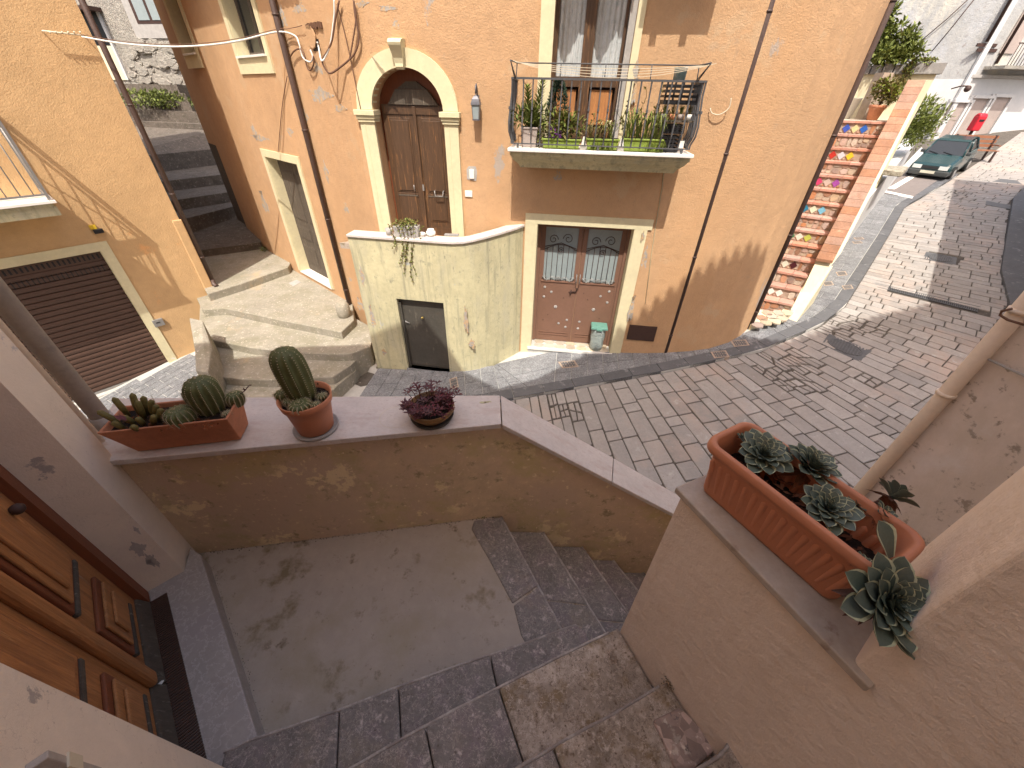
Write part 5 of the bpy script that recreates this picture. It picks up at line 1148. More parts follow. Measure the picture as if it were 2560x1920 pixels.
for a0,a1 in ((.078,m_-.004),(m_+.004,OP.L-.078)):
    B().wb(OP,a0,a1,2.5,4.55,-.235,-.185).build('door_leaf',MT['wooddoor'],dd)
    for z0,z1 in ((2.60,2.84),(2.98,3.62),(3.74,4.42)):
        q=B(); q.wb(OP,a0+.085,a1-.085,z0,z1,-.186,-.170); q.build('panel_moulding',MT['woodred'],dd,bevel=.006)
        q=B(); q.wb(OP,a0+.11,a1-.11,z0+.03,z1-.03,-.170,-.158); q.build('panel_moulding',MT['wooddoor'],dd,bevel=.006)
        q=B(); q.wb(OP,a0+.145,a1-.145,z0+.07,z1-.07,-.158,-.146); q.build('raised_panel',MT['wooddoor'],dd,bevel=.008)
        q=B(); q.wb(OP,a0+.09,a1-.09,z0-.028,z0-.002,-.186,-.166); q.build('bare_rail_edge',MT['woodgrey'],dd,bevel=.006)
    q=B(); q.hexa([OP.p(a0,2.425,-.15),OP.p(a1,2.425,-.15),OP.p(a1,2.425,-.22),OP.p(a0,2.425,-.22),OP.p(a0,2.50,-.175),OP.p(a1,2.50,-.175),OP.p(a1,2.50,-.22),OP.p(a0,2.50,-.22)]); q.build('weather_bar',MT['woodgrey'],dd,bevel=.008)
q=B(); q.wb(OP,m_-.03,m_+.03,2.5,4.55,-.186,-.15); q.build('meeting_stile',MT['wooddoor'],dd,bevel=.012)
q=B(); k=0
while k*.012<OP.L-.16:
    q.wb(OP,.08+k*.012,.087+k*.012,2.421,2.428,-.155,-.085); k+=1
tag(q.build('ribbed_threshold',MT['brown'],dd))
c_=oz(110,1350,3.0); q=B(); q.sph(OP.p(OP.s(0,1290,-.17)+.0,OP.z(0,1290,-.17),-.13),.02,10); q.build('door_knob',MT['browndk'],dd)
# folded paper on the sill
pc=oz(388,1712,2.44); q=B(); q.add([pc+V(-.04,.0,0),pc+V(.035,.015,.012),pc+V(.03,-.025,.004),pc+V(0,-.01,.02)],[(0,1,3),(0,3,2),(1,2,3)]); tag(q.build('paper_scrap',MT['wpot']),'folded white paper scrap stuck in the wooden door threshold','paper')
# intercom on the near wall
s_,z_=OP(118,1890,.03); q=thing('intercom_box',OP.p(s_,z_,0),'grey intercom box on the beige wall at the bottom left corner','intercom')
a0,a1=OP.s(92,1885,.03),OP.s(156,1885,.03); z1=OP.z(120,1856,.03)
B().wb(OP,min(a0,a1),max(a0,a1),z1-.16,z1,0,.03).build('case',MT['gpipe'],q,bevel=.002)
B().wb(OP,(a0+a1)/2-.012,(a0+a1)/2+.016,z1-.09,z1-.05,.03,.034).build('name_plate',MT['rope'],q)
# pipes at the left wall
pf=V(-1.985,1.364,3.15)
t_=thing('downpipe',pf,'thick grey painted downpipe ending at the left end of the marble parapet','downpipe')
B().tube([V(pf.x,pf.y,3.22),V(pf.x,pf.y,8)],.037,16).build('pipe',MT['gpipe'],t_)
B().tube([V(pf.x,pf.y,3.14),V(pf.x,pf.y,3.23)],.043,16).build('socket',MT['gpipe'],t_)
pf2=V(-1.928,1.258,3.17); t_=thing('corner_bead',(pf2.x-.01,pf2.y,3.1),'rounded cream plaster bead running up the wall beside the grey downpipe','moulding')
B().tube([V(pf2.x-.0,pf2.y-.0,3.16),V(pf2.x-.0,pf2.y-.0,7.5)],.016,10).build('bead',MT['npipe'],t_)
# landing and parapet
P=[(-1.84,1.22),(-.06,1.52),(.34,.80),(-.95,.30),(-1.75,1.1)]
b=B(); b.prism([(-1.9,1.22),(-.10,1.50),(-.08,1.40),(.10,1.0),(.20,.80),(.20,.62),(-1.0,.2),(-1.9,1.0)],-.6,2.3); b.build('landing',MT['cement'],kind='structure')
par=thing('parapet',(-.8,1.5,2.3),'mouldy plaster parapet with pink marble coping around the landing','parapet')
pin=[(-1.86,1.165),(-.058,1.475)]; pout=[(-2.12,1.60),(-.065,1.70)]
slope=lambda x,y: 3.14-max(0,x+.05)*.675
b=B(); b.prism([(-1.9,1.18),(-.056,1.492),(-.06,1.68),(-2.1,1.60)],-.9,3.105)
b.prism([(-.056,1.492),(1.75,1.492),(1.75,1.665),(-.06,1.68)],-.9,lambda x,y:slope(x,y)-.035); b.build('wall',MT['par'],par)
zc=lambda x,y:3.11; zc2=lambda x,y:3.14
B().prism([(-1.885,1.148),(-.051,1.467),(-.068,1.705),(-2.16,1.60),(-2.05,1.38)],3.108,3.14).build('coping_slab',MT['marble'],par,bevel=.004)
sl2=[(-.047,1.467,-.064,1.705),(.60,1.467,.66,1.69),(1.22,1.467,1.26,1.67),(1.76,1.467,1.76,1.66)]
for i in range(3):
    a_,c_=sl2[i],sl2[i+1]; g=.002
    B().prism([(a_[0]+g,a_[1]),(c_[0]-g,c_[1]),(c_[2]-g,c_[3]),(a_[2]+g,a_[3])],lambda x,y:slope(x,y)-.032,lambda x,y:slope(x,y)+.0).build('coping_slab',MT['marble'],par,bevel=.004)
# steps down
fs_=thing('stone_staircase',(.3,1.1,1.0),'dark limestone stairs winding down past the parapet and up toward the viewer','staircase')
dn_=[(-.042,1.494,.299,.80),(.236,1.494,.62,.74),(.520,1.494,.93,.70),(.772,1.494,1.2,.75),(1.03,1.494,1.45,.8),(1.30,1.494,1.7,.85),(1.58,1.494,2.0,.9),(1.86,1.49,2.3,.95)]
prev=(-.21,1.462,.11,.74)
zz=2.302
for i,(x0,y0,x1,y1) in enumerate(dn_):
    P=[(prev[0],prev[1]-.0),(x0,y0-.004),(x1,y1),(prev[2],prev[3])]
    if i==0: P=[(-.225,1.455),(-.05,1.486),(.299,.80),(.318,.76),(.145,.70),(.045,.84),(-.02,.96),(-.12,1.22),(-.235,1.40)]
    if i>0: P=[(prev[0]-.05,y0-.004),(x0,y0-.004),(x1,y1),(prev[2]-.05,prev[3])]
    if i==0:
        B().prism(P,zz-1.0,zz-.004).build('tread_bed',MT['slabrust'],fs_)
        B().prism([(-.225,1.452),(-.05,1.484),(.172,1.05),(.03,.95),(-.115,1.20),(-.235,1.39)],zz-1.0,zz+.005).build('tread_slab',MT['slab'],fs_,bevel=.008)
        B().prism([(.176,1.043),(.299,.80),(.318,.745),(.145,.69),(.075,.80),(.035,.94)],zz-1.0,zz+.004).build('tread_slab',MT['slab'],fs_,bevel=.008)
    else:
        B().prism([P[0],P[1],P[2],P[3]],zz-1.0,zz-.006).build('tread_bed',MT['slabrust'],fs_)
        f=.62; mx=(x0+(x1-x0)*f,y0+(y1-y0)*f); px__=(P[0][0]+(P[3][0]-P[0][0])*f,P[0][1]+(P[3][1]-P[0][1])*f)
        B().prism([P[0],P[1],mx,px__],zz-1.0,zz).build('tread_slab',MT['slab'],fs_,bevel=.01)
        B().prism([(px__[0]+.003,px__[1]-.004),(mx[0]+.003,mx[1]-.004),P[2],P[3]],zz-1.0,zz+.002).build('tread_slab',MT['slab'],fs_,bevel=.01)
    prev=(x0,y0,x1,y1); zz-=.17
    if i<6:
        e_=P[1] if i else (-.05,1.484); f_=(x1,y1) if i else (.299,.80)
        pts=[V(e_[0]+(f_[0]-e_[0])*t/14+R_.uniform(-.0015,.0015),e_[1]+(f_[1]-e_[1])*t/14,zz+.17-.003+R_.uniform(-.0015,.001)) for t in range(15)]
        B().tube(pts,.008,6).build('worn_nosing',MT['nosing'],fs_)
# steps up towards the camera
def up(line,zt,zb,cuts,m='slab',back=.6,rnd=0):
    pts=[V(*oz(u,v,zt).xy,0) for u,v in line]
    d=(pts[-1]-pts[0]).normalized(); n_=V(d.y,-d.x,0)
    L0=(pts[-1]-pts[0]).length
    def at(t):
        acc=0
        for i in range(len(pts)-1):
            l=(pts[i+1]-pts[i]).length
            if acc+l>=t or i==len(pts)-2: return pts[i].lerp(pts[i+1],(t-acc)/l)
            acc+=l
    B().tube([V(p.x+R_.uniform(-.002,.002),p.y,zt-.003) for q_,w__ in zip(pts,pts[1:]) for p in [q_.lerp(w__,k/6) for k in range(6)]],.006,6).build('worn_nosing',MT['nosing'],fs_)
    cuts=[0]+cuts+[sum((pts[i+1]-pts[i]).length for i in range(len(pts)-1))]
    for k in range(len(cuts)-1):
        a_,c_=at(cuts[k]+(.002 if k else 0)),at(cuts[k+1]-(.002 if k<len(cuts)-2 else 0)); mids=[]; acc=0
        for i in range(len(pts)-1):
            acc+=(pts[i+1]-pts[i]).length
            if cuts[k]<acc<cuts[k+1]-.01 and i<len(pts)-2: mids.append(pts[i+1])
        P=[a_]+mids+[c_,c_+n_*back,a_+n_*back]
        B().prism([p.xy[:] for p in P],zb,zt+.002*(k%2)).build('tread_slab',MT[m if not isinstance(m,list) else m[k]],fs_,bevel=.009)
up([(560,1880),(620,1852),(740,1812),(860,1770),(980,1722),(1155,1660),(1300,1612),(1438,1562),(1462,1575)],2.44,1.5,[.42,.66,1.07],back=.22)
up([(760,1990),(878,1920),(985,1858),(1080,1805),(1144,1770),(1240,1722),(1400,1640),(1545,1570)],2.58,1.5,[.42,.72],['slab','slab','slabrust'],back=.26)
up([(1080,2050),(1220,1965),(1320,1905),(1420,1845),(1541,1781),(1668,1704)],2.72,1.5,[.42,],['slab','slabrust'],back=.3)
up([(1480,2060),(1640,1985),(1750,1920),(1800,1890),(1845,1832),(1862,1840)],2.86,1.5,[],'slabrust',back=.3)
# pebble-dash patch slab on the third step
tp2=[oz(u,v,2.735) for u,v in ((1632,1800),(1700,1768),(1725,1790),(1800,1865),(1735,1925),(1690,1925),(1650,1835))]
B().prism([p.xy[:] for p in tp2],2.70,2.738).build('conglomerate_slab',mat('pink_conglomerate',(.46,.34,.29),.8,.1,5,.6,60,[(16,.58,.62,(.16,.13,.13),None),(19,.60,.64,(.62,.52,.44),None)],speck=30),fs_,bevel=.01)
# low wall with ledge on the right
lwd=V(.426,-.905,0).normalized(); lwn=V(.905,.426,0).normalized()
a0=lwn*.775; tA=lambda t,o: a0+lwn*o+lwd*t
t0=(V(.511,.730,0)).dot(lwd)-.0; t1=(V(.728,.326,0)).dot(lwd)
rw=thing('low_ledge_wall',tA((t0+t1)/2,.1)+V(0,0,2.4),'smooth beige low wall with stone ledge carrying the ribbed planter at right','wall')
b=B(); b.prism([tA(t0+.005,0).xy[:],tA(t1+.12,0).xy[:],tA(t1+.12,.30).xy[:],tA(t0+.005,.30).xy[:]],1.0,3.559); b.build('wall',MT['beige'],rw)
B().prism([tA(t0-.012,-.018).xy[:],tA(t1+.06,-.018).xy[:],tA(t1+.06,.31).xy[:],tA(t0-.012,.31).xy[:]],3.560,3.583).build('ledge_slab',mat('ledge_stone',(.52,.44,.37),.7,.1,5,.3,70,[(4,.45,.6,(.42,.33,.25),None),(12,.58,.68,(.30,.22,.17),None)]),rw,bevel=.004)
A_=V(.716,.300,0); B2=V(1.075,.556,0)
cl=thing('wall_pier',(.9,.3,2.6),'beige rendered wall pier rising beside the low wall at the right edge','wall')
nd=V(.36,-.93,0).normalized()
b=B(); b.prism([A_.xy[:],B2.xy[:],(2.2,.6),(2.2,-1.4),(A_+nd*1.6).xy[:]],1.4,6.2); b.build('wall',MT['beige'],cl,bevel=.008)
# neighbour wall with pipe
N0=V(2.30,1.63,0); nd2=V(.22,-.97,0).normalized()
nb2=thing('grimy_neighbour_house',(2.6,0,0),'grimy grey rendered house wall right of the street corner behind the planter','house')
b=B(); b.prism([(N0+V(.03,-.02,0)).xy[:],(N0+nd2*4).xy[:],(4.6,-2.2),(4.6,-.4)],-.8,6.8); b.build('wall',MT['nwall'],nb2)
q=B(); NW=Wl(N0.xy,(N0+nd2*4).xy)
if NW.n.x>0: NW.n=-NW.n
c1,c2=NW(2458,897,.02),NW(2560,944,.02); q.tube([NW.p(c1[0],c1[1],-.0),NW.p(c2[0]+.6,c2[1]-.0,.0)],.006,6); q.build('cement_joint',MT['gpot'],nb2)
t_=thing('downpipe',(N0.x,N0.y,-.3),'pale beige pipe running down the corner of the grimy wall behind the planter','downpipe')
B().tube([V(N0.x,N0.y,-.3),V(N0.x,N0.y,6.8)],.035,14).build('pipe',MT['npipe'],t_)
for z in (3.27,3.75): B().tube([V(N0.x,N0.y,z),V(N0.x,N0.y,z+.02)],.041,14).build('collar',MT['npipe'],t_)
q=B(); wpts=[(2560,812),(2520,800),(2500,788),(2504,778),(2530,772)]
k=[NW.px(u,v,.06) for u,v in wpts]; tag(B().tube(k,.006,6).build('cable',MT['cableb']),'dark cable looping round the beige pipe at the right edge','cable')
# ================================================================== houses behind the viewer (cast the street shade)
prof=[(-6.9,13.2),(-5.15,14.0),(-2.44,14.55),(-1.99,13.75),(-1.69,13.1),(-.91,12.1),(-.15,12.6),(.67,13.75),(1.9,14.95),(2.7,15.7),(3.55,16.3),(4.0,16.42),(4.02,15.0),(4.98,14.45),(6.53,15.6),(8.81,17.0),(9.3,17.1)]
YC=-3.0; prof=[(x+(YC+1)*math.tan(math.radians(AZ)),z-(YC+1)*math.tan(math.radians(EL))/math.cos(math.radians(AZ))) for x,z in prof]
b=B(); vs=[(x,z) for x,z in prof]
n=len(vs); fr=[V(x,YC,z) for x,z in vs]; bk=[V(x,YC-6,z+.5) for x,z in vs]; f0=[V(x,YC,-2) for x,z in vs]; b0=[V(x,YC-6,-2) for x,z in vs]
b.add(fr+bk+f0+b0,[(i,i+1,n+i+1,n+i) for i in range(n-1)]+[(2*n+i,2*n+i+1,i+1,i) for i in range(n-1)]+[(n+i,n+i+1,3*n+i+1,3*n+i) for i in range(n-1)]+[(0,n,3*n,2*n),(2*n-1,n-1,3*n-1,4*n-1)])
hb=thing('tall_house_row',(1,-8,-1),'tall plastered house row with tiled roofs behind the viewpoint','house'); b.build('wall',MT['beige'],hb)
tl=B(); x=.7
while x<9.0:
    for (xa,za),(xb,zb_) in zip(prof,prof[1:]):
        if xa<=x<xb: z=za+(zb_-za)*(x-xa)/(xb-xa); break
    tl.tube([V(x,YC+.07,z-.02),V(x,YC-2,z+.3)],[.07,.07],6); x+=.2
tl.build('roof_tile_row',MT['tile'],hb,kind='stuff')
RH=Wl((9.6,5.1),(16.6,13.1)); b=B()
q0,q1,q2,q3=V(9.35,4.8,0),V(16.7,13.2,0),V(22,9,0),V(14,1,0)
b.prism([q0.xy[:],q1.xy[:],q2.xy[:],q3.xy[:]],-1,lambda x,y:7.45+.09*(x-9.6)+.08*(y-5.1)); tag(b.build('street_side_house',MT['beige']),'plain house lining the right side of the street outside the view','house')
# ================================================================== PLANTS AND SMALL THINGS
rg=random.Random(21)
def zat(p,v):
    lo,hi=-3.0,12.0
    for _ in range(50):
        m=(lo+hi)/2
        if proj(V(p.x,p.y,m))[1]>v: lo=m
        else: hi=m
    return (lo+hi)/2
def rv(): 
    while True:
        q=V(rg.uniform(-1,1),rg.uniform(-1,1),rg.uniform(-1,1))
        if .05<q.length<1: return q
def leafquad(b,p,d,n_,l,w_,m=0):
    s=d.cross(n_).normalized()*w_; t=p+d*l
    b.add([p,p+d*l*.45+s+n_*l*.06,t,p+d*l*.45-s+n_*l*.06],[(0,1,2),(0,2,3)],m)
def clump(name,c,r,n,l,w_,mt,parent,label=None,kind='stuff',shell=.5,up=.2,blobs=6,build=True,b=None):
    b=b or B(); bl=[(c+V(*(x*y*.6 for x,y in zip(rv(),r))),rg.uniform(.45,.75)) for _ in range(blobs)]
    nm_=len(mt) if isinstance(mt,(list,tuple)) else 1
    for i in range(n):
        bc_,k=bl[i%len(bl)] if blobs else (c,1); q=rv().normalized()*(shell+(1-shell)*rg.random())
        p=bc_+V(q.x*r[0]*k,q.y*r[1]*k,q.z*r[2]*k); d=(rv()+q*.8+V(0,0,up)).normalized(); n_=(rv()*.8+V(0,0,.8)).normalized(); n_=(n_-d*n_.dot(d)).normalized() if abs(n_.dot(d))<.98 else d.orthogonal().normalized()
        leafquad(b,p,d,n_,l*rg.uniform(.6,1.25),w_*rg.uniform(.7,1.2),rg.randrange(nm_))
    return b.build(name,[MT[x] for x in mt] if isinstance(mt,(list,tuple)) else MT[mt],parent,label,kind=kind) if build else b
def blades(b,c,n,h,sp,w_,m=0,droop=.5):
    for i in range(n):
        a_=rg.uniform(0,6.28); d=V(math.cos(a_),math.sin(a_),0); p=c+d*sp*.2*rg.random(); hh=h*rg.uniform(.6,1.1); k=rg.uniform(.3,1)*sp; s=V(-d.y,d.x,0)*w_
        pts=[p,p+d*k*.3+V(0,0,hh*.6),p+d*k*.75+V(0,0,hh*.95),p+d*k*1.2+V(0,0,hh*(.95-droop*rg.random()))]
        b.add([pts[0]-s,pts[0]+s,pts[1]-s,pts[1]+s,pts[2]-s*.7,pts[2]+s*.7,pts[3]],[(0,1,3,2),(2,3,5,4),(4,5,6)],m)
# ---- ribbed cactus
def cactus(par,base,r,h,nr=12,lean=(0,0),name='cactus'):
    b=B(); prof=[]; N=12
    for i in range(N+1):
        t=i/N; rr=r*(math.sin(math.pi*min(1,(t*.86+.14)))**.5 if t<.999 else .05); rr=r*max(.04,(1-(2*t-1)**4)**.5 if t>.45 else (.78+.22*math.sin(math.pi*t))); prof.append((rr,h*t))
    T=Matrix(((1,0,lean[0]),(0,1,lean[1]),(0,0,1)))
    b.lathe(base,prof,nr*4,0,rib=.17,nr=nr,T=T); o=b.build(name,MT['cactus'],par)
    s=B()
    for k in range(nr):
        a_=2*math.pi*k/nr
        for i in range(1,N+1):
            for f in (0,.5):
                t=min(1,(i-f)/N); j=min(N-1,int(t*N)); rr=prof[j][0]+(prof[j+1][0]-prof[j][0])*(t*N-j); q=T@V(rr*1.07*math.cos(a_),rr*1.07*math.sin(a_),h*t); p=base+q
                d=V(math.cos(a_),math.sin(a_),.3+t).normalized()
                s.sph(p,.0022,5)
                for z in range(2):
                    dd=(d+rv()*.7).normalized(); s.add([p,p+dd*.009+V(0,0,.0007),p+dd*.009],[(0,1,2)])
    s.build('spines',MT['spine'],o,kind='stuff'); return o
# ---- long terracotta box with cacti
p0,p1=oz(346,1129,3.145),oz(602,1099,3.145); ax=(p1-p0).normalized(); ay=V(-ax.y,ax.x,0); Lb=(p1-p0).length; Wb=.115
pt=thing('terracotta_trough',(p0+p1)/2,'tapered terracotta trough of cacti and finger succulents at the left end of the marble parapet','planter')
hb_=zat(p1-ax*.0,1036)-3.145; hb_=max(.11,min(.17,hb_)); fl=.038
def q4(o,f0,f1,g,z): return [(p0-ax*(f0-g)-ay*(f0*.6-g)),(p0+ax*(Lb+f1-g)-ay*(f0*.6-g)),(p0+ax*(Lb+f1-g)+ay*(Wb+f0*.6-g)),(p0-ax*(f0-g)+ay*(Wb+f0*.6-g))]
bo=[V(p.x,p.y,3.145) for p in q4(0,0,0,0,0)]; to=[V(p.x,p.y,3.145+hb_) for p in q4(0,fl*1.6,fl*.35,0,0)]; ti_=[V(p.x,p.y,3.145+hb_) for p in q4(0,fl*1.6,fl*.35,.011,0)]; bi=[V(p.x,p.y,3.145+hb_*.35) for p in q4(0,fl*.5,fl*.3,.011,0)]
b=B(); b.add(bo+to+ti_+bi,[(3,2,1,0)]+[(i,(i+1)%4,4+(i+1)%4,4+i) for i in range(4)]+[(4+i,4+(i+1)%4,8+(i+1)%4,8+i) for i in range(4)]+[(8+i,8+(i+1)%4,12+(i+1)%4,12+i) for i in range(4)]+[(12,13,14,15)]); b.build('trough',MT['terracotta'],pt,bevel=.004)
zs_=3.145+hb_-.022
b=B(); q=q4(0,fl*1.3,fl*.3,.012,0); b.add([V(p.x,p.y,zs_) for p in q],[(0,1,2,3)]); b.build('soil',MT['soil'],pt)
cy_=p0+ay*Wb*.5
cactus(pt,V(*oz(533,1022,zs_).xy,zs_-.01),.066,.19,13)
cactus(pt,V(*oz(462,1052,zs_).xy,zs_-.015),.052,.085,14,(-.15,0))
cactus(pt,V(*oz(592,1008,zs_).xy,zs_-.01),.037,.075,12,(.1,0))
cactus(pt,V(*oz(492,1010,zs_).xy,zs_-.0),.032,.09,12)
cactus(pt,V(*oz(570,1040,zs_).xy,zs_-.0),.016,.025,10)
for (u,v,h,ln,ly) in ((300,1060,.075,-.5,-.1),(322,1040,.09,-.2,.1),(350,1035,.095,.05,.2),(362,1045,.085,.1,.1),(372,1036,.09,.2,.1),(385,1040,.08,.3,.1),(395,1045,.07,.4,.0),(335,1060,.05,-.1,-.2),(360,1062,.045,.1,-.2),(385,1060,.05,.6,-.1),(310,1072,.04,-.5,-.1),(345,1075,.03,0,-.3),(400,1052,.06,.5,.1)):
    c=oz(u,v,zs_+.01); q=B(); q.tube([c,c+V(ln*h*.4,ly*h*.4,h*.5),c+V(ln*h,ly*h,h),c+V(ln*h*1.1,ly*h*1.1,h*1.12)],[.009,.013,.012,.003],8); q.build('finger_leaf',MT['leafb'],pt)
b=B()
for k in range(60):
    c=oz(rg.uniform(290,560),rg.uniform(1045,1075),zs_+.004); c=V(c.x,c.y,zs_+.003+.01*rg.random()); leafquad(b,c,rv().normalized(),V(0,0,1),.02,.006)
b.build('leaf_litter',MT['dry'],pt,kind='stuff')
c=oz(318,1052,zs_+.06); b=B(); leafquad(b,c,V(-.9,.2,.25).normalized(),V(0,0,1),.065,.012); leafquad(b,c,V(-.6,.2,.6).normalized(),V(.3,0,1),.04,.008); b.build('purple_leaf',MT['purple'],pt)
c=oz(600,985,zs_+.06); b=B(); b.tube([c,c+V(.03,.0,.02),c+V(.055,.01,.045)],.0022,5); leafquad(b,c+V(.03,0,.02),V(.2,0,1).normalized(),V(0,-1,0),.02,.006); leafquad(b,c+V(.055,.01,.045),V(.8,0,.3).normalized(),V(0,-1,0),.016,.005); b.build('purple_sprig',MT['purple'],pt)
b=B(); c=oz(405,1030,zs_+.03); b.tube([c,c+V(-.035,.03,.07)],.0012,4); b.build('dry_twig',MT['spine'],pt)
# ---- round pot with tall cactus
c0=oz(791,1066,3.15); c0.z=3.14; pr_=thing('cactus_pot',c0,'round terracotta pot with one tall ribbed cactus and small offsets on the parapet','potted cactus')
b=B(); b.lathe(c0,[(.085,.001),(.104,.004),(.107,.018),(.101,.018),(.09,.008)],32); b.build('saucer',MT['gpot'],pr_)
zt=zat(c0,985); H=max(.12,zt-3.15)
b=B(); b.lathe(c0,[(.078,.010),(.083,.014),(.098,H*.55),(.105,H*.80),(.114,H*.82),(.120,H),(.113,H),(.104,H*.85),(.10,H*.8)],36,rib=.0); b.build('pot',MT['plastic'],pr_)
b=B(); b.lathe(c0,[(.105,H*.86),(.001,H*.88)],24,cap=False); b.build('soil',MT['soil'],pr_)
ct_=V(c0.x-.018,c0.y+.02,3.14+H*.86); cactus(pr_,ct_,.068,zat(ct_,870)-3.14-H*.86,12,(-.08,.02))
for dx,dy,r_,h_,nm in ((-.10,.0,.034,.05,9),(.012,-.072,.045,.045,14),(-.06,-.035,.024,.03,11),(.075,.01,.022,.028,10),(.07,-.05,.02,.025,10),(.02,-.04,.018,.03,9)): cactus(pr_,V(c0.x+dx,c0.y+dy,3.14+H*.88),r_,h_,nm)
b=B()
for k in range(60):
    a_=rg.uniform(0,6.28); c=c0+V(.097*math.cos(a_)*rg.uniform(.7,1.05),.097*math.sin(a_)*rg.uniform(.7,1.05),H*.9+.012*rg.random()); leafquad(b,c,rv().normalized(),rv().normalized(),.014,.004)
b.build('litter',MT['soil'],pr_,kind='stuff')
# ---- bowl with purple plant
c0=oz(1081,1040,3.15); c0.z=3.14; pb_=thing('purple_plant_bowl',c0,'low brown bowl of purple trailing plant on a dark saucer near the parapet corner','potted plant')
b=B(); b.lathe(c0,[(.075,.001),(.102,.005),(.112,.024),(.106,.024),(.095,.010)],32); b.build('saucer',MT['dkgrey'],pb_)
b=B(); b.lathe(c0,[(.06,.012),(.085,.02),(.110,.05),(.118,.085),(.111,.085),(.10,.06)],32); b.lathe(c0+V(0,0,.062),[(.1175,0),(.120,.004),(.1175,.008)],32,cap=False); b.build('bowl',mat('brown_glazed_bowl',(.30,.17,.07),.5,.15,9,.4,50,[(14,.55,.65,(.14,.07,.03),None)]),pb_)
b=B(); b.lathe(c0,[(.108,.066),(.001,.072)],20,cap=False); b.build('soil',MT['soil'],pb_)
for k in range(70):
    a_=rg.uniform(0,6.28); r_=.105*math.sqrt(rg.random()); c=c0+V(r_*math.cos(a_),r_*math.sin(a_),.065); out=V(math.cos(a_),math.sin(a_),0)*rg.uniform(.2,1.0)*(.5+r_*8); h=rg.uniform(.02,.085); b=B(); e=c+out*.035+V(0,0,h)
    b.tube([c,c+out*.01+V(0,0,h*.6),e],.0018,4)
    for j in range(6):
        d=(V(math.cos(j*1.05+k),math.sin(j*1.05+k),.35)+out*.3).normalized(); leafquad(b,e-V(0,0,.005*(j%3)),d,V(0,0,1),rg.uniform(.025,.042),.0055)
    b.build('sprig',MT['purple'],pb_)
b=B(); c=oz(960,1045,3.1405); n=40
for i in range(n):
    a_,a2=2*math.pi*i/n,2*math.pi*(i+1)/n; b.add([c+V(r_*math.cos(t),r_*math.sin(t),0) for r_,t in ((.082,a_),(.084,a_),(.084,a2),(.082,a2))],[(0,1,2,3)])
b.v=[v+V(.06,.01,0.0009) for v in b.v]; tag(b.build('ring_stain',MT['rope']),'pale round water stain ring on the marble coping left of the purple plant bowl','stain')
b=B(); c=oz(1207,1006,3.1412)
for (x,y,r_) in ((0,0,.016),(.02,.004,.012),(.036,.010,.009)): b.add([c+V(x+r_*1.3*math.cos(t*.8),y+r_*.6*math.sin(t*.8),0) for t in range(8)],[tuple(range(8))])
tag(b.build('brown_stain',MT['yellow']),'small brown smear on the marble near the parapet corner','stain')
# ---- ribbed plastic planter with rosettes
q0,q1=oz(1753,1222,3.586),oz(2073,1506,3.586); ax=(q1-q0).normalized(); ay=V(-ax.y,ax.x,0); 
if ay.dot(V(1,1,0))<0: ay=-ay
Lb=(q1-q0).length; Wb=.115
rpn=thing('ribbed_planter',(q0+q1)/2+ay*Wb/2,'long ribbed terracotta coloured planter with echeveria rosettes on the stone ledge','planter')
Hh=zat(q0,1092)-3.586; Hh=max(.12,min(.19,Hh))
def rr_poly(ex,z,rad=.03,n=5,sc_=1):
    pts=[]; L2,W2=Lb/2+ex,Wb/2+ex; c=(q0+q1)/2+ay*Wb/2
    for sx_,sy_,st_ in ((1,1,0),(-1,1,1),(-1,-1,2),(1,-1,3)):
        for k in range(n+1):
            a_=math.pi/2*(st_+k/n); pts.append(V(*(c+ax*(sx_*(L2-rad)+rad*math.cos(a_))+ay*(sy_*(W2-rad)+rad*math.sin(a_))).xy,z))
    return pts
lev=[(0.0,0,.02),(.004,.01,.022),(.016,Hh*.72,.03),(.020,Hh*.84,.032),(.034,Hh*.86,.036),(.036,Hh*.90,.038),(.034,Hh*.985,.038),(.030,Hh,.036),(.022,Hh,.03),(.017,Hh*.97,.028),(.012,Hh*.7,.026),(.004,Hh*.35,.02)]
b=B(); vs=[]; 
for ex,z,rad in lev: vs+=rr_poly(ex,3.586+z,rad)
n=24; N=len(lev); b.add(vs,[(i*n+j,i*n+(j+1)%n,(i+1)*n+(j+1)%n,(i+1)*n+j) for i in range(N-1) for j in range(n)]+[tuple(range(n-1,-1,-1))],0,True); b.build('planter_body',MT['plastic'],rpn)
nr=15
for side in (-1,1):
    for k in range(nr):
        f=(k+.7)/(nr+.4); c=(q0+q1)/2+ay*(Wb/2+side*(Wb/2-.001))+ax*((f-.5)*Lb); c2=(q0+q1)/2+ay*(Wb/2+side*(Wb/2+.0105+(.004 if side>0 else 0)))+ax*((f-.5)*(Lb+.03))
        b=B(); b.tube([V(c.x,c.y,3.586+.018),V(c.x,c.y,3.586+.03),V(c2.x,c2.y,3.586+Hh*.66),V(c2.x,c2.y,3.586+Hh*.72)],[.003,.0085,.0095,.002],8); b.build('rib',MT['plastic'],rpn)
b=B(); b.add(rr_poly(.006,3.586+Hh*.5,.02),[tuple(range(24))]); b.build('soil',MT['soil'],rpn)
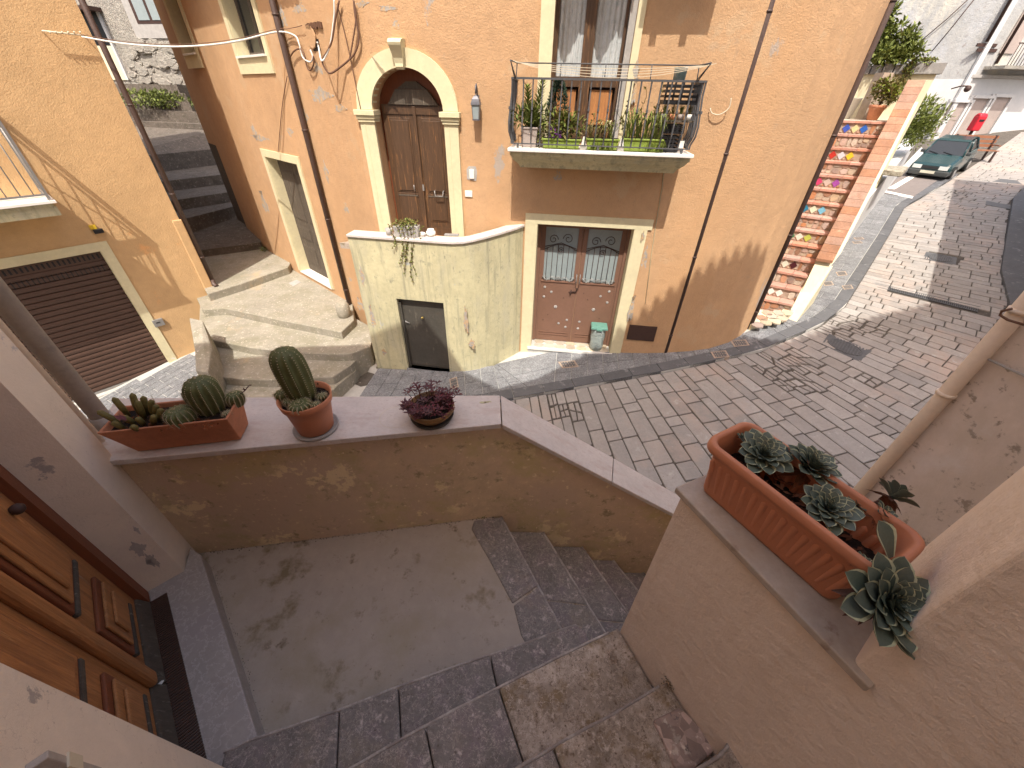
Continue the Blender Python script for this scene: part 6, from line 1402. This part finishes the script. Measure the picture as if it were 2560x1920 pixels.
def leafmesh(nm,L_,W_,rim):
    b=B(); prof=[(0,.34),(.25,.60),(.5,.88),(.68,1.0),(.82,.82),(.92,.46),(.97,.16),(1.0,.0)]
    top=[];bot=[]; 
    for t,w in prof:
        x=t*L_; z=.10*L_*math.sin(t*2.2)-.02*L_; wd=w*W_
        top.append([V(x,-wd,z+.07*L_*w),V(x,-wd*.78,z+.045*L_*w),V(x,0,z-.0),V(x,wd*.78,z+.045*L_*w),V(x,wd,z+.07*L_*w)]); bot.append([V(x,-wd,z+.055*L_*w),V(x,0,z-.09*L_*(1-t*.8)),V(x,wd,z+.055*L_*w)])
    n=len(prof); tv=[p for r in top for p in r]; b.add(tv,[(i*5+j,(i+1)*5+j,(i+1)*5+j+1,i*5+j+1) for i in range(n-1) for j in (1,2)],0,True)
    b.add(tv,[(i*5+j,(i+1)*5+j,(i+1)*5+j+1,i*5+j+1) for i in range(n-1) for j in (0,3)],1,True)
    bv=[p for r in bot for p in r]; b.add(bv,[(i*3+j,i*3+j+1,(i+1)*3+j+1,(i+1)*3+j) for i in range(n-1) for j in (0,1)],0,True)
    me=bpy.data.meshes.new(nm); me.from_pydata(b.v,[],b.f); me.materials.append(MT['succ']); me.materials.append(MT['succedge']); me.polygons.foreach_set('material_index',b.m); me.polygons.foreach_set('use_smooth',b.sm); me.update(); return me
LM=leafmesh('leaf',1,.265,True); LM2=leafmesh('leaf_narrow',1,.24,True)
def rosette(c,r,par,nrm=V(0,0,1),n=34,me=LM,nm='rosette',lab=None,seed=0,dry=10):
    rz_=random.Random(seed); ob=bpy.data.objects.new(nm,None); COL.objects.link(ob); ob.empty_display_size=.02; WL[ob.name]=Vector(c); ob.parent=par; ob.location=Vector(c)-WL[par.name]
    if lab: ob['label']=lab
    Q=V(0,0,1).rotation_difference(nrm.normalized()).to_matrix()
    for i in range(n):
        t=(i+1)/n; a_=i*2.39996+rz_.uniform(-.1,.1); L_=r*(.22+.80*t**.9)*rz_.uniform(.93,1.06); el=math.radians(80-68*t**.8+rz_.uniform(-5,5)); 
        X_=V(math.cos(a_)*math.cos(el),math.sin(a_)*math.cos(el),math.sin(el)); Y_=V(-math.sin(a_),math.cos(a_),0); Z_=X_.cross(Y_)
        Mx=Matrix((X_,Y_,Z_)).transposed(); Mx=Q@Mx; s=L_; M4=Mx.to_4x4()@Matrix.Diagonal((s,s*(1.0 if t>.4 else .8),s,1)); M4.translation=Vector(c)+Q@(V(math.cos(a_)*r*.05*t,math.sin(a_)*r*.05*t,-r*.30*t))
        share(me,'leaf',M4,ob)
    if dry:
        b=B()
        for k in range(dry):
            a_=rz_.uniform(0,6.28); d=Q@V(math.cos(a_),math.sin(a_),-.55); d.normalize(); leafquad(b,Vector(c)+Q@V(0,0,-r*.38),d,Q@V(0,0,1),r*rz_.uniform(.6,1.02),r*.16)
        b.build('dry_leaves',MT['dry'],ob,kind='stuff')
    return ob
zr_=3.586+Hh*.95
def rpos(u,v,z): return oz(u,v,z)
rosette(rpos(1912,1133,zr_),.074,rpn,V(-.1,-.25,1),56,LM,lab='wide blue green rosette at the far end of the planter',seed=1)
rosette(rpos(2035,1160,zr_+.01),.070,rpn,V(.15,-.1,1),50,LM,lab='yellow rimmed rosette in the middle of the planter by its far side',seed=2)
rosette(rpos(2074,1268,zr_+.0),.066,rpn,V(-.15,-.2,1),50,LM,lab='compact pointed rosette at the centre of the planter',seed=3)
rosette(rpos(2235,1508,zr_-.01),.088,rpn,V(.0,-.55,.85),60,LM,lab='big dark rosette hanging over the near end of the planter',seed=4)
rosette(rpos(2243,1232,zr_+.02),.046,rpn,V(.7,.3,.5),24,LM2,lab='leggy rosette on dry stem leaning over the outer rim',seed=5,dry=22)
rosette(rpos(2213,1285,zr_+.0),.036,rpn,V(.3,-.3,1),22,LM2,seed=6,dry=18,lab='small shrivelled rosette with dry leaves')
for k,(u,v,r_) in enumerate(((1878,1085,.020),(1855,1092,.017),(2145,1262,.024),(2170,1268,.020),(2163,1405,.022),(2150,1392,.016),(1890,1080,.016))): rosette(rpos(u,v,zr_-.01),r_,rpn,V(0,-.2,1),16,LM2,nm='small_rosette',seed=20+k,dry=4)
b=B()
for k in range(130):
    f,g_=rg.uniform(-.46,.46),rg.uniform(.1,.9); c=(q0+q1)/2+ax*(f*Lb)+ay*(g_*Wb); c=V(c.x,c.y,3.586+Hh*.5+.004+.03*rg.random()*(abs(f+.1)<.3)); d=rv(); d.z*=.4; leafquad(b,c,d.normalized(),V(0,0,1),rg.uniform(.01,.035),.005)
b.build('dry_litter',MT['dry'],rpn,kind='stuff')
for a_,c_ in (((2243,1232),(2185,1250)),((2213,1285),(2175,1262)),((2035,1165),(2060,1190))):
    e,f=rpos(*a_,zr_),rpos(*c_,zr_-.04); B().tube([e-V(0,0,.015),e.lerp(f,.5)-V(0,0,.02),f-V(0,0,.03)],.006,6).build('woody_stem',MT['dry'],rpn)
c=rpos(2228,1395,zr_+.0)
M4=Matrix(((.0,.1,.02,0),(.1,.0,.0,0),(.03,0,.1,0),(0,0,0,1))); 
share(LM,'broad_leaf',Matrix.Translation(c)@Matrix.Rotation(1.9,4,'Z')@Matrix.Rotation(-.7,4,'Y')@Matrix.Diagonal((.075,.10,.075,1)),rpn)
# ---- things on the terrace wall
def tpos(u,v): return oz(u,v,zT+.016)
g_=thing('trailing_plant_pot',tpos(1015,592),'grey rectangular stone pot with half dry plant trailing down the yellow wall','potted plant')
pa,pb2=tpos(988,592),tpos(1045,594); ex=(pb2-pa).normalized(); ey=V(-ex.y,ex.x,0); hh=zat(pa,568)-zT
b=B(); b.hexa([pa,pb2,pb2+ey*.14,pa+ey*.14]+[x+V(0,0,hh) for x in (pa-ex*.02,pb2+ex*.02,pb2+ex*.02+ey*.15,pa-ex*.02+ey*.15)]); b.build('pot',MT['gpot'],g_,bevel=.006)
cc=(pa+pb2)/2+ey*.07+V(0,0,hh+.02)
b=B()
clump('x',cc,(.30,.12,.10),330,.05,.013,['leafy','leafb'],g_,b=b,build=False,blobs=7)
strands=[(-.10,.62),(-.05,.80),(.0,.55),(.05,.95),(.10,.80),(.28,.45),(-.2,.35)]
st_=B()
for dx,ln in strands:
    p=cc+ex*dx-ey*.10; pts=[]; 
    for t in range(12): 
        f=t/11; q=p+ex*(.05*math.sin(f*5+dx*9)+dx*.2*f)-ey*(.05*min(1,f*3))-V(0,0,ln*f-.05*math.sin(min(1,f*3)*3.14)); pts.append(q)
        for j in range(5): leafquad(b,q,(rv()+V(0,0,-.5)).normalized(),rv().normalized(),.04,.011,rg.randrange(2))
    st_.tube(pts,.004,4)
st_.build('stems',MT['stem'],g_,kind='stuff'); b.build('foliage',[MT['leafy'],MT['leafb']],g_,kind='stuff')
c=tpos(974,587); b=B(); b.lathe(c,[(.05,0),(.062,.11),(.055,.11),(.05,.05)],18); tag(b.build('round_pot',MT['gpot']),'small empty round grey pot left of the trailing plant','pot')
c=tpos(1078,589); b=B(); b.lathe(c,[(.05,0),(.085,.03),(.08,.075),(.055,.095),(.06,.11),(.05,.11),(.045,.08)],20); tag(b.build('white_jar',MT['wpot']),'white squat ceramic jar with red marks on the terrace coping','jar')
c=tpos(1056,590); b=B(); b.sph(c+V(0,0,.035),.055,12,sc3=(1.2,.8,.65)); tag(b.build('white_shell',MT['wpot']),'white shell shaped ornament beside the squat jar','ornament')
c=tpos(1130,589); B_=B(); B_.box(c.x-.13,c.x+.12,c.y-.05,c.y+.05,c.z,c.z+.025); tag(B_.build('slate_piece',MT['slate'],bevel=.004),'flat piece of grey slate lying on the terrace coping below the arch','stone')
c=oz(1275,556,zT+.12); B_=B(); B_.box(c.x-.2,c.x+.12,c.y-.03,c.y+.06,c.z,c.z+.04); tag(B_.build('roof_tile_piece',MT['brick'],bevel=.004),'red brick piece lying on the top end of the curved terrace wall','brick')
# ---- bin with bag at the door
c=M.px(1490,864,-.12); c.z=.125; bn_=thing('waste_bin',c,'small green lidded bin wrapped in clear plastic bag on the door threshold','bin')
b=B(); rr2=M.d; R4=Matrix(((M.d.x,M.n.x,0),(M.d.y,M.n.y,0),(0,0,1)))
hB=zat(c,818)-.125
b=B(); b.lathe(c,[(.11,0),(.125,hB*.2),(.118,hB*.4),(.132,hB*.6),(.128,hB*.85),(.14,hB)],4*5,T=R4@Matrix.Diagonal((1.15,1,1))); b.build('bag_wrapped_body',MT['bag'],bn_)
b=B(); P=[(-.175,-.14),(.175,-.14),(.175,.14),(-.175,.14)]
b.hexa([c+R4@V(x,y,hB) for x,y in P]+[c+R4@V(x*.93,y*.93,hB+.05) for x,y in P]); b.hexa([c+R4@V(x,y,hB+.051) for x,y in [(-.08,-.05),(.08,-.05),(.08,.05),(-.08,.05)]]+[c+R4@V(x,y,hB+.058) for x,y in [(-.07,-.04),(.07,-.04),(.07,.04),(-.07,.04)]])
b.hexa([c+R4@V(x,y,hB-.02) for x,y in [(-.06,.13),(.06,.13),(.06,.16),(-.06,.16)]]+[c+R4@V(x,y,hB+.03) for x,y in [(-.06,.13),(.06,.13),(.06,.16),(-.06,.16)]]); b.build('lid',MT['bin'],bn_,bevel=.012)
# ---- balcony pots
def bp_(u,v,o): s_,z_=M(u,v,o); return M.p(s_,bz+.004,o)
def potbox(u0,u1,v1,o,dp,m,nm,lab,cat='potted plant'):
    s0=M.s(u0,365,o); s1=M.s(u1,365,o); z1=M.z((u0+u1)/2,v1,o); t_=thing(nm,M.p((s0+s1)/2,bz,o),lab,cat)
    b=B(); b.hexa([M.p(s0+.02,bz+.002,o-.01),M.p(s1-.02,bz+.002,o-.01),M.p(s1-.02,bz+.002,o-dp+.01),M.p(s0+.02,bz+.002,o-dp+.01),M.p(s0,z1,o),M.p(s1,z1,o),M.p(s1,z1,o-dp),M.p(s0,z1,o-dp)]); b.wb(M,s0-.01,s1+.01,z1-.025,z1,o-dp-.01,o+.01); b.build('pot',MT[m],t_,bevel=.006)
    return t_,M.p((s0+s1)/2,z1,o-dp/2),s1-s0
def bladeplant(t_,c,n,h,sp,w_,m,nm='foliage',L_=0):
    b=B()
    if L_:
        for k in range(int(L_/.07)): blades(b,c+M.d*(-L_/2+.07*k+.035),n,h,sp,w_,rg.randrange(len(m)) )
    else: blades(b,c,n,h,sp,w_,0)
    return b.build(nm,[MT[x] for x in m],t_,kind='stuff')
t_,c,w_=potbox(1302,1342,318,.48,.24,'taupe','lily_pot','taupe square pot with two tall leafy lily stalks at the left balcony end')
for dx,hh in ((-.05,M.z(1310,215,.36)-c.z),(.12,M.z(1338,203,.36)-c.z)):
    b=B(); b.tube([c+M.d*dx*.3,c+M.d*dx+V(0,0,hh*.5),c+M.d*dx*1.3+V(0,0,hh)],.007,6)
    for k in range(90):
        f=k/90; p=c+M.d*dx*(.3+f)+V(0,0,hh*f); a_=k*2.4; d=V(math.cos(a_),math.sin(a_),.75).normalized(); leafquad(b,p,d,V(0,0,1)-d*d.z,.16*(1-.4*f),.015)
    b.build('lily_stalk',MT['leafy'],t_)
clump('foliage',c+V(0,0,.10)+M.d*.05,(.26,.14,.20),420,.10,.017,['leafy','leaf'],t_,up=.6)
clump('foliage',c+V(0,0,-.12)+M.d*.22,(.18,.12,.2),200,.07,.013,['leafy','leaf'],t_,up=.2)
t_,c,w_=potbox(1368,1404,308,.16,.13,'purplep','conifer_pot','violet plastic pot with a dense little conifer beside the french window')
b=B(); 
for k in range(900):
    f=rg.random()**.7; a_=rg.uniform(0,6.28); r_=.17*(1-f)**.6*(.6+.4*rg.random())+.02; p=c+V(r_*math.cos(a_),r_*math.sin(a_),.05+f*(M.z(1397,212,.1)-c.z)); d=(V(math.cos(a_),math.sin(a_),1.2)+rv()*.5).normalized(); leafquad(b,p,d,rv().normalized(),.045,.009)
b.build('conifer_foliage',MT['leafd'],t_,kind='stuff')
for k,(u0,u1,lab) in enumerate(((1355,1450,'left of three lime green balcony troughs with leafy plants'),(1465,1546,'middle lime green balcony trough with grassy grey plant'),(1558,1655,'right of three lime green balcony troughs with strappy leaves'))):
    t_,c,w_=potbox(u0,u1,347,.57,.16,'lime','lime_trough',lab); t_['group']='lime green troughs behind the balcony railing'
    b=B(); s0=M.s(u0,365,.57); s1=M.s(u1,365,.57); B().wb(M,s0+.02,s1-.02,c.z-.0,c.z+.004,.43,.56).build('soil',MT['soil'],t_)
    if k==0:
        clump('foliage',c+V(0,0,.14),(w_*.55,.12,.20),700,.075,.017,['leafy','leaf','leafb'],t_,up=.4); 
    if k==1:
        bladeplant(t_,c-V(0,0,.02),14,.24,.24,.006,['leafy','leafb'],L_=w_*.9); clump('flower_heads',c+V(0,0,.18),(w_*.35,.07,.07),60,.035,.012,['cream','leafy'],t_)
        b=B()
        for j in range(120): 
            p=c+M.d*rg.uniform(-.15,.15)+M.n*.06; leafquad(b,p,(V(0,0,-1)+rv()*.45).normalized(),M.n,rg.uniform(.1,.24),.004)
        b.build('hanging_blades',MT['leafy'],t_,kind='stuff')
    if k==2:
        bladeplant(t_,c-V(0,0,.02),14,.36,.28,.010,['leafy','leaf'],L_=w_*.95)
        b=B()
        for j in range(80):
            p=c+M.d*rg.uniform(.05,.3)+M.n*.06; leafquad(b,p,(V(0,0,-1)+rv()*.5).normalized(),M.n,rg.uniform(.1,.25),.005)
        b.build('hanging_blades',MT['leafy'],t_,kind='stuff')
for (u,vt,h) in ((1600,222,'bare twisting stem in front of the orange wall left of the black crates'),(1637,205,'tallest climbing stem twined on the railing next to the black crates'),(1425,300,'short leafy stem rising from the left lime trough'),(1480,285,'thin stem rising at the left end of the middle lime trough'),(1560,250,'thin bare stem rising before the cream window surround')):
    p=M.p(M.s(u,300,.5),bz+.15,.5); zt2=M.z(u,vt,.5); b=B(); pts=[p+V(.03*math.sin(k*1.3),0,(zt2-p.z)*k/7) for k in range(8)]; b.tube(pts,.004,4)
    for k in range(14): q=pts[rg.randrange(2,8)]; leafquad(b,q,rv().normalized(),rv().normalized(),.05,.016)
    tag(b.build('climbing_stem',MT['leafb']),h,'plant stem','thin stems on the balcony railing')
# white wedges between troughs
for u,lab in ((1458,'white pointed ceramic wedge between the left and middle lime troughs'),(1552,'white pointed ceramic wedge between the middle and right lime troughs')):
    p=bp_(u,370,.58); b=B(); b.hexa([p-M.d*.05,p+M.d*.05,p+M.d*.05-M.n*.1,p-M.d*.05-M.n*.1]+[x+V(0,0,.16) for x in (p-M.d*.015,p+M.d*.015,p+M.d*.015-M.n*.08,p-M.d*.015-M.n*.08)]); tag(b.build('ceramic_wedge',MT['wpot'],bevel=.004),lab,'ornament')
# crates
def crate(s0,s1,z0,z1,o0,o1,lab,m='black'):
    t_=thing('plastic_crate',M.p((s0+s1)/2,z0,(o0+o1)/2),lab,'crate','black crates stacked at the right end of the balcony')
    B().wb(M,s0,s1,z0,z0+.02,o0,o1).build('base',MT[m],t_)
    nz=4
    for k in range(nz): 
        za=z0+.02+(z1-z0-.02)*k/nz; b=B(); zb2=za+(z1-z0)/nz*.5; b.wb(M,s0,s1,za,zb2,o1-.012,o1); b.wb(M,s0,s1,za,zb2,o0,o0+.012); b.wb(M,s0,s0+.012,za,zb2,o0,o1); b.wb(M,s1-.012,s1,za,zb2,o0,o1); b.build('side_slat_band',MT[m],t_)
    b=B(); 
    for f in (0,.25,.5,.75,1): x=s0+.01+(s1-s0-.02)*f; b.wb(M,x-.012,x+.012,z0,z1,o1-.014,o1+.003)
    b.build('corner_post',MT[m],t_,kind='stuff')
cs0,cs1=M.s(1664,230,.5),M.s(1748,230,.5)
za=M.z(1700,262,.5); zb_=M.z(1700,205,.5)
crate(cs0,cs1,za,zb_,.18,.50,'black crate on top of its stack under the light blue bucket')
crate(cs0+.0,cs1-.1,bz+.01,bz+.22,.2,.5,'bottom black crate with a white mark on the balcony floor')
crate(cs0+.02,cs1-.08,bz+.23,M.z(1700,310,.5),.2,.5,'middle black crate under the wooden shelf')
s_,z_=M(1690,360,.51); tag(B().wb(M,s_+.03,s_+.11,bz+.06,bz+.15,.504,.508).build('white_label',MT['wpot']),'faded white sticker on the bottom black crate','sticker')
sh_=thing('plant_shelf',M.p((cs0+cs1)/2,M.z(1700,305,.5),.35),'narrow wooden shelf of small potted plants between the black crates','shelf')
zsf=M.z(1700,306,.5); B().wb(M,cs0,cs1+.02,zsf,zsf+.02,.18,.52).build('board',MT['woodgrey'],sh_)
for s_ in (cs0,cs1): B().wb(M,s_-.01,s_+.01,zsf,za,.2,.22).build('side_post',MT['iron'],sh_)
for k,m in enumerate(('wpot','terracotta','taupe','wpot')):
    c=M.p(cs0+.06+(cs1-cs0-.1)*k/3,zsf+.022,.42); t_=thing('small_pot',c,['white cup of heather at the left of the balcony shelf','small clay pot of pale heather on the balcony shelf','grey pot of dry purple sprigs on the balcony shelf','white cup with sprigs at the right of the balcony shelf'][k],'potted plant')
    B().lathe(c,[(.03,0),(.042,.07),(.036,.07),(.03,.03)],12).build('pot',MT[m],t_); b=B(); blades(b,c+V(0,0,.06),40,.12,.07,.003); b.build('sprigs',MT['leafb' if k%2 else 'leafy'],t_,kind='stuff')
c=M.p(M.s(1697,200,.36),zb_+.005,.36); hb2=zat(c,168)-c.z
b=B(); b.lathe(c,[(.075,0),(.085,hb2*.95),(.09,hb2*.96),(.09,hb2),(.08,hb2),(.075,hb2*.7)],22); tag(b.build('blue_bucket',mat('flaking_blue_paint',(.40,.60,.63),.6,.1,5,.3,60,[(14,.5,.56,(.68,.72,.70),None),(22,.62,.66,(.3,.25,.2),None)])),'light blue flaking paint bucket standing on the black crates','bucket')
# ---- weeds
def weed(c,r,n,lab,l=.05,w_=.014,mats_=('leaf','leafy')):
    clumpo=clump('weed',c,r,n,l,w_,list(mats_),None,kind=None,blobs=3); tag(clumpo,lab,'weed')
weed(oz(660,622,.56),(.18,.15,.12),120,'fresh green weed growing at the wall foot where the steps meet the alley')
weed(oz(527,862,.30),(.04,.08,.12),60,'sprig of weed on the stub wall left of the worn steps',.03,.005)
weed(oz(1190,1290,2.31),(.07,.03,.018),90,'tiny moss and weed in the dark crack at the top of the stairs',.018,.005)
cl0=oy(395,255,22.0); weed(cl0,(1.7,.9,.45),1500,'bank of green weeds beside the alley stairs under the stone house',.17,.035)
# dark moss clumps on the stairs edge
for (u,v,z,lab) in ((1530,1640,2.60,'dark dirt and gravel clump in the corner below the beige wall'),(1672,1705,2.735,'small crumble of mortar where the step meets the beige wall')):
    b=B(); c=oz(u,v,z)
    for k in range(90): b.sph(c+V(rg.gauss(0,.010),rg.gauss(0,.012),abs(rg.gauss(0,.003))),rg.uniform(.001,.0032),5)
    tag(b.build('dirt_clump',MT['slabrust']),lab,'dirt')
# ---- bush and pots at the top of the mosaic stairs
bu=thing('leafy_bush',bw.p(bw.s(2215,160),zwt),'tall light green bush rising from the grey planter boxes above the mosaic stairs','bush')
def bwp(u,v,o=-.1): return bw.px(u,v,o)
b=B(); tot=[((2230,125),(.55,.45,.30),900),((2195,135),(.35,.4,.25),450),((2275,135),(.3,.4,.28),420),((2225,80),(.30,.35,.35),520),((2222,40),(.13,.2,.3),200),((2270,100),(.25,.3,.25),260)]
for (u,v),r,n in tot: clump('x',bwp(u,v),r,n,.13,.032,['leafy','leaf'],bu,b=b,build=False,blobs=5)
b.build('foliage',[MT['leafy'],MT['leaf']],bu,kind='stuff')
q=B()
for u in (2195,2225,2255): q.tube([bwp(u,160),bwp(u+3,120),bwp(u-2,70)],[.03,.02,.008],6)
q.build('stems',MT['stem'],bu,kind='stuff')
cb=clump('creeper',bwp(2262,190,.12),(.13,.12,.45),260,.10,.02,['leaf','leafb'],None,kind=None); tag(cb,'drooping creeper hanging down between the grey planter boxes','creeper')
cb=clump('sedum',bwp(2322,152,-.1),(.28,.2,.07),260,.06,.02,['leafb','leafy'],None,kind=None,blobs=3); tag(cb,'low yellow green sedum in the right grey planter box','plant')
pc=e1_+sa*.75-sp_*.35; pc.z=tz_; sp1=thing('shrub_pot',pc,'big terracotta pot with olive brown shrub at the top of the mosaic stairs','potted plant')
B().lathe(pc,[(.11,0),(.16,.24),(.18,.25),(.18,.31),(.155,.31),(.13,.2)],22).build('pot',MT['terracotta'],sp1)
u1,v1=proj(pc+V(0,0,.45))
clump('foliage',pc+V(.10,0,.56),(.42,.36,.30),1500,.075,.022,['leafb','leaf','leafb'],sp1,blobs=9); q=B(); q.tube([pc+V(0,0,.2),pc+V(0.05,0,.5)],.025,6); q.build('stem',MT['stem'],sp1)
pc=e1_+sa*1.3-sp_*.95; pc.z=tz_; b=B(); b.lathe(pc,[(.12,0),(.19,.42),(.21,.44),(.18,.44),(.16,.3),(.10,.12)],22); tag(b.build('white_bucket',MT['wpot']),'white plastic tub at the head of the mosaic stairs','tub')
pc=e1_+sa*1.5-sp_*.55; pc.z=tz_; b=B(); b.box(pc.x-.1,pc.x+.15,pc.y-.1,pc.y+.2,pc.z,pc.z+.95); tag(b.build('cardboard_panel',MT['gratef']),'tan board leaning on the pale wall behind the shrub pot','board')
gb=thing('overhanging_shrub',og(2270,360),'bright green feathery shrub spilling over the white street wall above the car','shrub')
b=B()
for (u,v),r,n in (((2285,300),(1.0,.9,.55),1300),((2300,335),(.6,.6,.5),600),((2260,335),(.7,.6,.4),500),((2292,262),(.6,.6,.35),250)):
    clump('x',oy(u,v,15.4),r,n,.17,.022,['leafy','leaf'],gb,b=b,build=False,blobs=7,up=.5)
b.build('foliage',[MT['leafy'],MT['leaf']],gb,kind='stuff')
# ---- bare cement patches where the orange render has fallen off
rp_=random.Random(8)
MT['bare']=mat('bare_cement_patch',(.42,.385,.345),.95,.12,6,.8,50,[(14,.48,.54,(.50,.34,.20),None)],bd=.01)
def patch(W_,u,v,wu,hv,m='bare',par=house,off=.0015):
    s0,z0=W_(u,v); s1,_=W_(u+wu,v); _,z1=W_(u,v+hv); a_=abs(s1-s0)/1; c_=abs(z1-z0)/1; n=44; ph=rp_.random()*6
    pl=[(s0+a_*.5*math.cos(2*math.pi*i/n)*(1+.30*math.sin(.42*i+ph)+.16*math.sin(1.3*i+ph*2)+.22*(rp_.random()-.5)),z0+c_*.5*math.sin(2*math.pi*i/n)*(1+.30*math.cos(.56*i+ph)+.16*math.cos(1.7*i+ph)+.22*(rp_.random()-.5))) for i in range(n)]
    B().wprism(W_,pl,-.01,off).build('bare_patch',MT[m],par)
for u,v,a_,c_ in ((800,237,52,34),(762,290,14,30),(850,270,26,18),(705,40,16,60),(748,20,30,26),(795,170,18,30),(815,430,10,40),(636,330,10,34),(650,345,40,12),(660,505,12,44),(725,330,16,18),(865,520,10,24),(905,10,30,14)): patch(Gw,u,v,a_,c_)
for u,v,a_,c_ in ((968,20,40,14),(990,60,14,26),(1395,440,18,24),(1606,590,7,22),(1612,640,10,50),(1578,770,12,60),(1615,655,6,30),(1590,176,14,50),(1586,230,10,60)): patch(M,u,v,a_,c_,off=.038 if u in(1606,1578,1590,1586) else .0015)
for u,v,a_,c_ in ((930,790,10,50),(900,760,12,30),(1165,800,10,60),(1180,860,14,20),(905,690,10,40),(960,880,10,14)): patch(T,u,v,a_,c_,par=ter)
MT['bare2']=mat('bare_grey_patch',(.50,.44,.41),.95,.1,6,.5,50)
for u,v,a_,c_ in ((345,1372,70,40),(380,1400,50,40),(375,1405,36,26),(342,1325,22,22)):
    s0,z0=Wl((J+inw*.155).xy,J.xy)(u,v) if False else (0,0)
    RW=Wl(J.xy,(J+inw*.2).xy); RW.n=-RW.n if RW.n.dot(V(0,-1,0))<0 else RW.n
    patch(RW,u,v,a_*.6,c_,'bare2',own,.002)
# gravel dirt lines and moss where plaster meets floor
b=B()
for k in range(420):
    f=rg.random(); p=V(-1.80,1.205,0).lerp(V(-.10,1.492,0),f); b.sph(V(p.x+rg.gauss(0,.004),p.y-abs(rg.gauss(0,.010)),2.301+rg.random()*.004),rg.uniform(.0010,.0032),5)
for k in range(110):
    f=rg.random(); p=V(-1.71,1.12,0).lerp(V(-.95,.33,0),f); b.sph(V(p.x+abs(rg.gauss(0,.008)),p.y+abs(rg.gauss(0,.006)),2.301+rg.random()*.003),rg.uniform(.0008,.002),5)
tag(b.build('corner_dirt',MT['soil'],kind='stuff'),'dark moss and dirt gathered along the foot of the parapet and door sill','dirt')
# far street details: utility wires against the grey building
q=B(); q.tube([F1.px(2299,105,.1),F1.px(2370,45,.15),F1.px(2440,-20,.2)],.022,5); tag(q.build('wire',MT['browndk']),'upper dark wire sloping across the grey white building','cable')
q=B(); q.tube([F1.px(2330,128,.1),F1.px(2385,62,.15),F1.px(2450,-20,.2)],.022,5); tag(q.build('wire',MT['browndk']),'lower dark wire sloping across the grey white building','cable')
# hair crack on the facade
q=B(); q.tube([M.px(1662,410,.006),M.px(1655,470,.006),M.px(1640,560,.006),M.px(1628,640,.006),M.px(1613,760,.006)],.006,5); q.build('wall_cable',MT['yellow'],house)
